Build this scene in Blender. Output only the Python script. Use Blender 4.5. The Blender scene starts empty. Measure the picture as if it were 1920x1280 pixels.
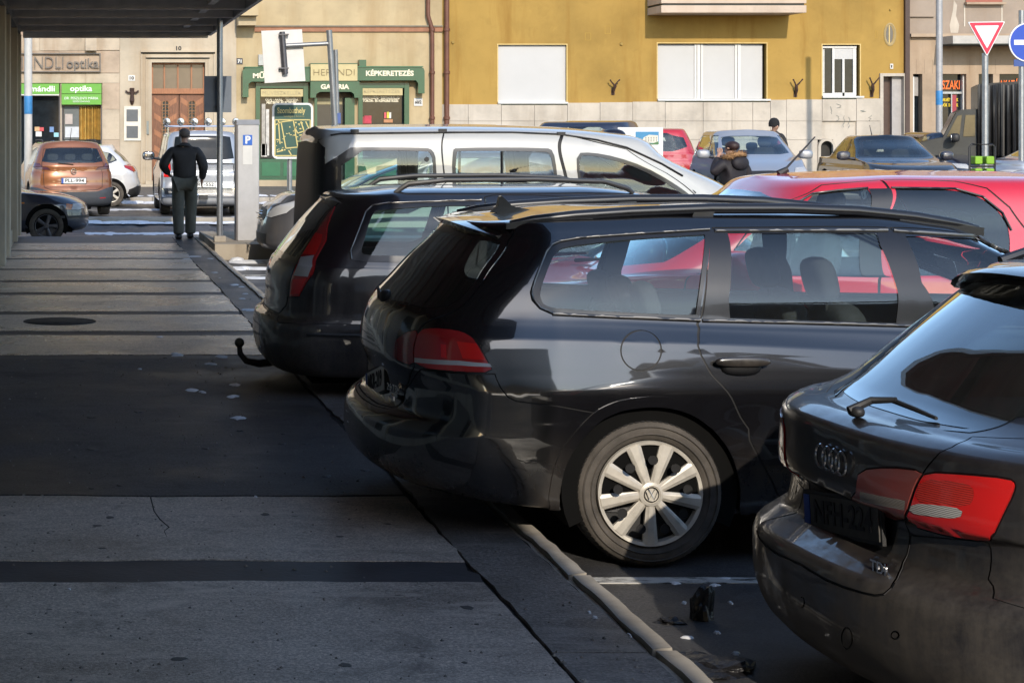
import bpy, bmesh, math, random
import numpy as np
from mathutils import Vector, Matrix
from mathutils.geometry import delaunay_2d_cdt

# ------------------------------------------------------------------ camera, sky, sun, exposure
scene = bpy.context.scene
COL = scene.collection
F_PX, VPX, VPY, CAMZ = 3600.0, 139.0, 243.0, 1.86      # focal length and principal point in photo pixels (1920 x 1280)
cam_data = bpy.data.cameras.new('camera')
cam = bpy.data.objects.new('camera', cam_data); COL.objects.link(cam)
cam.location = (0, 0, CAMZ); cam.rotation_euler = (math.radians(90), 0, 0)
cam_data.sensor_width = 36.0; cam_data.lens = F_PX / 1920 * 36.0
cam_data.shift_x = (960 - VPX) / 1920; cam_data.shift_y = -(640 - VPY) / 1920
cam_data.clip_start = 0.05; cam_data.clip_end = 600
cam_data.dof.use_dof = False
scene.camera = cam

SUN_EL, SUN_AZ = math.radians(27.0), math.radians(3.0)     # behind the camera, a little to the right
world = bpy.data.worlds.new('World'); scene.world = world; world.use_nodes = True
wn = world.node_tree.nodes; wn.clear()
sky = wn.new('ShaderNodeTexSky'); sky.sky_type = 'NISHITA'; sky.sun_disc = False
sky.sun_elevation = SUN_EL; sky.sun_rotation = math.radians(180) - SUN_AZ
sky.air_density = 1.0; sky.dust_density = 0.45; sky.ozone_density = 1.5
bg = wn.new('ShaderNodeBackground'); bg.inputs[1].default_value = 0.15
wo = wn.new('ShaderNodeOutputWorld')
world.node_tree.links.new(sky.outputs[0], bg.inputs[0]); world.node_tree.links.new(bg.outputs[0], wo.inputs[0])
sd = bpy.data.lights.new('sun', 'SUN'); sd.energy = 2.0; sd.angle = math.radians(0.53); sd.color = (1.0, 0.90, 0.76)
sun = bpy.data.objects.new('sun', sd); COL.objects.link(sun)
SUN_DIR = Vector((-math.sin(SUN_AZ) * math.cos(SUN_EL), math.cos(SUN_AZ) * math.cos(SUN_EL), -math.sin(SUN_EL)))
sun.rotation_euler = SUN_DIR.to_track_quat('-Z', 'Y').to_euler(); sun.location = (4, -20, 20)
scene.view_settings.view_transform = 'Standard'; scene.view_settings.look = 'None'
scene.view_settings.exposure = 0.95; scene.view_settings.gamma = 1.0
scene.render.engine = 'CYCLES'
scene.cycles.max_bounces = 10; scene.cycles.transparent_max_bounces = 24; scene.cycles.caustics_reflective = False; scene.cycles.caustics_refractive = False

random.seed(7); RNG = np.random.default_rng(7)

def at(px, py, D):                 # the point at depth D (metres) seen at photo pixel (px, py)
    return ((px - VPX) * D / F_PX, D, CAMZ - (py - VPY) * D / F_PX)
def PX(px, D): return (px - VPX) * D / F_PX
def PZ(py, D): return CAMZ - (py - VPY) * D / F_PX

# ------------------------------------------------------------------ materials
MATS = {}
def _nt(name):
    m = bpy.data.materials.new(name); m.use_nodes = True
    nt = m.node_tree; b = nt.nodes['Principled BSDF']
    return m, nt, b
def _noise(nt, scale, detail=4, rough=0.55, coord='Object', stretch=None, dist=0.0):
    tc = nt.nodes.new('ShaderNodeTexCoord'); src = tc.outputs[coord]
    if coord == 'World':
        pass
    if stretch:
        mp = nt.nodes.new('ShaderNodeMapping'); mp.inputs['Scale'].default_value = stretch
        nt.links.new(src, mp.inputs[0]); src = mp.outputs[0]
    n = nt.nodes.new('ShaderNodeTexNoise'); n.inputs['Scale'].default_value = scale
    n.inputs['Detail'].default_value = detail; n.inputs['Roughness'].default_value = rough; n.inputs['Distortion'].default_value = dist
    nt.links.new(src, n.inputs['Vector']); return n.outputs['Fac']
def _ramp(nt, fac, stops):
    r = nt.nodes.new('ShaderNodeValToRGB'); e = r.color_ramp.elements
    e[0].position, e[0].color = stops[0][0], (*stops[0][1], 1)
    e[1].position, e[1].color = stops[-1][0], (*stops[-1][1], 1)
    for p, c in stops[1:-1]:
        x = e.new(p); x.color = (*c, 1)
    nt.links.new(fac, r.inputs[0]); return r.outputs[0]
def _mix(nt, fac, a, b, mode='MIX'):
    m = nt.nodes.new('ShaderNodeMix'); m.data_type = 'RGBA'; m.blend_type = mode
    for sock, v in ((m.inputs[0], fac), (m.inputs[6], a), (m.inputs[7], b)):
        if isinstance(v, (int, float)): sock.default_value = v
        elif isinstance(v, tuple): sock.default_value = (*v, 1)
        else: nt.links.new(v, sock)
    return m.outputs[2]
def _math(nt, op, a, b=None, clamp=False):
    m = nt.nodes.new('ShaderNodeMath'); m.operation = op; m.use_clamp = clamp
    for i, v in enumerate((a, b)):
        if v is None: continue
        if isinstance(v, (int, float)): m.inputs[i].default_value = v
        else: nt.links.new(v, m.inputs[i])
    return m.outputs[0]
def _bump(nt, b, h, strength, dist=0.01):
    bp = nt.nodes.new('ShaderNodeBump'); bp.inputs['Strength'].default_value = strength; bp.inputs['Distance'].default_value = dist
    nt.links.new(h, bp.inputs['Height']); nt.links.new(bp.outputs[0], b.inputs['Normal'])

def plain(name, col, rough=0.6, metal=0.0, var=0.12, scale=6.0, bump=0.0, bscale=60.0, coat=0.0, spec=0.5, stretch=None, rvar=0.0):
    if name in MATS: return MATS[name]
    m, nt, b = _nt(name)
    n = _noise(nt, scale, 5, 0.6, stretch=stretch)
    lo = tuple(c * (1 - var) for c in col); hi = tuple(min(1, c * (1 + var)) for c in col)
    nt.links.new(_ramp(nt, n, [(0.3, lo), (0.7, hi)]), b.inputs['Base Color'])
    b.inputs['Roughness'].default_value = rough; b.inputs['Metallic'].default_value = metal
    b.inputs['Coat Weight'].default_value = coat; b.inputs['Coat Roughness'].default_value = 0.05
    b.inputs['Specular IOR Level'].default_value = spec
    if rvar:
        nt.links.new(_ramp(nt, n, [(0.3, (rough - rvar,) * 3), (0.7, (rough + rvar,) * 3)]), b.inputs['Roughness'])
    if bump: _bump(nt, b, _noise(nt, bscale, 4), bump)
    MATS[name] = m; return m

def plaster(name, col, stain=(0.5, 0.45, 0.4), amount=0.35, sc=0.6):
    if name in MATS: return MATS[name]
    col = tuple(c * 0.82 for c in col)
    m, nt, b = _nt(name)
    big = _noise(nt, sc, 8, 0.62); streak = _noise(nt, 1.6, 6, 0.6, stretch=(1.0, 1.0, 0.12)); fine = _noise(nt, 14, 6, 0.7)
    c = _ramp(nt, big, [(0.28, tuple(x * 0.74 for x in col)), (0.5, col), (0.72, tuple(min(1, x * 1.16) for x in col))])
    mid = _noise(nt, sc * 5, 7, 0.68, dist=0.5)
    c = _mix(nt, _math(nt, 'MULTIPLY', _math(nt, 'SUBTRACT', mid, 0.56, True), 2.6, True), c, tuple(x * 0.72 for x in col))
    c = _mix(nt, _math(nt, 'MULTIPLY', _math(nt, 'SUBTRACT', 0.42, mid, True), 2.2, True), c, tuple(min(1, x * 1.22) for x in col))
    c = _mix(nt, _math(nt, 'MULTIPLY', _math(nt, 'SUBTRACT', streak, 0.50, True), 5.0 * amount, True), c, tuple(col[i] * stain[i] for i in range(3)))
    c = _mix(nt, _math(nt, 'MULTIPLY', _math(nt, 'SUBTRACT', fine, 0.6, True), 1.6, True), c, tuple(x * 0.75 for x in col))
    nt.links.new(c, b.inputs['Base Color']); b.inputs['Roughness'].default_value = 0.9; b.inputs['Specular IOR Level'].default_value = 0.25
    _bump(nt, b, fine, 0.25, 0.01)
    MATS[name] = m; return m

def asphalt(name, col, rough=0.75, light=1.5, worn=0.5, wet=0.0, grain=70):
    if name in MATS: return MATS[name]
    m, nt, b = _nt(name)
    big = _noise(nt, 0.9, 7, 0.65); mid = _noise(nt, 5.0, 6, 0.6, stretch=(0.35, 1.6, 1)); fine = _noise(nt, grain, 3, 0.7); grit = _noise(nt, grain * 3.1, 2, 0.6)
    c = _ramp(nt, big, [(0.36, tuple(x * 0.58 for x in col)), (0.5, col), (0.66, tuple(x * light for x in col))])
    c = _mix(nt, _math(nt, 'MULTIPLY', _math(nt, 'SUBTRACT', mid, 0.5, True), 2.2 * worn, True), c, tuple(x * light * 1.1 for x in col))
    c = _mix(nt, _math(nt, 'MULTIPLY', _math(nt, 'SUBTRACT', 0.44, mid, True), 3.5 * worn, True), c, tuple(x * 0.45 for x in col))
    c = _mix(nt, 0.7, c, _ramp(nt, fine, [(0.34, (0.42,) * 3), (0.5, (0.92,) * 3), (0.66, (1.9,) * 3)]), 'MULTIPLY')
    blot = _noise(nt, 2.3, 9, 0.72, dist=0.6); spots = _noise(nt, 21, 3, 0.5); pale = _noise(nt, 3.7, 8, 0.7, stretch=(0.5, 1.7, 1), dist=0.4)
    c = _mix(nt, _math(nt, 'MULTIPLY', _math(nt, 'SUBTRACT', blot, 0.515, True), 11.0 * worn, True), c, tuple(x * 0.48 for x in col))
    c = _mix(nt, _math(nt, 'MULTIPLY', _math(nt, 'SUBTRACT', pale, 0.535, True), 10.0 * worn, True), c, tuple(min(0.7, x * 1.6) for x in col))
    vo = nt.nodes.new('ShaderNodeTexVoronoi'); vo.inputs['Scale'].default_value = grain * 1.1; tc_ = nt.nodes.new('ShaderNodeTexCoord'); nt.links.new(tc_.outputs['Object'], vo.inputs['Vector'])
    st_ = _math(nt, 'MULTIPLY', _math(nt, 'SUBTRACT', 0.30, vo.outputs['Distance'], True), 2.4, True)
    c = _mix(nt, st_, c, tuple(min(0.8, x * 2.0) for x in col))
    c = _mix(nt, _math(nt, 'MULTIPLY', _math(nt, 'SUBTRACT', spots, 0.68, True), 12.0, True), c, tuple(x * 0.25 for x in col))
    nt.links.new(c, b.inputs['Base Color'])
    nt.links.new(_ramp(nt, big, [(0.35, (max(0.08, rough - 0.22 - wet),) * 3), (0.65, (rough,) * 3)]), b.inputs['Roughness'])
    b.inputs['Specular IOR Level'].default_value = 0.5
    h = _math(nt, 'ADD', fine, _math(nt, 'MULTIPLY', grit, 0.5)); _bump(nt, b, h, 0.55, 0.006)
    MATS[name] = m; return m

def paint(name, col, dirt=0.3, dirtcol=(0.16, 0.135, 0.11), rough=0.3, zlo=0.15, zhi=0.9, metal=0.0, flake=0.0, dust=0.05):
    if name in MATS: return MATS[name]
    m, nt, b = _nt(name)
    tc = nt.nodes.new('ShaderNodeTexCoord'); sp = nt.nodes.new('ShaderNodeSeparateXYZ'); nt.links.new(tc.outputs['Object'], sp.inputs[0])
    n1 = _noise(nt, 3.0, 8, 0.65); n2 = _noise(nt, 5.0, 7, 0.7, stretch=(2.5, 2.5, 0.35)); n3 = _noise(nt, 60, 5, 0.75)
    hgt = nt.nodes.new('ShaderNodeMapRange'); nt.links.new(sp.outputs[2], hgt.inputs[0])
    hgt.inputs[1].default_value = zlo; hgt.inputs[2].default_value = zhi; hgt.inputs[3].default_value = 1.0; hgt.inputs[4].default_value = 0.0
    mask = _math(nt, 'ADD', _math(nt, 'MULTIPLY', n1, 0.9), _math(nt, 'MULTIPLY', n2, 0.7))
    mask = _math(nt, 'SUBTRACT', mask, 0.72)
    mask = _math(nt, 'ADD', mask, _math(nt, 'MULTIPLY', n3, 0.35))
    mask = _math(nt, 'MULTIPLY', mask, _math(nt, 'ADD', _math(nt, 'MULTIPLY', hgt.outputs[0], dirt * 3.0), dust), True)
    mask = _math(nt, 'MULTIPLY', mask, 1.0, True)
    nt.links.new(_mix(nt, mask, col, dirtcol), b.inputs['Base Color'])
    b.inputs['Metallic'].default_value = metal
    nt.links.new(_math(nt, 'ADD', rough, _math(nt, 'MULTIPLY', mask, 0.5), True), b.inputs['Roughness'])
    inv = _math(nt, 'SUBTRACT', 1.0, _math(nt, 'MULTIPLY', mask, 1.6, True), True)
    nt.links.new(inv, b.inputs['Coat Weight']); b.inputs['Coat Roughness'].default_value = 0.03; b.inputs['Coat IOR'].default_value = 1.75
    # painted outside, dull trim on the inside of the sheet metal
    out = nt.nodes['Material Output']; geo = nt.nodes.new('ShaderNodeNewGeometry')
    d = nt.nodes.new('ShaderNodeBsdfDiffuse'); d.inputs[0].default_value = (0.09, 0.09, 0.095, 1)
    mx = nt.nodes.new('ShaderNodeMixShader'); nt.links.new(geo.outputs['Backfacing'], mx.inputs[0])
    nt.links.new(b.outputs[0], mx.inputs[1]); nt.links.new(d.outputs[0], mx.inputs[2]); nt.links.new(mx.outputs[0], out.inputs[0])
    MATS[name] = m; return m

def glass(name, tint=(0.86, 0.96, 0.95), dirt=0.025, ior=1.5, gcol=(0.25, 0.25, 0.23)):
    if name in MATS: return MATS[name]
    m = bpy.data.materials.new(name); m.use_nodes = True; nt = m.node_tree; nt.nodes.clear()
    out = nt.nodes.new('ShaderNodeOutputMaterial')
    tr = nt.nodes.new('ShaderNodeBsdfTransparent'); tr.inputs[0].default_value = (*tint, 1)
    gl = nt.nodes.new('ShaderNodeBsdfGlossy'); gl.inputs['Roughness'].default_value = 0.015; gl.inputs[0].default_value = (0.9, 0.97, 1, 1)
    fr = nt.nodes.new('ShaderNodeFresnel'); fr.inputs[0].default_value = ior
    f2 = _math(nt, 'MULTIPLY', fr.outputs[0], 2.0, True)
    mx = nt.nodes.new('ShaderNodeMixShader'); nt.links.new(f2, mx.inputs[0]); nt.links.new(tr.outputs[0], mx.inputs[1]); nt.links.new(gl.outputs[0], mx.inputs[2])
    df = nt.nodes.new('ShaderNodeBsdfDiffuse'); df.inputs[0].default_value = (*gcol, 1)
    n = _noise(nt, 4.0, 8, 0.7, stretch=(1.5, 1.5, 0.6)); fac = _math(nt, 'MULTIPLY', n, dirt * 2.0, True)
    m2 = nt.nodes.new('ShaderNodeMixShader'); nt.links.new(fac, m2.inputs[0]); nt.links.new(mx.outputs[0], m2.inputs[1]); nt.links.new(df.outputs[0], m2.inputs[2])
    nt.links.new(m2.outputs[0], out.inputs[0]); MATS[name] = m; return m

def lens(name, col, rough=0.12, ribs=40.0, dirt=0.15, stretch=(1, 1, 1)):
    if name in MATS: return MATS[name]
    m, nt, b = _nt(name)
    n = _noise(nt, 5, 6, 0.7)
    nt.links.new(_mix(nt, _math(nt, 'MULTIPLY', n, dirt * 1.5, True), col, (0.16, 0.13, 0.11)), b.inputs['Base Color'])
    b.inputs['Roughness'].default_value = rough; b.inputs['Coat Weight'].default_value = 1.0; b.inputs['Coat Roughness'].default_value = 0.03
    b.inputs['Specular IOR Level'].default_value = 0.6
    if ribs:
        tc = nt.nodes.new('ShaderNodeTexCoord'); w = nt.nodes.new('ShaderNodeTexWave'); w.inputs['Scale'].default_value = ribs
        w.bands_direction = 'Z'; nt.links.new(tc.outputs['Object'], w.inputs[0]); bp = nt.nodes.new('ShaderNodeBump'); bp.inputs['Strength'].default_value = 0.5; bp.inputs['Distance'].default_value = 0.004
        nt.links.new(w.outputs['Fac'], bp.inputs['Height']); nt.links.new(bp.outputs[0], b.inputs['Normal'])
    MATS[name] = m; return m

# ------------------------------------------------------------------ mesh helpers
class MB:
    def __init__(s): s.v = []; s.f = []
    def add(s, vs, fs):
        o = len(s.v); s.v += [tuple(map(float, p)) for p in vs]; s.f += [tuple(i + o for i in q) for q in fs]; return s
    def box(s, x0, x1, y0, y1, z0, z1, bev=0.0):
        if bev <= 0:
            vs = [(x, y, z) for z in (z0, z1) for y in (y0, y1) for x in (x0, x1)]
            return s.add(vs, [(0, 2, 3, 1), (4, 5, 7, 6), (0, 1, 5, 4), (2, 6, 7, 3), (0, 4, 6, 2), (1, 3, 7, 5)])
        bm = bmesh.new(); bmesh.ops.create_cube(bm, size=1.0)
        for v in bm.verts: v.co = ((x0 + x1) / 2 + v.co.x * (x1 - x0), (y0 + y1) / 2 + v.co.y * (y1 - y0), (z0 + z1) / 2 + v.co.z * (z1 - z0))
        bmesh.ops.bevel(bm, geom=list(bm.edges), offset=bev, segments=2, profile=0.5, affect='EDGES')
        bm.verts.index_update(); s.add([v.co[:] for v in bm.verts], [[v.index for v in f.verts] for f in bm.faces]); bm.free(); return s
    def tube(s, pts, r, n=8, caps=True):
        P = [Vector(p) for p in pts]; R = r if isinstance(r, (list, tuple)) else [r] * len(P)
        vs = []; ref = None
        for i, p in enumerate(P):
            t = (P[min(i + 1, len(P) - 1)] - P[max(i - 1, 0)]); t.normalize()
            if ref is None: ref = Vector((0, 0, 1)) if abs(t.z) < 0.9 else Vector((1, 0, 0))
            a = t.cross(ref); a.normalize(); b = t.cross(a); b.normalize(); ref = -b if False else ref
            for k in range(n):
                an = 2 * math.pi * k / n; vs.append(p + a * (R[i] * math.cos(an)) + b * (R[i] * math.sin(an)))
        fs = [(i * n + k, i * n + (k + 1) % n, (i + 1) * n + (k + 1) % n, (i + 1) * n + k) for i in range(len(P) - 1) for k in range(n)]
        if caps: fs += [tuple(range(n))[::-1], tuple(range((len(P) - 1) * n, len(P) * n))]
        return s.add(vs, fs)
    def lathe(s, prof, c=(0, 0, 0), axis='z', n=32, a0=0.0, a1=2 * math.pi):
        full = abs(a1 - a0 - 2 * math.pi) < 1e-6; m = n if full else n + 1; vs = []
        for k in range(m):
            a = a0 + (a1 - a0) * k / n
            for (r, h) in prof:
                p = (r * math.cos(a), r * math.sin(a), h) if axis == 'z' else (r * math.cos(a), h, r * math.sin(a)) if axis == 'y' else (h, r * math.cos(a), r * math.sin(a))
                vs.append((c[0] + p[0], c[1] + p[1], c[2] + p[2]))
        L = len(prof); fs = []
        for k in range(n):
            k2 = (k + 1) % m
            for j in range(L - 1): fs.append((k * L + j, k2 * L + j, k2 * L + j + 1, k * L + j + 1))
        return s.add(vs, fs)
    def prism(s, poly, h0, h1, axis='y'):     # polygon in the plane across the axis, extruded from h0 to h1
        n = len(poly)
        def P(a, b, h): return (a, h, b) if axis == 'y' else (h, a, b) if axis == 'x' else (a, b, h)
        vs = [P(a, b, h0) for a, b in poly] + [P(a, b, h1) for a, b in poly]
        return s.add(vs, [tuple(range(n)), tuple(range(2 * n - 1, n - 1, -1))] + [(i, i + n, (i + 1) % n + n, (i + 1) % n) for i in range(n)])
    def sup(s, c, r, e=0.45, nu=16, nv=10, rot=None):    # rounded block (superellipsoid)
        sg = lambda x, p: math.copysign(abs(x) ** p, x)
        vs = []
        for j in range(nv + 1):
            ph = -math.pi / 2 + math.pi * j / nv
            for i in range(nu):
                th = 2 * math.pi * i / nu
                p = Vector((r[0] * sg(math.cos(ph), e) * sg(math.cos(th), e), r[1] * sg(math.cos(ph), e) * sg(math.sin(th), e), r[2] * sg(math.sin(ph), e)))
                if rot: p = rot @ p
                vs.append((c[0] + p.x, c[1] + p.y, c[2] + p.z))
        return s.add(vs, [(j * nu + i, j * nu + (i + 1) % nu, (j + 1) * nu + (i + 1) % nu, (j + 1) * nu + i) for j in range(nv) for i in range(nu)])
    def xf(s, M):
        s.v = [tuple(M @ Vector(p)) for p in s.v]; return s
    def build(s, name, mat, parent=None, smooth=False, angle=40):
        me = bpy.data.meshes.new(name); me.from_pydata(s.v, [], s.f); me.validate()
        bm = bmesh.new(); bm.from_mesh(me); bmesh.ops.recalc_face_normals(bm, faces=bm.faces); bm.to_mesh(me); bm.free()
        me.materials.append(mat)
        if smooth:
            me.polygons.foreach_set('use_smooth', [True] * len(me.polygons))
            try: me.set_sharp_from_angle(angle=math.radians(angle))
            except Exception: pass
        o = bpy.data.objects.new(name, me); COL.objects.link(o)
        if parent: o.parent = parent
        return o

def empty(name, loc=(0, 0, 0), rz=0.0, label=None, cat=None, group=None):
    o = bpy.data.objects.new(name, None); COL.objects.link(o); o.location = loc; o.rotation_euler = (0, 0, rz); o.empty_display_size = 0.2
    if label: tag(o, label, cat, group)
    return o
def tag(o, label, cat, group=None):
    o['label'] = label; o['category'] = cat
    if group: o['group'] = group
    return o
def struct(o, kind='structure', label=None):
    o['kind'] = kind
    if label: o['label'] = label
    return o
def text(body, name, mat, parent, loc, size, width=None, depth=0.01, align='CENTER', rot=(math.radians(90), 0, 0), bold=0.0, shear=0.0):
    cu = bpy.data.curves.new('lettering', 'FONT'); cu.body = body; cu.size = size; cu.align_x = align; cu.align_y = 'CENTER'
    cu.extrude = depth; cu.offset = bold; cu.shear = shear; cu.resolution_u = 3
    t = bpy.data.objects.new('lettering', cu); COL.objects.link(t)
    dg = bpy.context.evaluated_depsgraph_get(); me = bpy.data.meshes.new_from_object(t.evaluated_get(dg))
    bpy.data.objects.remove(t); bpy.data.curves.remove(cu)
    if width and len(me.vertices):
        xs = [v.co.x for v in me.vertices]; k = width / max(1e-4, max(xs) - min(xs)); cx = (max(xs) + min(xs)) / 2 if align == 'CENTER' else 0
        for v in me.vertices: v.co.x = (v.co.x - cx) * k
    me.materials.clear(); me.materials.append(mat)
    o = bpy.data.objects.new(name, me); COL.objects.link(o); o.location = loc; o.rotation_euler = rot
    if parent: o.parent = parent
    return o
def copy_tree(o, parent=None):
    c = o.copy(); COL.objects.link(c)
    if parent: c.parent = parent
    for ch in list(o.children): copy_tree(ch, c)
    return c
def arc(cx, cz, rx, rz, a0, a1, n):
    return [(cx + rx * math.cos(math.radians(a0 + (a1 - a0) * i / n)), cz + rz * math.sin(math.radians(a0 + (a1 - a0) * i / n))) for i in range(n + 1)]
def rrect(x0, x1, z0, z1, r, n=5):
    return arc(x1 - r, z1 - r, r, r, 0, 90, n) + arc(x0 + r, z1 - r, r, r, 90, 180, n) + arc(x0 + r, z0 + r, r, r, 180, 270, n) + arc(x1 - r, z0 + r, r, r, 270, 360, n)
# ------------------------------------------------------------------ car body surfaces: rings of control points, cut into panels
TH = np.radians([0, 6, 16, 30, 46, 62, 77, 90.0])
def ring(xr, xf, w, z, ar=0.45, nr=3.2, af=0.6, nf=2.8, wt=None):
    y = np.sin(TH) ** (2 / nr) * w; x = xr + ar * (1 - np.maximum(np.cos(TH), 0) ** (2 / nr))
    y2 = np.sin(TH[::-1]) ** (2 / nf) * w; x2 = xf - af * (1 - np.maximum(np.cos(TH[::-1]), 0) ** (2 / nf))
    xs = np.linspace(xr + ar, xf - af, 8)[1:-1]
    X = np.concatenate([x, xs, x2]); Y = np.concatenate([y, np.full(6, w), y2])
    if wt is not None: Y = Y * np.interp(X, [a for a, b in wt], [b for a, b in wt])
    Z = np.full(len(X), float(z)) if isinstance(z, (int, float)) else np.interp(X, [a for a, b in z], [b for a, b in z])
    return np.stack([X, Y, Z], 1)

def _herm(t):
    return (2 * t**3 - 3 * t**2 + 1, t**3 - 2 * t**2 + t, -2 * t**3 + 3 * t**2, t**3 - t**2)
class Shell:
    def __init__(s, rings, Mw, near):
        s.C = np.array(rings); s.Mw = np.array(Mw); s.near = near
        K, M, _ = s.C.shape
        s.ku = np.concatenate([[0], np.cumsum(np.linalg.norm(np.diff(s.C, axis=1), axis=2).mean(0))])
        s.kv = np.concatenate([[0], np.cumsum(np.maximum(0.004, np.linalg.norm(np.diff(s.C, axis=0), axis=2)[:, 4:18].mean(1)))])
        s.um, s.vm = s.ku[-1], s.kv[-1]
        mir = np.array([1, -1, 1.0])
        Cp = np.concatenate([s.C[:, 1:2] * mir, s.C, s.C[:, -2:-1] * mir], 1)
        kk = np.concatenate([[-s.ku[1]], s.ku, [s.um + s.ku[-1] - s.ku[-2]]])
        h = np.diff(kk)[None, :, None]; d = np.diff(Cp, axis=1) / h
        s.Tu = (d[:, :-1] * h[:, 1:] + d[:, 1:] * h[:, :-1]) / (h[:, 1:] + h[:, :-1])
        U, V = np.meshgrid(np.linspace(0, s.um, 220), np.linspace(0, s.vm - 0.01, 130), indexing='ij')
        s.gs = np.stack([U.ravel(), V.ravel()], 1); s.gp, s.gn = s.pn(s.gs)
    def P(s, uv):
        u = np.clip(uv[:, 0], 0, s.um); v = np.clip(uv[:, 1], 0, s.vm)
        i = np.clip(np.searchsorted(s.ku, u, 'right') - 1, 0, len(s.ku) - 2); h = s.ku[i + 1] - s.ku[i]; t = (u - s.ku[i]) / h
        a, b, c, d = _herm(t)
        R = a[None, :, None] * s.C[:, i] + (b * h)[None, :, None] * s.Tu[:, i] + c[None, :, None] * s.C[:, i + 1] + (d * h)[None, :, None] * s.Tu[:, i + 1]   # K,N,3
        hv = np.diff(s.kv)[:, None, None]; dl = np.diff(R, axis=0) / hv
        m = np.zeros_like(R); w1 = 2 * hv[1:] + hv[:-1]; w2 = hv[1:] + 2 * hv[:-1]
        same = dl[:-1] * dl[1:] > 0
        with np.errstate(all='ignore'):
            hm = (w1 + w2) / (w1 / dl[:-1] + w2 / dl[1:])
        lin = (dl[:-1] * hv[1:] + dl[1:] * hv[:-1]) / (hv[1:] + hv[:-1])
        m[1:-1] = np.where(same, hm, 0) * 0.75 + np.clip(lin, -5, 5) * 0.25
        m[0] = dl[0]; m[-1] = dl[-1] * np.array([0.0, 1, 0])[None, :] + 0
        j = np.clip(np.searchsorted(s.kv, v, 'right') - 1, 0, len(s.kv) - 2); n = np.arange(len(v)); hh = s.kv[j + 1] - s.kv[j]; t = (v - s.kv[j]) / hh
        a, b, c, d = _herm(t)
        return a[:, None] * R[j, n] + (b * hh)[:, None] * m[j, n] + c[:, None] * R[j + 1, n] + (d * hh)[:, None] * m[j + 1, n]
    def jac(s, uv):
        e = 2e-3; q = uv.copy(); q[:, 0] = np.clip(q[:, 0], 0, s.um); q[:, 1] = np.clip(q[:, 1], 0, s.vm - 0.012)
        a = q.copy(); b = q.copy(); a[:, 0] = np.clip(a[:, 0] - e, 0, s.um); b[:, 0] = np.clip(b[:, 0] + e, 0, s.um)
        Pu = (s.P(b) - s.P(a)) / (b[:, :1] - a[:, :1])
        a = q.copy(); b = q.copy(); a[:, 1] = np.clip(a[:, 1] - e, 0, s.vm); b[:, 1] = np.clip(b[:, 1] + e, 0, s.vm)
        Pv = (s.P(b) - s.P(a)) / (b[:, 1:] - a[:, 1:])
        return Pu, Pv
    def pn(s, uv):
        Pu, Pv = s.jac(uv); n = np.cross(Pv, Pu); n /= np.maximum(1e-9, np.linalg.norm(n, axis=1))[:, None]
        edge = uv[:, 0] < 1e-6; n[edge, 1] = 0
        edge = uv[:, 0] > s.um - 1e-6; n[edge, 1] = 0
        n /= np.maximum(1e-9, np.linalg.norm(n, axis=1))[:, None]
        return s.P(uv), n
    def world(s, p):
        q = p * np.array([1, s.near, 1.0]); return q @ s.Mw[:3, :3].T + s.Mw[:3, 3]
    def tgt(s, p, mode):
        if mode == 'img':
            w = s.world(p); return np.stack([VPX + F_PX * w[:, 0] / w[:, 1], VPY + F_PX * (CAMZ - w[:, 2]) / w[:, 1]], 1)
        return p[:, [0, 2]] if mode == 'side' else p[:, [1, 2]] if mode in ('rear', 'front') else p[:, [0, 1]]
    def inv(s, pts, mode):                    # photo pixels or side / rear / front / top view metres -> surface parameters
        pts = np.array(pts, float)
        if mode == 'img':
            w = s.world(s.gp); nw = (s.gn * np.array([1, s.near, 1.0])) @ s.Mw[:3, :3].T; view = w - np.array([0, 0, CAMZ]); ok = (nw * view).sum(1) < 0
        elif mode == 'side': ok = s.gn[:, 1] > 0.12
        elif mode == 'rear': ok = (s.gs[:, 0] < s.ku[7] + 0.3) & (s.gn[:, 0] < -0.05)
        elif mode == 'front': ok = (s.gs[:, 0] > s.ku[14] - 0.3) & (s.gn[:, 0] > 0.05)
        else: ok = s.gn[:, 2] > 0.3
        G = s.gs[ok]; T = s.tgt(s.gp[ok], mode)
        idx = [int(np.argmin(((T - q) ** 2).sum(1))) for q in pts]; uv = G[idx].copy()
        for _ in range(8):
            e = 1e-3; p0 = s.tgt(s.P(uv), mode)
            du = (s.tgt(s.P(uv + [e, 0]), mode) - s.tgt(s.P(uv - [e, 0]), mode)) / (2 * e); dv = (s.tgt(s.P(uv + [0, e]), mode) - s.tgt(s.P(uv - [0, e]), mode)) / (2 * e)
            r = pts - p0; det = du[:, 0] * dv[:, 1] - du[:, 1] * dv[:, 0]; det = np.where(np.abs(det) < 1e-9, 1e9, det)
            st = np.stack([(r[:, 0] * dv[:, 1] - r[:, 1] * dv[:, 0]) / det, (du[:, 0] * r[:, 1] - du[:, 1] * r[:, 0]) / det], 1)
            st = np.clip(st, -0.05, 0.05); uv = uv + st; uv[:, 0] = np.clip(uv[:, 0], 0, s.um); uv[:, 1] = np.clip(uv[:, 1], 0, s.vm - 0.012)
        bad = np.linalg.norm(s.tgt(s.P(uv), mode) - pts, axis=1) > (14 if mode == 'img' else 0.06)
        uv[bad] = G[np.array(idx)[bad]]
        return uv
    def pt(s, p2, mode, off=0.0):            # a point on the surface (local metres), pushed out by off, on the near half
        p, n = s.pn(s.inv([p2], mode)); return Vector((p[0] + n[0] * off) * np.array([1, s.near, 1.0]))

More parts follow.
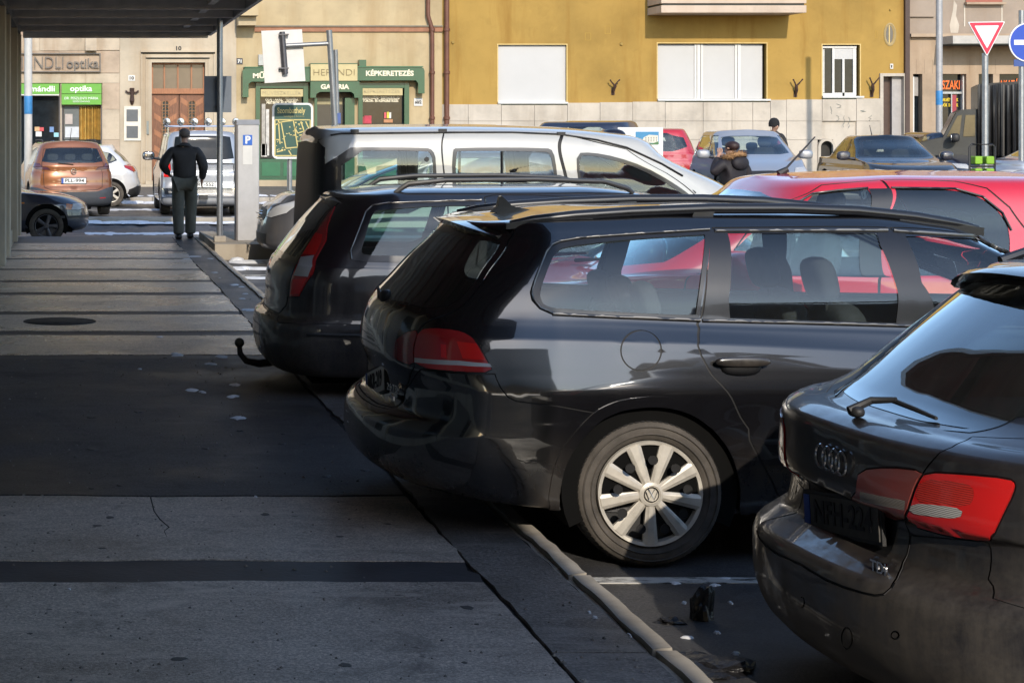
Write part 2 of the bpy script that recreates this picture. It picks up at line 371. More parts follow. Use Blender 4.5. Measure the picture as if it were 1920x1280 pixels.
def chaikin(p, n=2, closed=True):
    p = np.array(p, float)
    for _ in range(n):
        q = np.roll(p, -1, 0) if closed else p[1:]; a = p if closed else p[:-1]
        r = np.stack([a * 0.75 + q * 0.25, a * 0.25 + q * 0.75], 1).reshape(-1, 2)
        p = r if closed else np.concatenate([p[:1], r, p[-1:]])
    return p
def dens(p, d, closed=True):
    p = np.array(p, float); out = []; n = len(p)
    for i in range(n if closed else n - 1):
        a, b = p[i], p[(i + 1) % n]; k = max(1, int(np.ceil(np.linalg.norm(b - a) / d)))
        out += [a + (b - a) * j / k for j in range(k)]
    if not closed: out.append(p[-1])
    return np.array(out)
def inpoly(P, poly):
    x, y = P[:, 0], P[:, 1]; c = np.zeros(len(P), bool); n = len(poly); j = n - 1
    for i in range(n):
        xi, yi = poly[i]; xj, yj = poly[j]
        if yi != yj:
            c ^= ((yi > y) != (yj > y)) & (x < (xj - xi) * (y - yi) / (yj - yi) + xi)
        j = i
    return c
def offset_uv(sh, uv, d):
    Pu, Pv = sh.jac(uv); su = np.linalg.norm(Pu, axis=1).clip(0.1); sv = np.linalg.norm(Pv, axis=1).clip(0.1)
    q = uv * np.stack([su, sv], 1); t = np.roll(uv, -1, 0) - np.roll(uv, 1, 0); t = t * np.stack([su, sv], 1); L = np.linalg.norm(t, axis=1).clip(1e-9)
    area = 0.5 * np.sum(uv[:, 0] * np.roll(uv[:, 1], -1) - np.roll(uv[:, 0], -1) * uv[:, 1])
    nn = np.stack([t[:, 1], -t[:, 0]], 1) / L[:, None] * (1 if area > 0 else -1)
    r = uv + nn * d / np.stack([su, sv], 1)
    keep = uv[:, 0] < 1e-6; r[keep, 0] = 0; keep = uv[:, 0] > sh.um - 1e-6; r[keep, 0] = sh.um
    r[:, 0] = np.clip(r[:, 0], 0, sh.um); r[:, 1] = np.clip(r[:, 1], 0, sh.vm - 0.013); return r

def shell_mesh(name, parts, mat, parent):
    """parts: list of (verts, normals, tris) joined into one mesh with given normals"""
    V = []; N = []; F = []
    for v, n, f in parts:
        o = len(V); V += list(map(tuple, v)); N += list(map(tuple, n)); F += [tuple(int(i) + o for i in t) for t in f]
    me = bpy.data.meshes.new(name); me.from_pydata(V, [], F); me.materials.append(mat)
    me.polygons.foreach_set('use_smooth', [True] * len(me.polygons)); me.normals_split_custom_set_from_vertices(N)
    o = bpy.data.objects.new(name, me); COL.objects.link(o); o.parent = parent; return o

def panels(sh, regions, root, bodymat, gapmat, step=0.06, body='body', lip=0.02):
    """Cuts the surface along the outlines. regions: dicts name, uv, mat, off, mode (pair, near, far, mid, hole), gap, under, chk"""
    regs = []
    for r in regions:
        uv = dens(r['uv'], r.get('d', 0.03))
        uv[:, 0] = np.clip(uv[:, 0], 0, sh.um); uv[:, 1] = np.clip(uv[:, 1], 0, sh.vm - 0.013)
        g = r.get('gap', 0)
        if g:
            regs.append((r, offset_uv(sh, uv, -g / 2))); regs.append(({'name': '_gap', 'mode': r.get('mode', 'pair')}, offset_uv(sh, uv, g / 2)))
        else: regs.append((r, uv))
    nu, nv = int(sh.um / step) + 1, int(sh.vm / step) + 1
    U, V = np.meshgrid(np.linspace(0, sh.um, nu), np.linspace(0, sh.vm, nv), indexing='ij'); grid = np.stack([U.ravel(), V.ravel()], 1)
    # extra rows where the rings crowd together, so that creases stay crisp
    for k in range(1, len(sh.kv) - 1):
        grid = np.concatenate([grid, np.stack([np.linspace(0, sh.um, nu), np.full(nu, sh.kv[k])], 1)])
    bnd = (grid[:, 0] < 1e-9) | (grid[:, 0] > sh.um - 1e-9) | (grid[:, 1] < 1e-9) | (grid[:, 1] > sh.vm - 1e-9)
    allp = np.concatenate([p for _, p in regs]) if regs else np.zeros((0, 2))
    keep = np.ones(len(grid), bool)
    for c in range(0, len(allp), 400):
        d = np.abs(grid[:, None] - allp[None, c:c + 400]).max(2).min(1); keep &= (d > step * 0.33)
    grid = grid[keep | bnd]
    pts = [tuple(p) for p in grid]; edges = []
    for _, p in regs:
        o = len(pts); pts += [tuple(q) for q in p]; edges += [(o + i, o + (i + 1) % len(p)) for i in range(len(p))]
    rv, re_, rf, *_ = delaunay_2d_cdt([Vector(p) for p in pts], edges, [], 0, 1e-5)
    UV = np.array([tuple(v) for v in rv]); T = np.array([f for f in rf if len(f) == 3]); cen = UV[T].mean(1)
    a = UV[T]; area = np.abs((a[:, 1, 0] - a[:, 0, 0]) * (a[:, 2, 1] - a[:, 0, 1]) - (a[:, 2, 0] - a[:, 0, 0]) * (a[:, 1, 1] - a[:, 0, 1])); T = T[area > 1e-9]; cen = cen[area > 1e-9]
    a = UV[T]; ccw = ((a[:, 1, 0] - a[:, 0, 0]) * (a[:, 2, 1] - a[:, 0, 1]) - (a[:, 2, 0] - a[:, 0, 0]) * (a[:, 1, 1] - a[:, 0, 1])) > 0
    T[~ccw] = T[~ccw][:, ::-1]
    Pall, Nall = sh.pn(UV)
    owner = {s: np.full(len(T), -1) for s in (1, -1)}
    for i, (r, p) in enumerate(regs):
        ins = inpoly(cen, p); md = r.get('mode', 'pair')
        for s in (1, -1):
            if (md == 'near' and s != sh.near) or (md == 'far' and s == sh.near): continue
            o = owner[s]; o[ins & (o == -1)] = i
    def piece(sel, s, off, lipd=0.0):
        t = T[sel]; ids = np.unique(t); mp = np.full(len(UV), -1); mp[ids] = np.arange(len(ids))
        p = (Pall[ids] + Nall[ids] * off) * np.array([1, s, 1.0]); n = Nall[ids] * np.array([1, s, 1.0]); f = mp[t]
        if s > 0: f = f[:, ::-1]
        out = [(p, n, f)]
        if lipd:
            e = {}
            for tri in mp[t]:
                for q in range(3):
                    k = (int(tri[q]), int(tri[(q + 1) % 3])); e[tuple(sorted(k))] = e.get(tuple(sorted(k)), 0) + 1
            be = [k for k, c in e.items() if c == 1 and not ((UV[ids[k[0]], 0] < 1e-6 and UV[ids[k[1]], 0] < 1e-6) or (UV[ids[k[0]], 0] > sh.um - 1e-6 and UV[ids[k[1]], 0] > sh.um - 1e-6) or (UV[ids[k[0]], 1] > sh.vm - 1e-6 and UV[ids[k[1]], 1] > sh.vm - 1e-6))]
            if be:
                V = []; N = []; F = []
                for a_, b_ in be:
                    o = len(V); pa, pb = p[a_], p[b_]; V += [pa, pb, pb - n[b_] * lipd, pa - n[a_] * lipd]
                    fn = np.cross(pb - pa, -n[a_]); fn = fn / max(1e-9, np.linalg.norm(fn)); N += [fn] * 4; F += [(o, o + 1, o + 2), (o, o + 2, o + 3)]
                out.append((np.array(V), np.array(N), np.array(F)))
        return out
    made = {}
    bp = []
    for s in (1, -1): bp += piece(owner[s] == -1, s, 0.0, lip)
    made[(body, 0)] = shell_mesh(body, bp, bodymat, root)
    gp = []; pend = []
    for i, (r, p) in enumerate(regs):
        if r.get('mode') == 'hole': continue
        if r['name'] == '_gap':
            for s in (1, -1):
                if (owner[s] == i).any(): gp += piece(owner[s] == i, s, -0.004)
            continue
        par = root; md = r.get('mode', 'pair')
        if md == 'mid':
            pc = []
            for s in (1, -1): pc += piece(owner[s] == i, s, r.get('off', 0), r.get('lip', 0))
            o = shell_mesh(r['name'], pc, r['mat'], par); made[(r.get('key', r['name']), 0)] = o
            if r.get('under'): pend.append((o, r['under'], 0))
        else:
            for s in (1, -1):
                if not (owner[s] == i).any(): continue
                par = root
                o = shell_mesh(r['name'], piece(owner[s] == i, s, r.get('off', 0), r.get('lip', 0)), r['mat'], par); made[(r.get('key', r['name']), s)] = o
                if r.get('under'): pend.append((o, r['under'], s))
    for o, k, s in pend: o.parent = made.get((k, s)) or made.get((k, 0)) or root
    if gp: made[('panel_gap', 0)] = shell_mesh('panel_gap', gp, gapmat, root)
    return made

# ------------------------------------------------------------------ shared car parts
def car_mats():
    M = {}
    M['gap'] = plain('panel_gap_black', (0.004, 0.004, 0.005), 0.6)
    M['trim'] = plain('black_trim', (0.012, 0.012, 0.014), 0.28, var=0.05, coat=0.4)
    M['plastic'] = plain('black_plastic', (0.022, 0.022, 0.023), 0.55, var=0.2, bump=0.1, bscale=200)
    M['rubber'] = plain('tyre_rubber', (0.085, 0.074, 0.063), 0.85, var=0.35, scale=9, bump=0.15, bscale=90)
    M['tread'] = plain('tyre_tread', (0.02, 0.019, 0.018), 0.9, var=0.3, scale=20)
    M['alu'] = plain('hubcap_silver', (0.60, 0.56, 0.49), 0.42, 0.25, var=0.16, scale=16)
    M['chrome'] = plain('chrome', (0.75, 0.75, 0.76), 0.12, 1.0, var=0.05)
    M['seat'] = plain('seat_cloth', (0.035, 0.036, 0.04), 0.9, var=0.2, scale=20, bump=0.2)
    M['floor'] = plain('underbody', (0.006, 0.006, 0.006), 0.95, spec=0.1)
    M['glass'] = glass('side_glass'); M['glassd'] = glass('dusty_rear_glass', (0.09, 0.10, 0.10), 0.035, gcol=(0.2, 0.19, 0.16)); M['glassdark'] = glass('dark_glass', (0.30, 0.36, 0.36), 0.05)
    M['red'] = lens('red_lens', (0.42, 0.006, 0.01), ribs=0); M['redd'] = lens('dusty_red_lens', (0.30, 0.012, 0.014), 0.2, ribs=0, dirt=0.12)
    M['clear'] = lens('clear_lens', (0.55, 0.55, 0.55), 0.15, ribs=60, dirt=0.1); M['amber'] = lens('amber_lens', (0.6, 0.17, 0.01), ribs=0)
    M['redb'] = lens('bright_red_lens', (0.75, 0.012, 0.012), 0.12, ribs=0, dirt=0.05)
    M['plate'] = plain('plate_white', (0.78, 0.78, 0.75), 0.5, var=0.12); M['ink'] = plain('plate_ink', (0.015, 0.015, 0.02), 0.6)
    M['blue'] = plain('plate_blue', (0.02, 0.08, 0.42), 0.5)
    return M
CM = car_mats()

def wheel(root, x, y, r, sgn, rimr=None, spokes=5, mat=None, width=0.20, face=None, hub=True, hi=False, rot=0.0):
    """sgn = direction (along local y) the outer face looks"""
    rimr = rimr or r * 0.64; mat = mat or CM['alu']; w = empty('wheel', (x, y, r)); w.parent = root
    n = 64 if hi else 28; o = 0.0
    prof = [(rimr * 0.97, -0.02), (rimr * 1.04, 0.004), (rimr + (r - rimr) * 0.45, 0.016), (r * 0.955, 0.004), (r * 0.985, -0.02), (r, -0.05), (r, -width + 0.04), (r * 0.97, -width), (rimr, -width)]
    MB().lathe([(a, sgn * b) for a, b in prof], (0, 0, 0), 'y', n).build('tyre', CM['rubber'], w, True, 50)
    if hi:
        for rr in (rimr * 1.12, r * 0.9):
            MB().lathe([(rr - 0.004, sgn * 0.013), (rr, sgn * 0.0185), (rr + 0.004, sgn * 0.013)], (0, 0, 0), 'y', 64).build('sidewall_ring', CM['rubber'], w, True)
        t = MB()
        for k in range(76):
            a = 2 * math.pi * k / 76; da = 0.030
            q = []
            for aa in (a - da, a + da):
                for (rr, yy) in ((r * 0.965, 0.004), (r * 1.008, -0.030), (r * 1.012, -0.085)):
                    q.append((rr * math.cos(aa + (yy + 0.03) * 0.5), sgn * yy, rr * math.sin(aa + (yy + 0.03) * 0.5)))
            t.add(q, [(0, 1, 4, 3), (1, 2, 5, 4)])
        struct(t.build('tread_blocks', CM['tread'], w), 'stuff')
    b = MB(); b.lathe([(rimr, sgn * -0.012), (rimr * 0.985, sgn * 0.004), (rimr * 0.93, sgn * -0.006), (rimr * 0.90, sgn * -0.05), (0.0, sgn * -0.055)], (0, 0, 0), 'y', n)
    b.build('rim_dish' if not hi else 'steel_wheel', CM['plastic'] if hi or hub else mat, w, True, 30)
    c = MB(); c.lathe([(rimr * 0.995, sgn * -0.008), (rimr * 0.985, sgn * 0.012), (rimr * 0.92, sgn * 0.008), (rimr * 0.90, sgn * -0.02)], (0, 0, 0), 'y', n)
    c.build('rim', mat, w, True, 40)
    wo, wi = (0.033, 0.018) if hi else (0.9 * rimr / spokes, 0.7 * rimr / spokes)
    for k in range(spokes):
        a = 2 * math.pi * k / spokes + rot; s_ = MB(); r0, r1 = rimr * 0.2, rimr * (0.945 if hi else 0.955)
        vs = [(r0, -0.01, -wi), (r0, -0.01, wi), (r1, -0.01, wo), (r1, -0.01, -wo), (r0, 0.020, -wi * 0.35), (r0, 0.020, wi * 0.35), (r1, 0.014, wo * 0.5), (r1, 0.014, -wo * 0.5), (r0, 0.010, -wi), (r0, 0.010, wi), (r1, 0.006, wo), (r1, 0.006, -wo)]
        fs = [(0, 1, 2, 3), (4, 7, 6, 5), (8, 11, 7, 4), (5, 6, 10, 9), (0, 3, 11, 8), (1, 9, 10, 2), (3, 2, 10, 6, 7, 11), (0, 8, 4, 5, 9, 1)]
        s_.add([(p[0] * math.cos(a) - p[2] * math.sin(a), sgn * p[1], p[0] * math.sin(a) + p[2] * math.cos(a)) for p in vs], fs); s_.build('spoke', mat, w)
    h = MB(); h.lathe([(rimr * 0.235, sgn * -0.01), (rimr * 0.225, sgn * 0.022), (rimr * 0.17, sgn * 0.026), (rimr * 0.165, sgn * 0.022), (0, sgn * 0.022)], (0, 0, 0), 'y', 28); h.build('hub_cap', mat, w, True, 35)
    return w

def arch_liner(root, x, y0, y1, r, z):
    m = MB(); m.lathe([(r, y0), (r, y1), (0.02, y1)], (x, 0, z), 'y', 24, math.radians(-25), math.radians(205)); return m.build('wheel_arch_liner', CM['floor'], root, True, 50)

def seats(root, xs_front, x_rear, wy, z0, mat, hi=1.0, steering=None, dash=None):
    for x in xs_front:
        for y in (-wy, wy):
            s = empty('seat', (x, y, 0)); s.parent = root; rt = Matrix.Rotation(math.radians(-14), 3, 'Y')
            MB().sup((0.16, 0, z0), (0.26, 0.25, 0.09), 0.5).build('cushion', mat, s, True, 60)
            MB().sup((-0.16, 0, z0 + 0.34 * hi), (0.075, 0.245, 0.34 * hi), 0.5, rot=rt).build('backrest', mat, s, True, 60)
            MB().sup((-0.28, 0, z0 + 0.80 * hi), (0.05, 0.135, 0.10), 0.6, rot=rt).build('headrest', mat, s, True, 60)
            MB().tube([(-0.265, -0.05, z0 + 0.62 * hi), (-0.28, -0.05, z0 + 0.8 * hi)], 0.008).build('headrest_post', CM['plastic'], s)
    if x_rear:
        s = empty('rear_bench', (x_rear, 0, 0)); s.parent = root; rt = Matrix.Rotation(math.radians(-16), 3, 'Y')
        MB().sup((0.2, 0, z0), (0.27, wy + 0.25, 0.10), 0.4).build('cushion', mat, s, True, 60)
        MB().sup((-0.12, 0, z0 + 0.30 * hi), (0.08, wy + 0.25, 0.30 * hi), 0.4, rot=rt).build('backrest', mat, s, True, 60)
        for y in (-wy, 0, wy): MB().sup((-0.22, y, z0 + 0.68 * hi), (0.045, 0.12, 0.085), 0.6, rot=rt).build('headrest', mat, s, True, 60)
    if steering:
        x, y, z = steering; m = MB(); pts = [(0.18 * math.sin(a), 0.18 * math.cos(a)) for a in np.linspace(0, 2 * math.pi, 25)]
        m.tube([(x + 0.35 * b, y + a, z + 0.9 * b) for a, b in pts], 0.014, 6); m.tube([(x, y - 0.17, z), (x, y + 0.17, z)], 0.012, 6); m.build('steering_wheel', CM['plastic'], root, True)
    if dash:
        x0, x1, wyd, z = dash; m = MB(); m.prism([(x0, z - 0.35), (x0, z - 0.08), (x0 + 0.12, z), (x1, z - 0.02), (x1, z - 0.35)], -wyd, wyd, 'y'); m.build('dashboard', CM['plastic'], root)

def number_plate(root, c, facing, txt, tilt=0.0, w=0.52, h=0.112, name='number_plate', mat=None, rz=0.0):
    """facing: -1 rear (local -x), +1 front"""
    p = empty(name, c); p.parent = root; p.rotation_euler = (0, tilt * facing, rz + (math.radians(-90) if facing < 0 else math.radians(90)))
    # built facing local -Y in the plate's own frame
    MB().box(-w / 2 - 0.012, w / 2 + 0.012, 0.0, 0.012, -h / 2 - 0.012, h / 2 + 0.012).build('plate_holder', CM['plastic'], p)
    MB().box(-w / 2, w / 2, -0.004, 0.0015, -h / 2, h / 2).build('plate', mat or CM['plate'], p)
    MB().box(-w / 2 + 0.002, -w / 2 + 0.042, -0.0065, -0.003, -h / 2 + 0.002, h / 2 - 0.002).build('country_band', CM['blue'], p)
    text(txt, 'plate_number', CM['ink'], p, (0.02, -0.0062, 0), h * 0.92, width=w * 0.78, depth=0.001, bold=0.0015)
    return p

def rail(root, pts, r, name, mat, flat=1.0, n=8):
    return MB().tube(pts, r, n).build(name, mat, root, True, 60)
def world_matrix(loc, rz): return Matrix.Translation(loc) @ Matrix.Rotation(rz, 4, 'Z')

def mirror_part(root, x, y, z, s, mat, scale=1.0, stem=0.12, hand=1):
    m = empty('door_mirror', (x, y, z)); m.parent = root
    MB().sup((0.0, s * (stem + 0.08 * scale), 0.05), (0.075 * scale, 0.12 * scale, 0.085 * scale), 0.62, 16, 12).build('mirror_shell', mat, m, True, 80)
    MB().tube([(0.03, -s * 0.02, -0.02), (0.02, s * (stem + 0.02), 0.0)], [0.035, 0.025], 8).build('mirror_arm', CM['trim'], m, True)
    MB().sup((-0.07 * scale * hand, s * (stem + 0.08 * scale), 0.05), (0.012, 0.10 * scale, 0.068 * scale), 0.5, 14, 8).build('mirror_glass', CM['chrome'], m, True, 80)
    return m
# ------------------------------------------------------------------ ground, kerbs, pavement
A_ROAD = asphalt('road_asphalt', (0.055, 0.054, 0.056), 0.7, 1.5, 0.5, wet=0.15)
A_SLAB = asphalt('worn_pale_asphalt', (0.46, 0.385, 0.32), 0.42, 1.25, 0.5)
A_NEAR = asphalt('coarse_grey_asphalt', (0.42, 0.36, 0.31), 0.62, 1.3, 0.5, grain=95)
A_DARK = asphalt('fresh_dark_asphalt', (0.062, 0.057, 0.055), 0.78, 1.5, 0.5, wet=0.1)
A_STRIP = asphalt('kerbside_asphalt', (0.20, 0.18, 0.165), 0.64, 1.35, 0.5)
A_BAND = plain('bitumen_band', (0.05, 0.05, 0.055), 0.55, var=0.3, scale=3, bump=0.2, bscale=40)
A_TAR = plain('tar_joint', (0.008, 0.008, 0.008), 0.8)
STONE = plaster('kerb_stone', (0.50, 0.455, 0.39), amount=0.8, sc=3.0)
SNOW = plain('old_snow', (0.78, 0.79, 0.82), 0.6, var=0.12, scale=5, bump=0.4, bscale=25)
STEEL = plain('galvanised_steel', (0.34, 0.35, 0.36), 0.42, 0.7, var=0.15, scale=12)
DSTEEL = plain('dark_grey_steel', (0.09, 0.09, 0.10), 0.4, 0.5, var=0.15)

def ground_z(x, y):
    z = 0.0
    z += np.interp(y, [31.2, 32.0, 37.2, 38.2], [0, -0.12, -0.12, 0.0])
    up = np.interp(x, [9, 15], [0, 0.34]) * np.interp(y, [33, 38], [0, 1]); return z + up
m = MB(); xs = [-70, -30, -8, -1, 2, 6, 9, 11, 13, 15, 18, 24, 34, 60, 120]; ys = [-80, -40, -10, 0, 10, 20, 31.2, 32.0, 33, 35, 37.2, 38.2, 45, 60, 90, 160]
m.add([(x, y, float(ground_z(x, y))) for y in ys for x in xs], [(j * len(xs) + i, j * len(xs) + i + 1, (j + 1) * len(xs) + i + 1, (j + 1) * len(xs) + i) for j in range(len(ys) - 1) for i in range(len(xs) - 1)])
struct(m.build('road', A_ROAD, None, True), label='dark worn asphalt of the parking bays and cross street')

def wob(p0, p1, n, amp, seed):            # a hand-laid, slightly wandering edge
    r = np.random.default_rng(seed); k = np.cumsum(r.normal(0, 1, n)); k = (k - np.linspace(k[0], k[-1], n)); k = k / max(1e-6, np.abs(k).max()) * amp + r.normal(0, amp * 0.12, n)
    a, b = np.array(p0), np.array(p1); d = (b - a) / np.linalg.norm(b - a); nn = np.array([-d[1], d[0]])
    return [tuple(a + (b - a) * i / (n - 1) + nn * k[i] * math.sin(math.pi * min(1, max(0, i / (n - 1))) ) ** 0.3) for i in range(n)]
walk = struct(MB().box(-0.95, 1.915, -25, 31.3, -0.3, 0.104).build('sidewalk', A_TAR), label='raised sidewalk under the canopy')
ES = 1.575
def slab(y0, y1, mat, name='paving_slab', z=0.12, seed=0, x0=-0.95, x1=ES):
    e = wob((x1, y0), (x1, y1), max(6, int((y1 - y0) * 14)), 0.02, seed)
    g = lambda x, q: 0.016 * math.sin(2.3 * x + 1.7 * q) + 0.008 * math.sin(7.1 * x + 3.0 * round(q, 1)) + 0.004 * math.sin(23 * x + 5 * round(q, 1))
    xs = np.linspace(x0, x1, 46); e = [(p[0], p[1] + g(x1, y0) * (1 - (p[1] - y0) / (y1 - y0)) + g(x1, y1) * (p[1] - y0) / (y1 - y0)) for p in e]
    poly = [(x, y0 + g(x, y0)) for x in xs[:-1]] + e + [(x, y1 + g(x, y1)) for x in xs[:-1][::-1]]
    return MB().prism(poly, 0.09, z, 'z').build(name, mat, walk)
slab(-25, 7.39, A_NEAR, seed=1); slab(7.76, 9.12, A_NEAR, seed=2)
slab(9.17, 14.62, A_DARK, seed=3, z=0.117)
bands = [(7.39, 7.76), (14.62, 14.85), (16.25, 16.6), (18.05, 18.4), (20.2, 20.55), (21.9, 22.2), (23.75, 24.05), (25.75, 26.05), (27.45, 27.75), (29.4, 31.3)]
for i, (a, b) in enumerate(bands): slab(a + 0.004, b - 0.004, A_BAND, 'bitumen_band', 0.1165, 40 + i)
for i in range(1, len(bands) - 1): slab(bands[i][1], bands[i + 1][0], A_SLAB, seed=10 + i, z=0.12 + 0.001 * (i % 3))
for i, (a, b) in enumerate([(-25, 6.4), (6.41, 14.0), (14.01, 22.5), (22.51, 31.3)]):
    l = wob((ES + 0.022, a), (ES + 0.022, b), int((b - a) * 12), 0.022, 60 + i); r = wob((1.912, a), (1.912, b), int((b - a) * 12), 0.012, 80 + i)
    MB().prism(l + r[::-1], 0.09, 0.1175, 'z').build('kerbside_strip', A_STRIP if i < 2 else asphalt('kerbside_dark', (0.05, 0.05, 0.053), 0.6, 1.4, 0.5), walk)
# a crack in the near slab
cr = [at(282, 937, 9.0), at(290, 962, 9.0), at(312, 985, 9.0), at(308, 998, 9.0), at(313, 1006, 9.0)]
cp = [(PX(px, 1.74 * F_PX / (py - VPY)), 1.74 * F_PX / (py - VPY)) for px, py in ((282, 930), (289, 958), (300, 973), (317, 988), (308, 995), (313, 1006))]
MB().tube([(x, y, 0.1195) for x, y in cp], [0.004, 0.003, 0.003, 0.003, 0.002, 0.001], 5).build('crack', A_TAR, walk)
kerb = struct(MB().box(1.915, 2.0, -25, 27.2, -0.3, 0.02).build('kerb', STONE), label='weathered stone kerb along the parking bays')
y = -25.0; k = 0
while y < 31.2:
    L = 1.0 + 0.12 * random.random(); L = min(L, 31.2 - y); bm = bmesh.new(); bmesh.ops.create_cube(bm, size=1.0)
    bmesh.ops.subdivide_edges(bm, edges=[e for e in bm.edges if abs((e.verts[0].co - e.verts[1].co).y) > 0.5], cuts=7)
    for v in bm.verts:
        v.co = (1.972 + v.co.x * 0.112, y + L / 2 + v.co.y * (L - 0.022), 0.02 + v.co.z * 0.215)
    bmesh.ops.bevel(bm, geom=[e for e in bm.edges if all(v.co.z > 0.1 for v in e.verts) and abs(e.verts[0].co.x - e.verts[1].co.x) < 0.01], offset=0.022, segments=2, affect='EDGES')
    rr = random.Random(k)
    for v in bm.verts:
        if v.co.z > 0.05:
            v.co.x += rr.uniform(-0.004, 0.004) + 0.004 * math.sin(v.co.y * 5 + k * 2); v.co.z += rr.uniform(-0.006, 0.003)
    me = bpy.data.meshes.new('kerb_stone'); bm.to_mesh(me); bm.free(); me.materials.append(STONE); me.polygons.foreach_set('use_smooth', [True] * len(me.polygons)); me.set_sharp_from_angle(angle=math.radians(50))
    o = bpy.data.objects.new('kerb_stone', me); COL.objects.link(o); o.parent = kerb; y += L; k += 1
# painted bay line beside the near estate car, worn
LINE = None
def worn_paint():
    m_, nt, b = _nt('worn_white_paint'); n = _noise(nt, 14, 8, 0.75, stretch=(0.6, 1.6, 1)); f = _ramp(nt, n, [(0.40, (0.06, 0.058, 0.056)), (0.5, (0.55, 0.54, 0.51))])
    nt.links.new(f, b.inputs['Base Color']); b.inputs['Roughness'].default_value = 0.7; return m_
LINE = worn_paint()
yl = CAMZ * F_PX / (1088 - VPY)
for i, (yy, xl) in enumerate(((yl, 6.8), (yl + 2.35, 6.8), (yl + 4.5, 6.8), (20.2, 6.8), (24.5, 6.8))):
    p = wob((2.05, yy - 0.05), (xl, yy - 0.09), 40, 0.012, 5 + i) + wob((2.05, yy + 0.05), (xl, yy + 0.02), 40, 0.012, 15 + i)[::-1]
    struct(MB().prism(p, -0.02, 0.004, 'z').build('bay_line', LINE), label='worn white bay line painted on the asphalt')

def blob(cx, cy, rx, ry, z, h, seed, n=18):
    r = np.random.default_rng(seed); a = np.linspace(0, 2 * math.pi, n, endpoint=False); k = 1 + 0.35 * np.sin(a * 2 + seed) * r.random() + r.normal(0, 0.16, n)
    vs = [(cx + rx * 0.12 * r.normal(), cy, z + h)] + [(cx + rx * 0.6 * kk * math.cos(t), cy + ry * 0.6 * kk * math.sin(t), z + h * 0.8) for t, kk in zip(a, k)] + [(cx + rx * kk * math.cos(t), cy + ry * kk * math.sin(t), z - 0.003) for t, kk in zip(a, k)]
    fs = [(0, 1 + i, 1 + (i + 1) % n) for i in range(n)] + [(1 + i, 1 + n + i, 1 + n + (i + 1) % n, 1 + (i + 1) % n) for i in range(n)]
    return vs, fs
sm = MB()
for i, (px, py, w_) in enumerate([(362, 481, 30), (350, 486, 14), (395, 485, 12), (403, 511, 12), (412, 521, 5), (440, 534, 22), (452, 538, 12), (460, 551, 10), (455, 560, 12), (470, 581, 34), (380, 735, 14), (360, 731, 22), (440, 721, 20), (437, 743, 20), (450, 783, 22), (395, 682, 18), (415, 668, 24), (330, 664, 30), (300, 632, 16), (204, 576, 6), (262, 692, 7), (130, 1105, 5), (480, 932, 8)]):
    D = 1.742 * F_PX / (py - VPY); s_ = F_PX / D; sm.add(*blob(PX(px, D), D, w_ / s_ * 0.55, max(0.02, 0.035 * w_ / 10), 0.119, 0.006, i))
for i, (px, py, w_) in enumerate([(1283, 1130, 12), (1105, 1148, 8), (1115, 1157, 10), (1290, 1195, 26), (1345, 1186, 14), (1370, 1130, 10), (1380, 1225, 18), (1330, 1150, 6), (1396, 1260, 26), (1310, 1275, 30), (1180, 1190, 6), (1265, 1093, 26), (1360, 1085, 40), (1340, 1097, 20)]):
    D = (1.742 if px < 1200 and i != 0 else CAMZ) * F_PX / (py - VPY); s_ = F_PX / D; sm.add(*blob(PX(px, D), D, w_ / s_ * 0.5, 0.02, 0.118 if D * 0 + (px < 1200 and i != 0) else 0.001, 0.006, 50 + i, 14))
struct(sm.build('snow_crumbs', SNOW, None, True), 'stuff', 'small crumbs of old snow and ice on the sidewalk and kerb')
# street snow lines along the far kerbs
sm = MB()
for j, (ya, x0, x1, hh, wd) in enumerate([(38.2, -1.4, 6.4, 0.06, 0.34), (39.5, -1.4, 6.6, 0.07, 0.42), (36.6, 0.3, 3.2, 0.015, 0.5), (48.5, 1.4, 8.5, 0.07, 0.5), (50.4, 1.2, 9.0, 0.06, 0.7), (44.5, 0.8, 2.6, 0.02, 0.7), (25.6, 2.15, 3.3, 0.05, 0.2), (24.0, 2.2, 3.2, 0.04, 0.16), (26.9, 2.3, 3.3, 0.07, 0.25), (34.5, 1.2, 1.8, 0.02, 0.5), (21.5, 2.2, 3.2, 0.03, 0.1), (31.45, -0.7, 1.2, 0.05, 0.1)]):
    x = x0
    while x < x1:
        w_ = random.uniform(0.1, 0.3); sm.add(*blob(x, ya + random.uniform(-0.06, 0.06), w_, wd * random.uniform(0.5, 1.0), float(ground_z(x, ya)) + (0.1 if ya > 49 else 0) , hh * random.uniform(0.4, 1.1), int(x * 37 + j * 91) % 1000)); x += w_ * random.uniform(0.7, 1.5)
struct(sm.build('street_snow', SNOW, None, True), 'stuff', 'thin strips of old snow along the kerbs across the street')
# far kerb line and the pavement in front of the houses
fk = struct(MB().box(-20, 7.5, 38.62, 38.95, -0.3, 0.09).build('traffic_island', STONE), label='low stone edge across the street')
fp = struct(MB().box(-40, 90, 49.2, 66, -0.4, 0.12).build('far_pavement', asphalt('far_pavement_asphalt', (0.13, 0.12, 0.11), 0.8, 1.3, 0.5)), label='pavement in front of the houses')
for i in range(28): MB().box(-6 + i * 1.0, -5.01 + i * 1.0, 48.98, 49.2, -0.3, 0.13, 0.015).build('kerb_stone', STONE, fp)
MB().box(13, 90, 44.5, 66, 0.0, 0.46).build('raised_pavement', asphalt('far_pavement_asphalt', (0.13, 0.12, 0.11)), fp)

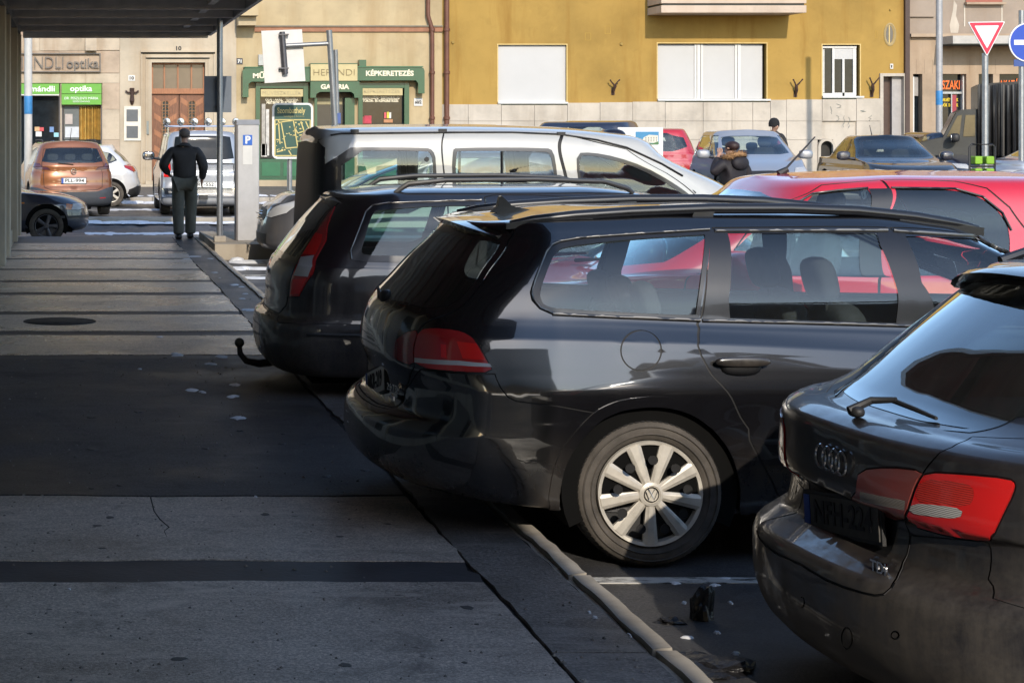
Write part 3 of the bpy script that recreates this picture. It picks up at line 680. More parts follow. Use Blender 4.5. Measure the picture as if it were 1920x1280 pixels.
# concrete plinth with the ticket machine
pl = MB().prism([(2.01, 27.4), (2.93, 27.4), (2.80, 27.55), (2.80, 30.9), (2.01, 30.9)], -0.05, 0.225, 'z').build('concrete_plinth', plaster('old_concrete', (0.46, 0.40, 0.32), amount=0.9, sc=2.0)); tag(pl, 'low concrete plinth carrying the parking ticket machine and the canopy post', 'plinth')

# ------------------------------------------------------------------ building on the left with its canopy
PIL = plaster('stone_pilaster', (0.62, 0.55, 0.44), amount=0.5); DARKW = plain('dark_shop_glass', (0.015, 0.018, 0.02), 0.08, var=0.2)
lb = empty('shop_building', (-1.2, 15, 0), label='dark shop front with stone pilasters along the left edge of the sidewalk', cat='building')
def lbuild(m_, n, mat): o = m_.build(n, mat, lb); o.matrix_parent_inverse = Matrix.Translation((1.2, -15, 0)); return o
lbuild(MB().box(-9, -1.06, -25, 31.0, -0.2, 3.4), 'wall', plain('dark_wall', (0.12, 0.11, 0.1), 0.5))
lbuild(MB().box(-9, -0.86, -25, 31.0, 3.4, 11.0), 'upper_wall', plaster('grey_plaster_left', (0.3, 0.28, 0.25)))
lbuild(MB().box(-1.06, -0.93, -25, 31.0, 0.1, 0.35), 'plinth', PIL)
for i, yy in enumerate([2.5, 6.5, 10.5, 14.3, 17.8, 21.1, 23.9, 25.7, 29.0, 30.8]):
    lbuild(MB().box(-1.06, -0.855, yy, yy + 0.32, 0.16, 3.4, 0.012), 'pilaster', PIL)
    if i < 9: lbuild(MB().box(-1.058, -1.04, yy + 0.4, yy + 1.5, 0.4, 2.6), 'shop_window', DARKW)
lbuild(MB().box(-0.855, -0.77, 15.6, 16.0, 3.02, 3.26, 0.03), 'wall_lamp', plain('black_lamp', (0.006, 0.006, 0.006), 0.4))
CAN = plain('canopy_grey_paint', (0.62, 0.56, 0.5), 0.6, var=0.2, scale=3)
cn = empty('canopy', (0.7, 15, 3.4), label='flat grey canopy with cross beams over the sidewalk', cat='canopy')
def cbuild(m_, n, mat): o = m_.build(n, mat, cn); o.matrix_parent_inverse = Matrix.Translation((-0.7, -15, -3.4)); return o
cbuild(MB().box(-0.86, 2.25, -26, 32.4, 3.62, 3.74), 'deck', CAN)
cbuild(MB().box(2.252, 2.31, -26, 32.4, 3.44, 3.76), 'fascia', plain('canopy_fascia', (0.28, 0.265, 0.26), 0.5, var=0.1))
cbuild(MB().box(-0.86, 2.25, 32.28, 32.398, 3.40, 3.618), 'end_fascia', CAN)
for i in range(27):
    yy = 31.0 - i * 1.92
    cbuild(MB().box(-0.86, 2.25, yy, yy + 0.11, 3.44, 3.618), 'cross_beam', CAN)
    if i < 22: cbuild(MB().box(1.75, 1.85, yy - 1.805, yy - 0.002, 3.5, 3.618), 'purlin', CAN)
cp_ = empty('canopy_post', (2.12, 27.95, 0.225), label='slim steel canopy post with square foot plate at the kerb', cat='post')
MB().lathe([(0.0, 0), (0.045, 0), (0.045, 3.25), (0, 3.25)], n=16).build('shaft', plain('post_steel', (0.30, 0.31, 0.33), 0.35, 0.7, var=0.1), cp_, True, 60)
MB().box(-0.085, 0.085, -0.085, 0.085, 0, 0.09, 0.01).build('foot', STONE, cp_)
sb = empty('sign_board', (2.12, 28.0, 2.4), label='dark grey sign board seen from behind on the canopy post', cat='sign')
MB().box(-0.22, 0.18, 0.06, 0.075, -0.29, 0.24).build('panel', plain('sign_back_grey', (0.10, 0.12, 0.15), 0.5, 0.2), sb)
MB().box(-0.06, 0.06, 0.02, 0.06, -0.22, -0.19).build('bracket', DSTEEL, sb); MB().box(-0.06, 0.06, 0.02, 0.06, 0.15, 0.18).build('bracket', DSTEEL, sb)

# ------------------------------------------------------------------ parking ticket machine
pm = empty('ticket_machine', at(465, 455, 28.2)[:2] + (0.225,), label='pale grey parking ticket machine with a blue P panel', cat='ticket machine')
PGREY = plain('machine_grey', (0.42, 0.42, 0.43), 0.45, 0.15, var=0.08)
MB().box(-0.155, 0.165, 0.0, 0.32, 0.0, 1.70, 0.012).build('housing', PGREY, pm)
MB().prism([(-0.01, 1.702), (0.33, 1.702), (0.33, 1.78), (0.05, 1.78)], -0.165, 0.172, 'x').build('hood', plain('machine_hood', (0.25, 0.26, 0.28), 0.45), pm)
MB().box(-0.175, -0.156, 0.01, 0.3, 0.0, 1.74).build('side_panel', plain('machine_side', (0.10, 0.09, 0.09), 0.4), pm)
pp = MB().box(-0.075, 0.062, -0.006, 0.001, 1.405, 1.555).build('symbol_panel', plain('parking_blue', (0.01, 0.11, 0.48), 0.4, var=0.03), pm)
text('P', 'letter', plain('sign_white', (0.8, 0.8, 0.8), 0.5), pp, (-0.005, -0.008, 1.478), 0.15, depth=0.001, bold=0.006)
MB().box(-0.075, 0.062, -0.005, 0.001, 1.12, 1.395).build('notice', plain('notice_paper', (0.6, 0.6, 0.59), 0.6, var=0.05), pm)

# ------------------------------------------------------------------ house fronts (plane at FD metres)
FD = 59.0
def fx(px): return PX(px, FD)
def fz(py): return PZ(py, FD)
def sheet(root, name, mat, X0, X1, Z0, Z1, holes=(), y=FD, reveal=0.22, rmat=None, thick=0.4):
    """wall sheet with rectangular openings (metres) and their reveals"""
    xs = sorted({X0, X1, *[min(max(h[i], X0), X1) for h in holes for i in (0, 1)]}); zs = sorted({Z0, Z1, *[min(max(h[i], Z0), Z1) for h in holes for i in (2, 3)]})
    m_ = MB()
    for i in range(len(xs) - 1):
        for j in range(len(zs) - 1):
            cx, cz = (xs[i] + xs[i + 1]) / 2, (zs[j] + zs[j + 1]) / 2
            if any(h[0] < cx < h[1] and h[2] < cz < h[3] for h in holes): continue
            m_.add([(xs[i], y, zs[j]), (xs[i + 1], y, zs[j]), (xs[i + 1], y, zs[j + 1]), (xs[i], y, zs[j + 1])], [(0, 1, 2, 3)])
    for h in holes:
        a, b, c, d = h; q = y + reveal
        m_.add([(a, y, c), (b, y, c), (b, y, d), (a, y, d), (a, q, c), (b, q, c), (b, q, d), (a, q, d)], [(0, 4, 5, 1), (1, 5, 6, 2), (2, 6, 7, 3), (3, 7, 4, 0)])
    o = m_.build(name, mat, root); return o
def facade(name, label, X0, cat='building'):
    return empty(name, (X0, FD, 0.12), label=label, cat=cat)
def fb(m_, n, mat, root, smooth=False):
    o = m_.build(n, mat, root, smooth)
    r = root
    while r.parent: r = r.parent
    o.location = tuple(-c for c in r.location) if root == r else (0, 0, 0); return o
def fbox(root, n, mat, x0, x1, y0, y1, d0, d1, bev=0.0):    # pixels and depth in front of the wall plane (d0 nearer the street = negative)
    return fb(MB().box(fx(x0), fx(x1), FD + d0, FD + d1, fz(y1), fz(y0), bev), n, mat, root)
def ftext(body, root, mat, px, py, hpx, wpx, d=-0.05, name='lettering', bold=0.004, **kw):
    o = text(body, name, mat, root, (0, 0, 0), hpx / 61.0 * 1.35, width=wpx / 61.0, depth=0.006, bold=bold, **kw)
    r = root
    while r.parent: r = r.parent
    off = Vector(r.location) if root == r else Vector((0, 0, 0)); o.location = Vector((fx(px), FD + d, fz(py))) - off; return o
WHITE = plain('white_paint', (0.60, 0.595, 0.575), 0.5, var=0.05); WHITESH = plain('white_shutter', (0.46, 0.46, 0.46), 0.5, var=0.03, scale=1.5)
GLASSW = plain('window_glass', (0.012, 0.016, 0.02), 0.06, var=0.3, spec=0.3); BROWN = plain('brown_pipe', (0.13, 0.05, 0.03), 0.5, var=0.2, scale=4)
IRON = plain('wrought_iron', (0.05, 0.025, 0.018), 0.6, var=0.3)
HB = 12.0

# --- optician's house
TRAV = plaster('travertine', (0.56, 0.47, 0.36), (0.6, 0.45, 0.35), 0.7, 1.5); TRAV2 = plaster('travertine_pink', (0.52, 0.41, 0.31), (0.6, 0.45, 0.35), 0.8, 1.2)
h1 = facade('optician_house', "travertine clad house with the green optician's shop signs", fx(120))
sheet(h1, 'wall', plaster('optician_plaster', (0.5, 0.42, 0.33)), fx(-600), fx(224.5), 0.12, HB, [(fx(35), fx(113), fz(345), fz(156)), (fx(116), fx(191), fz(345), fz(156))]).location = -Vector(h1.location)
for i, (a, b, c, d, mt) in enumerate([(26, 74, 68, 96, TRAV), (75, 160, 68, 95.5, TRAV), (180, 224, 72, 94.5, TRAV), (26, 110, 96.5, 137.5, TRAV2), (111, 224, 96, 137, TRAV2), (26, 78, 138.5, 156, TRAV), (78.5, 160, 138.5, 156, TRAV), (160.5, 224, 138, 156, TRAV), (192, 224, 156.5, 205, TRAV2), (192, 224, 205.5, 262, TRAV), (192, 224, 262.5, 345, TRAV2), (-60, 25.5, 68, 345, TRAV), (-60, 224, 20, 67.5, TRAV2)]):
    fbox(h1, 'cladding_slab', mt, a, b, c, d, -0.05 - 0.004 * (i % 3), 0.0)
fbox(h1, 'corbel', TRAV, 160, 181, 70, 96, -0.35, -0.0)
fr = fbox(h1, 'sign_frame', plain('sign_bronze', (0.12, 0.11, 0.10), 0.4, 0.5), 20, 188.5, 100, 102.2, -0.16, -0.06)
fbox(h1, 'sign_frame', MATS['sign_bronze'], 20, 188.5, 134, 136, -0.16, -0.06); fbox(h1, 'sign_frame', MATS['sign_bronze'], 186.5, 189, 102.2, 134, -0.16, -0.06)
ftext('MÁNDLI', h1, MATS['sign_bronze'], 73, 119, 24, 92, -0.14, bold=-0.004); ftext('optika', h1, MATS['sign_bronze'], 155, 120, 19, 60, -0.14)
GREEN = plain('lime_sign', (0.11, 0.34, 0.035), 0.45, var=0.04, scale=2); LET = plain('sign_letter_white', (0.8, 0.82, 0.78), 0.5, var=0.03)
g = fbox(h1, 'green_sign', GREEN, 37, 111, 157.5, 177, -0.2, -0.062); ftext('mándli', h1, LET, 80, 167.5, 11, 46, -0.21)
fbox(h1, 'white_strip', WHITE, 37, 111, 177.3, 179.5, -0.19, -0.062)
g = fbox(h1, 'green_sign', GREEN, 115.5, 190, 157.5, 176, -0.2, -0.062); ftext('optika', h1, LET, 152, 167, 11, 41, -0.21)
g = fbox(h1, 'green_sign', GREEN, 115.5, 190, 177, 196.5, -0.2, -0.062); ftext('DR. PESZLENYI MÁRIA', h1, LET, 152.5, 185, 5, 63, -0.21, bold=0.0); ftext('SZEMÉSZ SZAKORVOS', h1, LET, 152.5, 191, 3, 32, -0.21, bold=0.0)
fbox(h1, 'green_sign', GREEN, 26, 35.5, 160, 198, -0.2, -0.062)
for (a, b) in ((36, 112), (117, 190.5)):
    fbox(h1, 'shop_window', GLASSW, a, b, 181 if a < 50 else 197, 344, 0.10, 0.14); fbox(h1, 'window_frame', DSTEEL, a, a + 1.6, 181 if a < 50 else 197, 344, 0.0, 0.09); fbox(h1, 'window_frame', DSTEEL, b - 1.6, b, 181 if a < 50 else 197, 344, 0.0, 0.09)
GOLD = plain('gold_cloth', (0.55, 0.36, 0.10), 0.35, 0.4, var=0.3, scale=6)
cu_ = MB(); n = 46
for i in range(n):
    pass
gx = [149 + (190 - 149) * i / n for i in range(n + 1)]; gy = [0.05 + 0.04 * math.sin(i * 1.35) + 0.015 * math.sin(i * 3.1) for i in range(n + 1)]
cu_.add([(fx(x), FD + yv, fz(z)) for z in (200, 262) for x, yv in zip(gx, gy)], [(i, i + 1, n + 2 + i, n + 1 + i) for i in range(n)]); fb(cu_, 'gold_curtain', GOLD, h1, True)
for (a, b, c, d, col) in [(122, 136, 214, 233, (0.42, 0.36, 0.33)), (122, 148, 238, 258, (0.5, 0.52, 0.55)), (65, 74, 238, 246, (0.55, 0.35, 0.18)), (74, 82, 239, 246, (0.5, 0.06, 0.07)), (93, 101, 238, 248, (0.12, 0.22, 0.42)), (101, 110, 249, 257, (0.25, 0.5, 0.6)), (67, 78, 247, 256, (0.65, 0.65, 0.65)), (120, 148, 199, 262, (0.10, 0.11, 0.11))]:
    fbox(h1, 'window_display', plain('display_%d_%d' % (a, c), col, 0.5), a, b, c, d, 0.03 if b - a < 27 else 0.06, 0.05 if b - a < 27 else 0.07)

# --- house number 10
CREAM = plaster('cream_stone', (0.56, 0.48, 0.37), (0.7, 0.6, 0.5), 0.4)
h2 = facade('door_house', 'cream stone house front with the carved wooden double door number 10', fx(330))
sheet(h2, 'wall', CREAM, fx(224.7), fx(443), 0.12, HB, [(fx(284.5), fx(384.5), fz(352), fz(117.5))], y=FD - 0.04, reveal=0.5).location = -Vector(h2.location)
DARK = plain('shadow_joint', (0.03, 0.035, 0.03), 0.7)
for (a, b, c, d, e) in [(264, 403, 98.5, 101.5, -0.16), (273, 393, 108.5, 111, -0.12)]:
    fbox(h2, 'cornice', CREAM, a, b, c - 3, c, e, -0.042); fbox(h2, 'cornice_joint', DARK, a, b, c, d, -0.06, -0.042)
for (a, b, e) in [(264, 267, -0.10), (400, 403, -0.10), (273, 275.5, -0.08), (390.5, 393, -0.08)]: fbox(h2, 'door_surround', CREAM, a, b, 101.6 if a in (264, 400) else 111.1, 352, e, -0.042)
text_iron = plain('black_letters', (0.01, 0.01, 0.012), 0.5)
ftext('10', h2, text_iron, 335, 91.5, 8, 10, -0.055, 'house_number', bold=0.006)
fbox(h2, 'number_tile', WHITE, 240.5, 253, 141.5, 152, -0.06, -0.042); ftext('10', h2, text_iron, 247, 147, 6, 8, -0.068, 'house_number')
WOOD = plain('door_wood', (0.17, 0.065, 0.028), 0.5, var=0.35, scale=10, stretch=(4, 4, 0.5)); WOODL = plain('door_wood_light', (0.30, 0.12, 0.05), 0.5, var=0.25, scale=10, stretch=(4, 4, 0.5))
dr = empty('double_door', Vector((fx(334), FD, 0.2)) - Vector(h2.location)); dr.parent = h2
def dbox(n, mat, a, b, c, d, y0, y1, par=dr):
    o = MB().box(fx(a), fx(b), FD + y0, FD + y1, fz(d), fz(c)).build(n, mat, par); off = Vector((fx(334), FD, 0.2)); o.location = -off if par == dr else (0, 0, 0); return o
dbox('transom_frame', WOODL, 285, 384, 118, 121, 0.22, 0.34); dbox('transom_frame', WOODL, 285, 384, 166, 176, 0.18, 0.34)
for a in (285, 307.5, 333, 358.5, 381.5): dbox('mullion', WOODL, a, a + 2.6, 121, 166, 0.23, 0.34)
for a in (287.6, 310.1, 335.6, 361.1): dbox('transom_pane', plain('pane_brown', (0.13, 0.10, 0.075), 0.15), a, a + 19.8 if a < 300 else a + 22.8 if a < 361 else a + 20.3, 121, 166, 0.29, 0.31)
for (a, b) in ((285.5, 336), (337.5, 384)):
    lf = dbox('door_leaf', WOOD, a, b, 176, 340, 0.27, 0.33)
    cx = (a + b) / 2
    for k in range(10):
        zt = 182 + k * 15
        for sg in (-1, 1):
            m_ = MB(); x0_, x1_ = fx(cx), fx(cx + sg * 21); m_.add([(x0_, FD + 0.262, fz(zt + 13)), (x1_, FD + 0.262, fz(zt)), (x1_, FD + 0.262, fz(zt + 10)), (x0_, FD + 0.262, fz(zt + 23)), (x0_, FD + 0.272, fz(zt + 13)), (x1_, FD + 0.272, fz(zt)), (x1_, FD + 0.272, fz(zt + 10)), (x0_, FD + 0.272, fz(zt + 23))], [(0, 1, 2, 3), (0, 4, 5, 1), (1, 5, 6, 2), (2, 6, 7, 3), (3, 7, 4, 0)])
            o = m_.build('herringbone_board', WOOD if k % 2 else WOODL, lf); o.location = (0, 0, 0)
    dbox('grille_opening', DARK, cx - 7, cx + 7, 190, 305, 0.245, 0.2615, lf)
    gm = MB()
    for q in (-6, 0, 6): gm.box(fx(cx + q - 0.7), fx(cx + q + 0.7), FD + 0.22, FD + 0.24, fz(306), fz(189))
    for zt in range(196, 306, 12):
        gm.box(fx(cx - 8.5), fx(cx + 8.5), FD + 0.225, FD + 0.243, fz(zt + 1), fz(zt - 0.4)); pa = arc(fx(cx), fz(zt - 2), 0.10, 0.08, 180, 0, 8); gm.tube([(x, FD + 0.23, z) for x, z in pa], 0.012, 5)
    o = gm.build('wrought_grille', plain('grille_bronze', (0.22, 0.11, 0.05), 0.5, 0.3), lf); o.location = (0, 0, 0)
for i, (a, b, c, d) in enumerate([(272, 398, 339, 345), (262, 408, 345, 352)]): fbox(h2, 'step', CREAM, a, b, c, d + 2, -0.35 - 0.3 * i, 0.4)
tf = empty('twin_notice_frame', Vector((fx(248), FD - 0.05, fz(232))), label='white twin notice frame on the cream wall beside the door', cat='notice frame')
def tb(n, mat, a, b, c, d, y0, y1):
    o = MB().box(fx(a), fx(b), FD + y0, FD + y1, fz(d), fz(c)).build(n, mat, tf); o.location = -Vector(tf.location); return o
tb('frame', plain('frame_cream', (0.62, 0.58, 0.5), 0.5), 232.5, 264, 199.5, 264, -0.09, -0.042)
for c in (205.5, 236.5): tb('panel', plain('notice_dark', (0.10, 0.11, 0.12), 0.3), 237, 258.5, c, c + 22.5, -0.1, -0.088)
fbox(h2, 'door_bell', plain('bell_plate', (0.2, 0.22, 0.22), 0.3, 0.6), 274.5, 279, 227, 252, -0.1, -0.06)

def torch_holder(px, py, h, D, label, flip=1, group='wrought-iron torch holders on the house walls'):
    t = empty('torch_holder', at(px, py, D), label=label, cat='wall bracket', group=group); k = h / 61.0
    MB().tube([(0, 0.0, 0), (0, -0.12, 0.35 * k), (0.03 * flip, -0.16, 0.62 * k)], [0.025, 0.045, 0.05], 8).build('stem', IRON, t, True)
    MB().tube([(0.02 * flip, -0.15, 0.6 * k), (-0.10, -0.2, 0.86 * k), (-0.14, -0.2, k)], [0.03, 0.02, 0.025], 6).build('arm', IRON, t, True)
    MB().tube([(0.02 * flip, -0.15, 0.6 * k), (0.09, -0.2, 0.86 * k), (0.16, -0.2, k)], [0.03, 0.02, 0.025], 6).build('arm', IRON, t, True)
    MB().box(-0.05, 0.05, -0.03, 0.02, 0.0, 0.2).build('wall_plate', IRON, t); return t
th = empty('flag_holder', at(247.5, 196, FD - 0.05), label='rusty wrought iron cross shaped flag holder on the cream wall', cat='wall bracket')
MB().tube([(0, 0, 0), (0, -0.06, 0.12), (0, -0.06, 0.3), (0, -0.08, 0.5)], [0.04, 0.075, 0.055, 0.075], 8).build('stem', IRON, th, True); MB().tube([(-0.2, -0.06, 0.42), (-0.12, -0.07, 0.36), (0, -0.08, 0.38), (0.12, -0.07, 0.36), (0.2, -0.06, 0.42)], 0.03, 6).build('arm', IRON, th, True)

# --- house with the green framing shop
BEIGE = plaster('beige_plaster', (0.55, 0.44, 0.27), (0.72, 0.62, 0.5), 0.5, 0.5)
h3 = facade('gallery_house', 'beige plastered house with the green picture framing shop front', fx(640))
sheet(h3, 'wall', BEIGE, fx(443.2), fx(829), 0.12, HB, [(fx(480), fx(577), fz(338), fz(163)), (fx(590), fx(662), fz(352), fz(170)), (fx(671), fx(766), fz(338), fz(163))], reveal=0.3).location = -Vector(h3.location)
fbox(h3, 'string_course', plain('brown_band', (0.28, 0.12, 0.06), 0.6, var=0.2), 477, 829, 51, 60, -0.07, 0); fbox(h3, 'string_course_cap', plain('band_cap', (0.2, 0.17, 0.12), 0.6), 477, 829, 48.2, 50.8, -0.12, 0)
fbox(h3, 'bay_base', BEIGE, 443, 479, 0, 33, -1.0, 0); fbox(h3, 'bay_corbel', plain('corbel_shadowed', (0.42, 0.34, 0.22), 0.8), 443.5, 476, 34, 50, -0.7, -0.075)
SG = plain('shop_green', (0.006, 0.072, 0.028), 0.35, var=0.15, scale=4, coat=0.2); SGL = plain('shop_green_edge', (0.013, 0.12, 0.05), 0.35, var=0.1)
SCREAM = plain('sign_cream', (0.48, 0.40, 0.2), 0.5, var=0.05); OFFW = plain('letter_cream', (0.72, 0.66, 0.5), 0.5)
def fpoly(root, n, mat, pts, d0, d1): return fb(MB().prism([(fx(a), fz(b)) for a, b in pts], FD + d0, FD + d1, 'y'), n, mat, root)
fpoly(h3, 'fascia', SG, [(453, 183), (453, 134), (456, 129.5), (461, 128), (578, 128), (578, 154), (470, 154), (464, 158), (464, 183)], -0.38, 0)
fpoly(h3, 'fascia', SG, [(666.5, 152), (666.5, 127), (786, 127), (790, 129), (792, 134), (792, 176), (780, 176), (780, 157), (776, 151.5)], -0.38, 0)
fbox(h3, 'fascia_cap', SGL, 456, 578, 126.3, 128, -0.42, 0); fbox(h3, 'fascia_cap', SGL, 666.5, 789, 125.3, 127, -0.42, 0)
fbox(h3, 'fascia_stub', SG, 671, 684, 113, 125.2, -0.3, 0)
fpoly(h3, 'porch_arch', SG, [(579, 153.5), (670, 153.5), (671, 184), (661, 184), (660, 177), (655, 173), (597, 173), (590, 177), (589, 184), (579, 184)], -0.42, 0)
fbox(h3, 'cream_sign', SCREAM, 579, 666, 121.5, 152.5, -0.46, -0.02); fbox(h3, 'sign_border', SG, 579, 666, 119.8, 121.4, -0.47, -0.02)
ftext('HERENDI', h3, plain('letter_brown', (0.16, 0.12, 0.05), 0.5), 622.5, 137.5, 13, 76, -0.475, bold=-0.006)
ftext('MŰVÉSZKELLÉK', h3, OFFW, 505, 143.5, 9, 72, -0.39, bold=0.008) if False else ftext('MŰVÉSZ-', h3, OFFW, 502, 143.5, 9, 60, -0.39, bold=0.008)
ftext('KÉPKERETEZÉS', h3, OFFW, 727, 139, 9.5, 89, -0.39, bold=0.008)
ftext('GALÉRIA', h3, OFFW, 624.5, 164, 9, 53, -0.43, bold=0.008)
for (a, b) in ((479, 577), (671, 766)):
    fbox(h3, 'window_post', SG, a, a + 8, 156, 338, -0.12, 0.12); fbox(h3, 'window_post', SG, b - 9, b, 156, 338, -0.12, 0.12); fbox(h3, 'window_head', SG, a + 8, b - 9, 156, 165.5, -0.10, 0.12)
    fbox(h3, 'shop_window', GLASSW, a + 8, b - 9, 179, 297, 0.12, 0.16); fbox(h3, 'stall_riser', SG, a + 8, b - 9, 298, 338, -0.10, 0.15)
    for k in range(2):
        w_ = (b - a - 17) / 2; fbox(h3, 'riser_panel', SGL, a + 11 + k * w_, a + 5 + (k + 1) * w_, 304, 330, -0.13, -0.102)
    fbox(h3, 'cream_sign', SCREAM, a + 9.5 if a < 500 else 673.5, b - 9.5 if a < 500 else 754, 167.5 if a < 500 else 164.5, 181.5 if a < 500 else 179, -0.08, 0.1)
ftext('MŰVÉSZKELLÉK', h3, plain('letter_faded', (0.33, 0.29, 0.2), 0.5), 528, 175, 7, 72, -0.09, bold=-0.004); ftext('KÉPKERETEZÉS', h3, MATS['letter_faded'], 715, 172, 7, 66, -0.09, bold=-0.004)
ftext('OLAJ · AKRIL · TEMPERA', h3, OFFW, 529, 187, 5, 62, 0.1); ftext('FESTÉKEK ÉS ECSETEK', h3, OFFW, 529, 193, 4.5, 57, 0.1)
ftext('ARANYOZÁS · RESTAURÁLÁS', h3, OFFW, 714, 184, 4.5, 72, 0.1); ftext('TÜKÖR- ÉS KÉPKERETEZÉS', h3, OFFW, 714.5, 189.5, 4.5, 67, 0.1)
fbox(h3, 'shop_door', plain('door_dark', (0.02, 0.02, 0.02), 0.2), 594, 646, 184, 352, 0.2, 0.25); fbox(h3, 'porch_post', SG, 589, 594, 184, 352, -0.1, 0.2); fbox(h3, 'porch_post', SG, 646, 664, 184, 352, -0.1, 0.2)
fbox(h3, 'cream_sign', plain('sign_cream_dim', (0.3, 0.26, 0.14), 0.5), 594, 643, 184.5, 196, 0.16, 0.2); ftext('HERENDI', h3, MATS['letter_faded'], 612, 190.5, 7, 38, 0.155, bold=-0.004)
for (a, b, c, d, col) in [(675, 684, 219, 232, (0.3, 0.02, 0.03)), (684, 697, 217, 232, (0.4, 0.02, 0.05)), (721, 725, 211, 222, (0.6, 0.08, 0.1)), (726, 730, 210, 222, (0.6, 0.55, 0.05)), (730.5, 734, 211, 222, (0.7, 0.7, 0.65)), (720, 737, 224, 230, (0.4, 0.18, 0.08)), (491, 498, 195, 292, (0.35, 0.33, 0.30)), (499, 505, 205, 292, (0.5, 0.48, 0.45)), (490, 501, 270, 294, (0.55, 0.52, 0.5))]:
    fbox(h3, 'window_display', plain('gallery_item_%d' % (a * 10 + c), col, 0.5, var=0.25, scale=9), a, b, c, d, 0.06, 0.11)
fbox(h3, 'number_tile', plain('tile_dark', (0.03, 0.03, 0.04), 0.4), 443.5, 455, 109.5, 121, -0.02, 0.0); ftext('71', h3, LET, 449, 115.5, 6, 7, -0.03)
fbox(h3, 'meter_box', plain('meter_grey', (0.4, 0.4, 0.38), 0.5), 484, 494, 103, 123, -0.15, 0)
fbox(h3, 'number_tile', WHITE, 776, 792, 184.5, 199, -0.03, 0); ftext('60/2', h3, text_iron, 784, 192, 6, 12, -0.04)
fbox(h3, 'plinth', plaster('plinth_tan', (0.5, 0.41, 0.28)), 443.4, 829, 337.5, 353, -0.14, -0.0)
def downpipe(px0, px1, label, kink=0):
    x = (px0 + px1) / 2; p = empty('downpipe', at(x, 350, FD - 0.14), label=label, cat='downpipe'); r = (px1 - px0) / 2 / 61.0; zb = p.location.z
    zs = [8.0, PZ(30, FD), PZ(52, FD), PZ(70, FD), 0.0]; dx = [-0.13 * kink, -0.13 * kink, -0.02 * kink, 0, 0]
    MB().tube([(d, 0, z - zb) for d, z in zip(dx, zs)], r, 10).build('pipe', BROWN, p, True)
    for z in (PZ(225, FD), PZ(140, FD), PZ(60, FD)): MB().lathe([(r, 0), (r * 1.3, 0.02), (r * 1.3, 0.09), (r, 0.11)], (0, 0, z - zb), n=12).build('clamp', BROWN, p, True)
downpipe(806.5, 814.5, 'kinked brown downpipe on the beige wall', 1); downpipe(833, 842.5, 'straight brown downpipe at the left edge of the yellow house')

# --- yellow house
YEL = plaster('ochre_plaster', (0.43, 0.275, 0.075), (0.72, 0.62, 0.5), 0.9, 0.45); PLI = plaster('pale_plinth_stone', (0.60, 0.54, 0.46), (0.6, 0.55, 0.5), 0.55, 0.8)
h4 = facade('yellow_house', 'ochre yellow plastered house with white shutters and a balcony', fx(1260))
wins = [(934, 1062, 84.5, 195), (1233, 1437, 82, 189.5), (1542, 1612, 84.5, 184)]
holes = [(fx(a), fx(b), fz(d), fz(c)) for a, b, c, d in wins] + [(fx(1651), fx(1697), 0.3, fz(139))]
sheet(h4, 'wall', YEL, fx(829.2), fx(1700), fz(196), HB, holes, reveal=0.24).location = -Vector(h4.location)
sheet(h4, 'lower_wall', PLI, fx(829.2), fx(1700), 0.0, fz(196), [(fx(1651), fx(1697), 0.0, fz(139)), (fx(1533), fx(1562), 0.0, fz(262))], reveal=0.3).location = -Vector(h4.location)
def ytop(x): return np.interp(x, [830, 1230, 1700], [197.5, 191, 184])
edges = [830, 877, 939, 1001, 1063, 1124, 1185, 1246, 1317, 1371, 1410, 1443, 1473, 1540, 1604, 1650]
ix = 0
for i in range(len(edges) - 1):
    a, b = edges[i], edges[i + 1]; tops = [w for w in wins if w[0] < (a + b) / 2 < w[1]]
    t = max(ytop((a + b) / 2), tops[0][3] + 2.5 if tops else 0)
    fbox(h4, 'plinth_slab', PLI, a + 0.35, b - 0.35, t, 227, -0.07 - 0.003 * (i % 3), 0.0); a2 = a + (b - a) * 0.45
    off = 20 if i % 2 else 32
    if not (1505 < a < 1560): fbox(h4, 'plinth_slab', PLI, a + 0.35, b - 0.35, 227.6, 262, -0.07 - 0.003 * ((i + 1) % 3), 0.0)
fbox(h4, 'plinth_slab', PLI, 1604.4, 1649.7, 262.6, 330, -0.072, 0); fbox(h4, 'plinth_slab', PLI, 830, 1531, 262.6, 352, -0.074, 0)
ar = MB(); pa = arc(fx(1548), fz(276), 0.27, 0.27, 0, 180, 14); pb = arc(fx(1548), fz(276), 0.19, 0.19, 180, 0, 14)
ar.prism([(fx(1548) + 0.27, 0.1)] + pa + [(fx(1548) - 0.27, 0.1), (fx(1548) - 0.19, 0.1)] + pb + [(fx(1548) + 0.19, 0.1)], FD - 0.12, FD - 0.0, 'y'); fb(ar, 'cellar_arch', PLI, h4)
fbox(h4, 'cellar_door', plain('cellar_dark', (0.02, 0.018, 0.015), 0.7), 1533, 1562, 262, 340, 0.12, 0.16)
EDGE = plain('window_edge_tan', (0.55, 0.40, 0.15), 0.6)
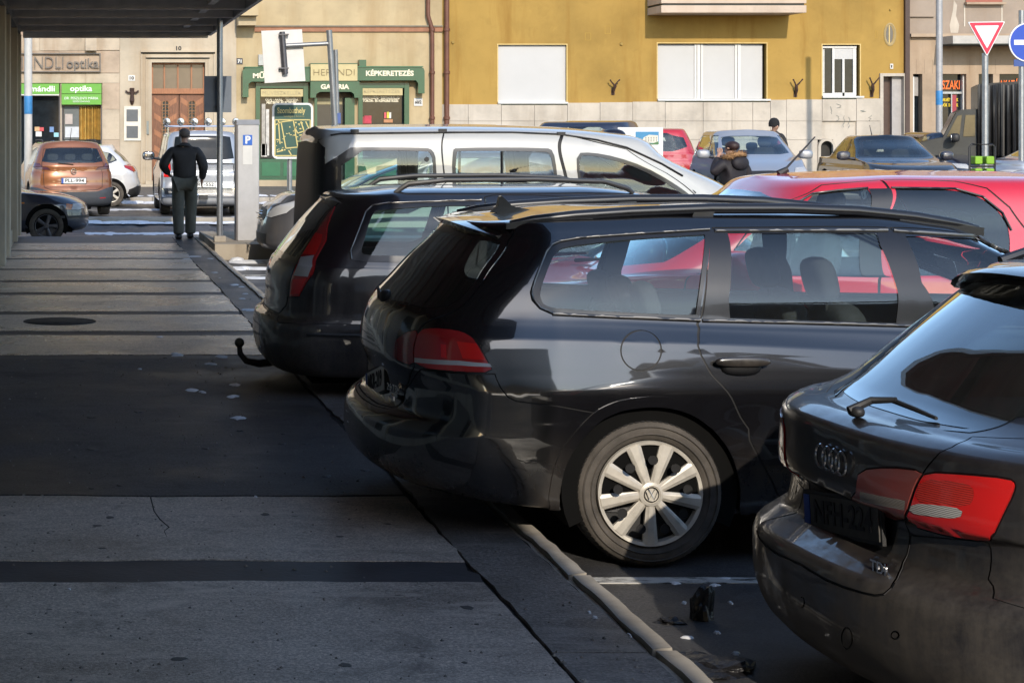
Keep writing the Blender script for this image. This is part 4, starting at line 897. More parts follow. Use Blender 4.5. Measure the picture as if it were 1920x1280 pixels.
for i, (a, b, c, d) in enumerate(wins):
    w_ = empty('window', Vector((fx(a), FD, fz(d))) - Vector(h4.location)); w_.parent = h4
    def wb(n, mat, x0, x1, y0, y1, d0, d1, bev=0):
        o = MB().box(fx(x0), fx(x1), FD + d0, FD + d1, fz(y1), fz(y0), bev).build(n, mat, w_); o.location = -Vector((fx(a), FD, fz(d))); return o
    wb('sill', WHITE, a - 1, b + (2 if i == 0 else 6), d - 3.5, d - 0.2, -0.10, 0.2); wb('sill_underside', plain('sill_dark', (0.03, 0.06, 0.05), 0.5), a - 0.5, b + 1, d - 0.2, d + 1.6, -0.06, 0.0)  # dark strip along the underside of the sill
    for (x0, x1, y0, y1) in ((a - 2, a - 0.02, c - 2, d - 4), (b + 0.02, b + 2, c - 2, d - 4), (a, b, c - 2, c - 0.05)): wb('surround', EDGE, x0, x1, y0, y1, -0.012, 0.01)
    if i == 0:
        wb('shutter', WHITESH, a, b, c + 1, d - 3.6, 0.10, 0.14); wb('shutter_edge', WHITE, a, b, d - 6, d - 3.6, 0.08, 0.0995)
    elif i == 1:
        for (p0, p1) in ((a + 0.5, 1304), (1320, 1380), (1391, 1432)): wb('shutter', WHITESH, p0, p1, c + 2, d - 4, 0.13, 0.16)
        for (p0, p1) in ((1304, 1308), (1309, 1315), (1316, 1320), (1380, 1384), (1385, 1391)): wb('shutter_guide', WHITE, p0, p1, c + 1, d - 3.6, 0.09, 0.16)
    else:
        for (p0, p1, q0, q1) in ((a, a + 3.5, c + 6, d - 4), (1563, 1567, c + 6, d - 4), (1582, 1586, 111, d - 4), (b - 10, b - 4, c + 6, d - 4), (a + 3.5, 1563, d - 9, d - 4), (1567, b - 10, d - 10, d - 4)): wb('frame_bar', WHITE, p0, p1, q0, q1, 0.10, 0.18)
        wb('shutter', WHITESH, 1567.2, b - 10.2, c + 6, 111, 0.11, 0.15); wb('lintel_box', WHITE, a, b - 4, c + 2, c + 5.8, 0.08, 0.18)
        for (p0, p1, q0) in ((a + 3.5, 1563, c + 6), (1567, 1582, 111), (1586, b - 10, 111)): wb('pane', GLASSW, p0, p1, q0, d - 8, 0.14, 0.15)
        wb('curtain', plain('curtain_white', (0.5, 0.5, 0.48), 0.8), a + 4, a + 7, c + 8, d - 10, 0.125, 0.135)
D4 = plain('house_door_brown', (0.06, 0.03, 0.02), 0.45, var=0.2)
fbox(h4, 'door_frame', PLI, 1648.5, 1654.5, 138, 330, -0.08, 0.3); fbox(h4, 'door_frame', PLI, 1693, 1699, 138, 330, -0.08, 0.3); fbox(h4, 'door_frame', PLI, 1654.5, 1693, 138, 143.5, -0.08, 0.3)
fbox(h4, 'door', D4, 1654.5, 1675, 144, 330, 0.24, 0.29); fbox(h4, 'door_side_panel', plain('door_panel_grey', (0.35, 0.33, 0.32), 0.6), 1675, 1693, 144, 330, 0.1, 0.29)
fbox(h4, 'number_tile', WHITE, 1668.5, 1674, 120, 129.5, -0.03, 0); ftext('1', h4, text_iron, 1671, 125, 5, 2, -0.036)
ov = MB(); oo = arc(fx(1668.5), fz(65), 0.19, 0.36, 0, 360, 28)[:-1]
ov.add([(x, FD - 0.015, z) for x, z in oo] + [(fx(1668.5) + (x - fx(1668.5)) * 0.86, FD - 0.03, fz(65) + (z - fz(65)) * 0.9) for x, z in oo] + [(fx(1668.5) + (x - fx(1668.5)) * 0.62, FD + 0.0 - 0.006, fz(65) + (z - fz(65)) * 0.72) for x, z in oo], [(k * 28 + i, k * 28 + (i + 1) % 28, (k + 1) * 28 + (i + 1) % 28, (k + 1) * 28 + i) for k in (0, 1) for i in range(28)])
fb(ov, 'oval_surround', plaster('oval_edge', (0.42, 0.32, 0.16)), h4, True)
fb(MB().prism(arc(fx(1667), fz(65), 0.12, 0.27, 0, 360, 24)[:-1], FD - 0.012, FD - 0.004, 'y'), 'oval_pane', plain('oval_glass', (0.11, 0.10, 0.09), 0.2), h4); fbox(h4, 'oval_bar', EDGE, 1666, 1668, 48, 82, -0.02, -0.0125)
for (a, b, c, d) in [(1097, 1108, 62, 76), (1134, 1145, 49, 64), (1641, 1645, 58, 72)]:
    for q in ((a, b, c, c + 0.8), (a, b, d - 0.8, d), (a, a + 0.8, c + 0.8, d - 0.8), (b - 0.8, b, c + 0.8, d - 0.8)): fbox(h4, 'patch_outline', plain('patch_ochre', (0.38, 0.24, 0.05), 0.9), *q, -0.006, 0)
for (x, y_, r) in [(849, 80, 3), (1165, 83, 3.5), (1669, 19, 2)]: fb(MB().lathe([(0.0, 0), (r / 61, 0.0), (r / 61 * 0.8, -0.05), (0, -0.055)], (fx(x), FD, fz(y_)), 'y', 12), 'anchor_plate', plain('anchor_ochre', (0.3, 0.2, 0.05), 0.8), h4, True)
# small scrawls on the plinth
gm = MB(); rr = random.Random(5)
for (x, y_, w_, h_) in [(1554, 207, 9, 14), (1571, 199, 10, 8), (1581, 228, 5, 22), (1590, 230, 4, 20), (1617, 209, 12, 4), (1628, 222, 8, 12), (1568, 222, 7, 10)]:
    p = [(fx(x + w_ * (rr.random() - 0.5)), FD - 0.082, fz(y_ + h_ * (i / 5 - 0.5))) for i in range(6)]; gm.tube(p, 0.006, 4)
fb(gm, 'graffiti', plain('graffiti_grey', (0.12, 0.16, 0.17), 0.7), h4)
# balcony
DB = 57.6
def bz(py): return PZ(py, DB)
ba = empty('balcony', Vector((PX(1368, DB), FD, bz(24))) - Vector(h4.location)); ba.parent = h4; bo = -Vector((PX(1368, DB), FD, bz(24)))
BAL = plaster('balcony_pink', (0.62, 0.50, 0.40), (0.75, 0.65, 0.55), 0.4)
for n_, z0, z1, ins in (('slab', 24, 10.5, 0.0), ('parapet', 6.5, -45, 0.0)):
    o = MB().box(PX(1240, DB) + ins, PX(1512, DB) - ins, DB + ins, FD - 0.002, bz(z0), bz(z1)).build(n_, BAL, ba); o.location = bo
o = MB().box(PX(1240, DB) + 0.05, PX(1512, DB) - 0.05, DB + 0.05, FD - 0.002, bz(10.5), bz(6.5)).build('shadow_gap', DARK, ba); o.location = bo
for px, py, h in ((1149, 178, 28), (1491, 182, 33), (1634, 182, 36)):
    torch_holder(px, py, h, FD, {1149: 'forked wrought iron torch holder between the two big white shutters', 1491: 'forked wrought iron torch holder left of the small open window', 1634: 'forked wrought iron torch holder beside the house door'}[px], -1 if px > 1400 else 1)

# --- grey shop house on the right
GREY = plaster('grey_brown_plaster', (0.38, 0.31, 0.25), (0.9, 0.85, 0.8), 0.7, 0.6); GREY2 = plaster('tan_shop_stone', (0.47, 0.36, 0.26), (0.7, 0.6, 0.5), 0.6, 0.9)
h5 = facade('corner_shop_house', 'grey brown house with the MŰSZAKI shop windows on the right', fx(1850))
sheet(h5, 'wall', GREY, fx(1704), fx(2700), fz(66), HB, (), y=FD + 0.06).location = -Vector(h5.location)
sheet(h5, 'shop_wall', GREY2, fx(1704), fx(2700), 0.1, fz(66), [(fx(1712), fx(1729.5), 0.1, fz(139)), (fx(1755), fx(1812), 0.4, fz(139)), (fx(1835), fx(1862), 0.4, fz(139)), (fx(1874), fx(1960), 0.4, fz(139))], y=FD, reveal=0.35).location = -Vector(h5.location)
fbox(h5, 'string_course', GREY2, 1704, 2400, 64, 70, -0.18, 0.05); fbox(h5, 'string_course', GREY, 1704, 1752, 30.5, 32, -0.03, 0.055)
fbox(h5, 'corner_strip', plain('dark_corner', (0.06, 0.035, 0.028), 0.6), 1694.5, 1703, -300, 330, -0.12, 0.0)
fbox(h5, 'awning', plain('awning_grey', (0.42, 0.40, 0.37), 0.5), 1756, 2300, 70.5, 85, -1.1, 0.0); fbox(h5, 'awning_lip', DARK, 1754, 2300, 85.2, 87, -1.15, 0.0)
fbox(h5, 'window_sill', GREY2, 1809, 1883, 5, 9, -0.14, 0.055); fbox(h5, 'upper_window', plain('red_brown_blind', (0.3, 0.09, 0.06), 0.6), 1812, 1880, -60, 4.5, 0.02, 0.058)
fbox(h5, 'panel_outline', plain('panel_line', (0.55, 0.5, 0.42), 0.8), 1809, 1811, 9.2, 50, 0.045, 0.06); fbox(h5, 'panel_outline', MATS['panel_line'], 1879, 1881, 9.2, 50, 0.045, 0.06)
for i, (x0, p) in enumerate([(1790, [(0, 0), (6, 10), (4, 30), (10, 48), (8, 62), (-6, 62), (-8, 48), (-2, 20)])]):
    fpoly(h5, 'bare_patch', plaster('bare_render', (0.62, 0.55, 0.46)), [(x0 + a, 0 + b) for a, b in p], 0.052, 0.062)
for (a, b, c) in ((1712, 1729.5, 139), (1755, 1812, 139), (1835, 1862, 139), (1874, 1960, 139)): fbox(h5, 'shop_glass', GLASSW, a, b, c, 300, 0.3, 0.34)
fbox(h5, 'door_post', WHITE, 1712, 1715.5, 144, 300, 0.05, 0.15); fbox(h5, 'door_blind', plain('blind_grey', (0.3, 0.28, 0.26), 0.6), 1716, 1727, 144, 180, 0.2, 0.25)
OR = plain('orange_letter', (0.85, 0.16, 0.02), 0.5, var=0.05); YL = plain('yellow_letter', (0.75, 0.55, 0.03), 0.5, var=0.05)
ftext('MŰSZAKI', h5, OR, 1781, 160, 17, 52, 0.27, bold=0.006); ftext('LAKATÁS', h5, OR, 1900, 158, 14, 46, 0.27, bold=0.006)
ftext('KLÍMA TAKARÍTÓGÉPEK', h5, YL, 1782, 187.5, 6, 44, 0.27); ftext('PORSZÍVÓK  EGYEBEK', h5, YL, 1782, 197.5, 6, 44, 0.27)
fbox(h5, 'shop_transom', STEEL, 1755, 1812, 172, 176, 0.2, 0.3); fbox(h5, 'shop_mullion', STEEL, 1789, 1791, 176, 300, 0.2, 0.3); fbox(h5, 'shop_mullion', WHITE, 1809.5, 1812, 139, 300, 0.15, 0.3)
fbox(h5, 'red_poster', plain('poster_red', (0.3, 0.03, 0.05), 0.5), 1791.5, 1800, 178, 240, 0.24, 0.28)
for q in (1704, 1718, 1733, 1748, 1818, 1866): fbox(h5, 'stone_joint', plain('joint_brown', (0.24, 0.18, 0.13), 0.9), q, q + 0.5, 112, 138.5, -0.004, 0.0)
# roofs and side depth of the row of houses, above the frame
for r_, (a, b), z in ((h1, (-600, 224.5), 12), (h2, (224.7, 443), 12), (h3, (443.2, 829), 12), (h4, (829.2, 1700), 12), (h5, (1704, 2700), 12)):
    fb(MB().box(fx(a), fx(b), FD + 0.5, FD + 9, 0.1, z), 'rear_block', GREY, r_); fb(MB().box(fx(a), fx(b), FD - 0.5, FD + 9, z + 0.002, z + 0.35), 'eaves', BROWN, r_)
# grit and small stains on the sidewalk
gm = MB(); rr = random.Random(11)
for i in range(700):
    x = rr.uniform(-0.8, 1.85); y_ = 6.0 + 14 * rr.random() ** 1.6; r = rr.uniform(0.003, 0.011); a0 = rr.random() * 6; z_ = 0.1212
    gm.add([(x + r * math.cos(a0 + k * 1.257) * rr.uniform(0.6, 1.3), y_ + r * math.sin(a0 + k * 1.257) * rr.uniform(0.6, 1.6), z_ - 0.003) for k in range(5)] + [(x, y_, z_ + r * 0.5)], [(k, (k + 1) % 5, 5) for k in range(5)])
struct(gm.build('grit', plain('grit_grey', (0.22, 0.2, 0.18), 0.8, var=0.6, scale=3)), 'stuff', 'scattered grit and pebbles on the sidewalk')
gm = MB()
for i in range(40):
    x = rr.uniform(-0.75, 1.5); y_ = rr.uniform(6.1, 15); r = rr.uniform(0.012, 0.035); gm.add(*blob(x, y_, r, r * rr.uniform(0.7, 1.5), 0.1205, 0.0012, 300 + i, 10))
struct(gm.build('gum_stains', plain('gum_dark', (0.07, 0.066, 0.062), 0.6)), 'stuff', 'flattened dark chewing gum stains on the sidewalk')
# ------------------------------------------------------------------ cars
def circ(cx, cz, r, n=28, a0=0, a1=360): return arc(cx, cz, r, r, a0, a1, n)[:-1] if a1 - a0 == 360 else arc(cx, cz, r, r, a0, a1, n)
def cat(*a): return np.concatenate(a)
def car_root(name, label, X0, Yc, rz=0.0, z=0.0, group=None):
    return empty(name, (X0, Yc, z), rz, label, 'car', group), world_matrix((X0, Yc, z), rz)
def crossbar(y0, y1, prof, n=13, drop=0.05, pull=0.06):   # lofted across the car: profile (x, z), lower and further forward towards the ends
    vs = []; L = len(prof)
    for i in range(n):
        t = -1 + 2 * i / (n - 1); y_ = (y0 + y1) / 2 + (y1 - y0) / 2 * t
        for (x, z) in prof: vs.append((x + pull * abs(t) ** 3, y_, z - drop * abs(t) ** 2.5))
    fs = [(i * L + j, i * L + (j + 1) % L, (i + 1) * L + (j + 1) % L, (i + 1) * L + j) for i in range(n - 1) for j in range(L)] + [tuple(range(L)), tuple(range((n - 1) * L, n * L))]
    return MB().add(vs, fs)
def surf_tube(sh, pts, mode, r, off, name, mat, root, both=True, n=6, d=None):
    p = dens(pts, d or (8 if mode == 'img' else 0.05), False); P, N = sh.pn(sh.inv(p, mode)); Q = P + N * off
    for s in ((1, -1) if both else (sh.near,)):
        MB().tube([tuple(q * np.array([1, s, 1.0])) for q in Q], r, n).build(name, mat, root, True, 60)
def surf_strip(sh, pts, mode, w, off, name, mat, root, under=None, closed=False):
    pass
def vw_badge(parent, c, r, rot, mat):
    b = empty('badge', c); b.parent = parent; b.rotation_euler = rot
    MB().lathe([(r, 0), (r, 0.004), (r * 0.86, 0.004), (r * 0.86, 0)], n=24).build('badge_ring', mat, b, True)
    for pts in ([(-0.42, 0.72), (0, 0.02), (0.42, 0.72)], [(-0.74, 0.36), (-0.34, -0.66), (0, -0.02), (0.34, -0.66), (0.74, 0.36)]):
        MB().tube([(x * r, z * r, 0.003) for x, z in pts], r * 0.08, 5).build('badge_letter', mat, b)
    return b

BLACK = paint('black_paint', (0.0035, 0.0035, 0.005), dirt=0.24, rough=0.22, zlo=0.16, zhi=0.6, dust=0.015)
BLACKD = paint('dusty_black_paint', (0.004, 0.004, 0.007), dirt=0.5, rough=0.28, zlo=0.2, zhi=1.0, dust=0.12)
AUDIP = paint('dirty_graphite_paint', (0.006, 0.006, 0.009), dirt=0.62, dirtcol=(0.088, 0.078, 0.068), rough=0.28, zlo=0.3, zhi=1.15, dust=0.09)

# ================= the near black estate
def build_estate():
    root, Mw = car_root('estate_car', 'glossy black estate car with silver nine-spoke hubcap and roof rails, in the middle', 1.30, 9.04)
    L = 4.77; cz = [(0, 0.972), (0.55, 0.968), (1.34, 0.95), (2.11, 0.914), (3.2, 0.86), (4.0, 0.79), (4.75, 0.70)]
    bz_ = [(0.1, 1.075), (0.73, 1.075), (1.37, 1.047), (2.35, 1.019), (3.3, 0.995), (3.7, 0.99)]
    up = lambda z, d: [(a, b + d) for a, b in z]
    wt = [(0, 0.985), (0.7, 1.0), (3.6, 1.0), (4.77, 0.95)]
    R = [ring(0.40, 4.45, 0.76, [(0.35, 0.30), (0.9, 0.22), (4.3, 0.2)]),
         ring(0.13, 4.66, 0.85, [(0, 0.32), (0.5, 0.265), (0.9, 0.232), (3.8, 0.2), (4.7, 0.22)], ar=0.6, nr=2.6),
         ring(0.02, 4.75, 0.892, [(0, 0.375), (0.9, 0.33)], ar=0.55, nr=2.6, wt=wt),
         ring(0.0, 4.77, 0.91, 0.45, ar=0.52, nr=2.6, wt=wt), ring(0.01, 4.76, 0.914, 0.55, ar=0.5, nr=2.6, wt=wt),
         ring(0.045, 4.75, 0.914, 0.595, ar=0.5, nr=2.7, wt=wt), ring(0.118, 4.74, 0.913, 0.635, ar=0.42, nr=2.9, wt=wt), ring(0.125, 4.73, 0.913, 0.73, ar=0.42, nr=2.9, wt=wt),
         ring(0.09, 4.71, 0.898, 0.83, ar=0.42, nr=2.8, wt=wt),
         ring(0.095, 4.68, 0.881, [(0, 0.93), (1.4, 0.91), (2.2, 0.88), (3.2, 0.83), (4.7, 0.66)], ar=0.42, nr=2.7, wt=wt),
         ring(0.105, 4.64, 0.8725, cz, ar=0.42, nr=2.7, wt=wt), ring(0.108, 4.60, 0.866, up(cz, 0.010), ar=0.42, nr=2.7, wt=wt),
         ring(0.125, 4.2, 0.836, [(0, 1.03), (0.73, 1.03), (1.37, 1.005), (2.35, 0.975), (3.3, 0.94), (4.2, 0.86)], ar=0.43, nr=2.7, wt=wt),
         ring(0.155, 3.62, 0.818, bz_, ar=0.45, nr=2.7, af=0.45),
         ring(0.225, 3.42, 0.803, [(0.1, 1.15), (2.4, 1.135), (3.7, 1.09)], ar=0.45, nr=2.7, af=0.42), ring(0.30, 3.2, 0.774, [(0.3, 1.235), (2.4, 1.235), (3.3, 1.19)], ar=0.46, nr=2.7, af=0.4),
         ring(0.455, 2.80, 0.672, [(0.46, 1.395), (0.9, 1.40), (1.3, 1.425), (2.2, 1.43), (2.6, 1.39), (2.85, 1.34)], ar=0.42, nr=2.8, af=0.3),
         ring(0.47, 2.74, 0.612, [(0.46, 1.425), (0.7, 1.452), (1.3, 1.478), (2.2, 1.475), (2.8, 1.40)], ar=0.36, nr=3.0, af=0.28),
         ring(0.475, 2.71, 0.36, [(0.46, 1.442), (1.0, 1.495), (1.8, 1.508), (2.6, 1.458), (2.75, 1.43)], ar=0.3, nr=3.0, af=0.25),
         ring(0.478, 2.70, 0.0005, [(0.46, 1.446), (1.0, 1.50), (1.8, 1.513), (2.6, 1.464), (2.75, 1.435)], ar=0.3, nr=3.0, af=0.25)]
    sh = Shell(R, Mw, -1); I = lambda p: sh.inv(p, 'img'); S = lambda p: sh.inv(p, 'side'); B = lambda p: sh.inv(p, 'rear')
    arch = [(1050, 1000), (1047, 960), (1052, 897), (1068, 854), (1090, 825), (1122, 790), (1148, 776), (1175, 767), (1234, 761), (1290, 772), (1337, 803), (1369, 844), (1384, 888), (1389, 919), (1386, 959), (1383, 1010)]
    arch = [tuple(p) for p in chaikin(arch, 2, False)]
    q_in = chaikin([(1014, 561), (1019, 571), (1035, 577), (1078, 580.5), (1177, 586), (1304.6, 591.5), (1305, 586), (1315, 515), (1323, 441), (1318, 440.8), (1177, 449.5), (1085, 460), (1053, 465.4), (1042.5, 472.5), (1033.6, 488), (1017.7, 529), (1012, 550)], 2)
    q_out = chaikin([(1322, 429), (1194.8, 437.5), (1088.5, 445), (1049.6, 451.5), (1033.6, 458.5), (1023, 472.5), (1010.6, 501), (1000, 529), (994.5, 547.5), (998, 563), (1013, 578), (1038, 586.5), (1147.5, 591.5), (1310.6, 598), (1311, 590), (1322, 515), (1333, 429)], 1)
    rd = [(1364, 438), (1643.5, 438), (1650, 460), (1679.7, 605), (1660, 604.5), (1369, 596.5), (1366, 560)]
    fd = [(1698, 443), (1837, 450), (1920, 473), (2005, 508), (2080, 555), (2120, 596), (2125, 612), (1757, 607), (1728, 530)]
    pillar_r = [(1324, 431), (1363, 431), (1364.5, 438), (1366, 560), (1369, 597), (1367, 601), (1317, 600), (1326, 515)]
    pillar_b = [(1644, 432), (1697, 433), (1699, 444), (1728, 530), (1757, 606), (1756, 611), (1681, 609), (1680, 604), (1650, 460)]
    door_r = [(1336, 427), (1326, 505), (1315.5, 593), (1309, 629), (1308.4, 647.5), (1314.7, 666), (1333, 700), (1406, 825), (1447, 900), (1462, 931), (1480, 966), (1500, 973), (1735, 973), (1731, 800), (1722, 611), (1697, 547), (1669, 427)]
    door_f = [(1670, 427), (1698, 547), (1723.5, 611), (1732.5, 800), (1737, 973), (2190, 973), (2215, 800), (2200, 640), (2140, 606), (2080, 545), (2000, 494), (1920, 463), (1837, 441), (1750, 430)]
    lamp_o = chaikin([(787, 617.5), (815, 614.7), (852.5, 617.8), (877.5, 625.6), (896, 644), (912, 672.5), (926, 699), (859, 697.5), (780, 689), (776, 655)], 1)
    lamp_i = chaikin([(737, 660), (743, 635), (765, 621), (785.5, 617.5), (774.5, 655), (778.5, 688), (740, 674)], 1)
    strip = [(778.5, 670.5), (859, 676), (918, 681.5), (922, 688), (857, 684.5), (778.5, 679)]
    refl = [(771 + 7, 0)]
    glass_r = cat(B([(0, 1.375), (0.2, 1.374), (0.4, 1.362)]), I([(938, 452), (893, 525), (862, 560), (840, 573), (796, 578), (750, 572)]), B([(0.2, 1.078), (0, 1.082)]))
    gate = cat(B([(0, 0.61), (0.3, 0.612), (0.46, 0.62), (0.53, 0.66), (0.555, 0.72)]), I([(777, 688), (775.5, 655), (786.5, 617)]), I([(800, 604), (846, 586), (873, 569), (907, 525.6), (953.5, 450.6), (965, 419)]), np.array([[0, sh.kv[-1] - 0.2]]))
    gate[-1] = sh.inv([(0.62, 0.0)], 'top')[0]; gate[-1, 0] = 0
    bump = cat(I([(1116, 774), (1046, 761), (968, 752), (952, 744), (940, 729), (928, 701), (859, 699.5), (790, 692)]), B([(0.56, 0.715), (0.537, 0.655), (0.46, 0.612), (0.3, 0.604), (0, 0.60)]), np.array([[0, 0], [sh.um * 0.16, 0]]), S([(0.80, 0.235)]), I([(1047, 961), (1052, 897), (1068, 854), (1090, 825)]))
    flap = circ(1202, 657, 38)
    regs = [dict(name='arch_opening', uv=I(arch), mode='hole'), dict(name='arch_opening', uv=S(cat(circ(3.86, 0.33, 0.355, 20, 0, 180), [(3.5, 0.15), (4.21, 0.15)])), mode='hole'),
            dict(name='arch_flange', uv=I([(1218 + (a - 1218) * 1.115, 935 + (b - 935) * 1.115) for a, b in arch[1:-1]]), mat=BLACK, off=0.007, lip=0.012),
            dict(name='quarter_window', uv=I(q_in), mat=CM['glass'], off=-0.004), dict(name='window_trim', uv=I(q_out), mat=CM['trim'], off=0.004, lip=0.01),
            dict(name='door_window', uv=I(rd), mat=CM['glass'], off=-0.004, under='rd'), dict(name='door_window', uv=I(fd), mat=CM['glass'], off=-0.004, under='fd'),
            dict(name='rear_window', uv=glass_r, mat=CM['glassd'], off=0.002, mode='mid'),
            dict(name='windscreen', uv=cat(sh.inv([(0, 1.0), (0.3, 1.0), (0.62, 1.01), (0.6, 1.15), (0.52, 1.35), (0.3, 1.37), (0, 1.375)], 'front')), mat=CM['glass'], off=-0.002, mode='mid'),
            dict(name='pillar_trim', uv=I(pillar_r), mat=CM['trim'], off=0.002), dict(name='pillar_trim', uv=I(pillar_b), mat=CM['trim'], off=0.002),
            dict(name='lamp_segment', uv=I([(857, 640), (893, 644), (910, 675), (868, 672)]), mat=CM['redb'], off=0.005, under='to'), dict(name='lamp_segment', uv=I([(827, 645), (838, 646), (838, 671), (828, 670)]), mat=CM['redb'], off=0.005, under='to'),
            dict(name='lamp_strip', key='ls', uv=I(strip), mat=CM['clear'], off=0.004, under='to'),
            dict(name='tail_lamp', key='to', uv=I(lamp_o), mat=CM['red'], off=0.004, gap=0.005, lip=0.01), dict(name='tail_lamp', key='ti', uv=I(lamp_i), mat=CM['redd'], off=0.003, gap=0.005, lip=0.01),
            dict(name='fuel_flap', uv=I(flap), mat=BLACK, gap=0.0065, mode='near'),
            dict(name='rear_door', key='rd', uv=I(door_r), mat=BLACK, gap=0.008), dict(name='front_door', key='fd', uv=I(door_f), mat=BLACK, gap=0.008),
            dict(name='tailgate', key='tg', uv=gate, mat=BLACK, gap=0.008, mode='mid'), dict(name='rear_bumper', key='rb', uv=bump, mat=BLACK, gap=0.006, mode='mid')]
    made = panels(sh, regs, root, BLACK, CM['gap'], 0.05)
    # children made before their doors: put them under the right door now
    for (k, s), o in list(made.items()):
        if k == 'door_window': pass
    # belt trim and window frame bars
    surf_tube(sh, [(1036, 588.5), (1150, 594), (1313, 600.5)], 'img', 0.008, 0.004, 'belt_trim', CM['chrome'] if False else plain('satin_trim', (0.16, 0.155, 0.15), 0.3, 0.8), root)
    surf_tube(sh, [(1317, 601), (1500, 605), (1678, 610), (1722, 611.5)], 'img', 0.008, 0.004, 'belt_trim', MATS['satin_trim'], root); surf_tube(sh, [(1725, 612), (1900, 614), (2120, 615)], 'img', 0.008, 0.004, 'belt_trim', MATS['satin_trim'], root)
    surf_tube(sh, [(1340, 433), (1500, 432.5), (1664, 432.5)], 'img', 0.009, 0.003, 'frame_trim', MATS['satin_trim'], root); surf_tube(sh, [(1675, 433), (1837, 444), (1920, 466), (2005, 499), (2080, 548)], 'img', 0.009, 0.003, 'frame_trim', MATS['satin_trim'], root)
    surf_tube(sh, [(1330, 431.5), (1194.8, 439.5), (1088.5, 447), (1049.6, 453.5), (1034.6, 460), (1024, 473), (1011.6, 502), (1001.5, 529), (996, 547.5), (999, 562), (1013.5, 577.5), (1036, 587)], 'img', 0.005, 0.008, 'frame_trim', MATS['satin_trim'], root)
    # door handles
    for (px, py) in ((1388, 680), (1800, 690)):
        for s in (-1, 1):
            c = sh.pt((px, py), 'img', 0.0); c.y = abs(c.y) * s; h = empty('door_handle', c); h.parent = root
            MB().sup((0, 0.012 * s, -0.018), (0.085, 0.02, 0.035), 0.8, 16, 8).build('handle_bowl', CM['gap'], h, True, 80)
            MB().sup((0, 0.034 * s, 0.008), (0.118, 0.014, 0.022), 0.75, 20, 10).build('handle_grip', BLACK, h, True, 80)
    # roof rails, fin, spoiler
    for s in (-1, 1):
        rr = empty('roof_rail', (0, 0, 0)); rr.parent = root
        pts = [(0.62, 1.448), (0.72, 1.463), (0.90, 1.481), (1.15, 1.498), (1.5, 1.512), (1.85, 1.513), (2.15, 1.502), (2.4, 1.477), (2.58, 1.448), (2.68, 1.428)]
        MB().tube([(x, s * 0.585, z) for x, z in pts], [0.012, 0.02, 0.024, 0.024, 0.024, 0.024, 0.024, 0.024, 0.02, 0.010], 10).build('rail_bar', CM['trim'], rr, True, 70)
        for x0, x1, zt in ((0.60, 0.98, 1.505), (2.33, 2.70, 1.505)):
            xs_ = np.linspace(x0, x1, 8); zt_ = np.interp(xs_, [p[0] for p in pts], [p[1] for p in pts]); zb_ = np.interp(xs_, [0.46, 0.7, 1.3, 2.2, 2.8], [1.425, 1.452, 1.478, 1.475, 1.40]) - 0.02
            MB().prism(list(zip(xs_, zt_)) + list(zip(xs_, zb_))[::-1], s * 0.585 - 0.016, s * 0.585 + 0.016, 'y').build('rail_foot', CM['trim'], rr)
        MB().prism([(1.43, 1.51), (1.52, 1.51), (1.50, 1.465), (1.41, 1.465)], s * 0.585 - 0.02, s * 0.585 + 0.02, 'y').build('rail_foot', CM['trim'], rr)
    MB().prism([(0.66, 1.47), (0.69, 1.50), (0.70, 1.545), (0.71, 1.548), (0.76, 1.50), (0.84, 1.485), (0.85, 1.465)], -0.02, 0.02, 'y').build('roof_antenna', CM['trim'], root)
    crossbar(-0.575, 0.575, [(0.425, 1.442), (0.60, 1.466), (0.63, 1.455), (0.60, 1.41), (0.50, 1.385)], 15, 0.05, 0.13).build('roof_spoiler', BLACK, root, True, 35)
    # wiper, plate, emblem
    MB().tube([(0.17, 0.0, 1.075), (0.155, 0.05, 1.07), (0.19, 0.34, 1.085), (0.22, 0.42, 1.10)], [0.016, 0.02, 0.014, 0.006], 7).build('rear_wiper', CM['plastic'], root, True)
    MB().sup((0.165, -0.03, 1.075), (0.03, 0.06, 0.035), 0.8).build('wiper_pivot', CM['plastic'], root, True)
    number_plate(root, (0.118, 0, 0.675), -1, 'MKR-219', tilt=0.2)
    tx = text('2.0 TDI', 'badge', CM['chrome'], root, (0.125, -0.46, 0.705), 0.045, depth=0.002, rot=(math.radians(90), 0, math.radians(-78))); MB().box(0.12, 0.126, -0.50, -0.41, 0.655, 0.675).build('badge', CM['chrome'], root)
    # wheels
    w = wheel(root, 1.145, -0.885, 0.316, -1, 0.226, 9, CM['alu'], 0.2, hi=True, rot=math.radians(-90))
    vw_badge(w, (0, -0.0225, 0), 0.033, (math.radians(90), 0, 0), CM['chrome'])
    for k in range(9):
        a = math.radians(-70 + 40 * k); MB().lathe([(0.0, -0.046), (0.016, -0.046), (0.021, -0.046), (0.021, -0.050)], (0.150 * math.cos(a), 0, 0.150 * math.sin(a)), 'y', 12).build('vent_hole', CM['gap'], w)
    wheel(root, 1.145, 0.885, 0.316, 1, 0.226, 9); wheel(root, 3.86, -0.885, 0.316, -1, 0.226, 9); wheel(root, 3.86, 0.885, 0.316, 1, 0.226, 9)
    for x in (1.145, 3.86):
        for s in (-1, 1): arch_liner(root, x, s * 0.55, s * 0.88, 0.375, 0.33)
    MB().box(0.85, 4.4, -0.72, 0.72, 0.22, 0.27).build('underbody', CM['floor'], root)
    seats(root, (2.35,), 1.5, 0.36, 0.56, CM['seat'], 0.78, (2.95, -0.36, 0.90), (3.15, 3.65, 0.72, 0.97))
    MB().box(0.25, 1.35, -0.6, 0.6, 0.93, 0.95).build('load_cover', CM['seat'], root)
    return root, sh
estate, estate_sh = build_estate()
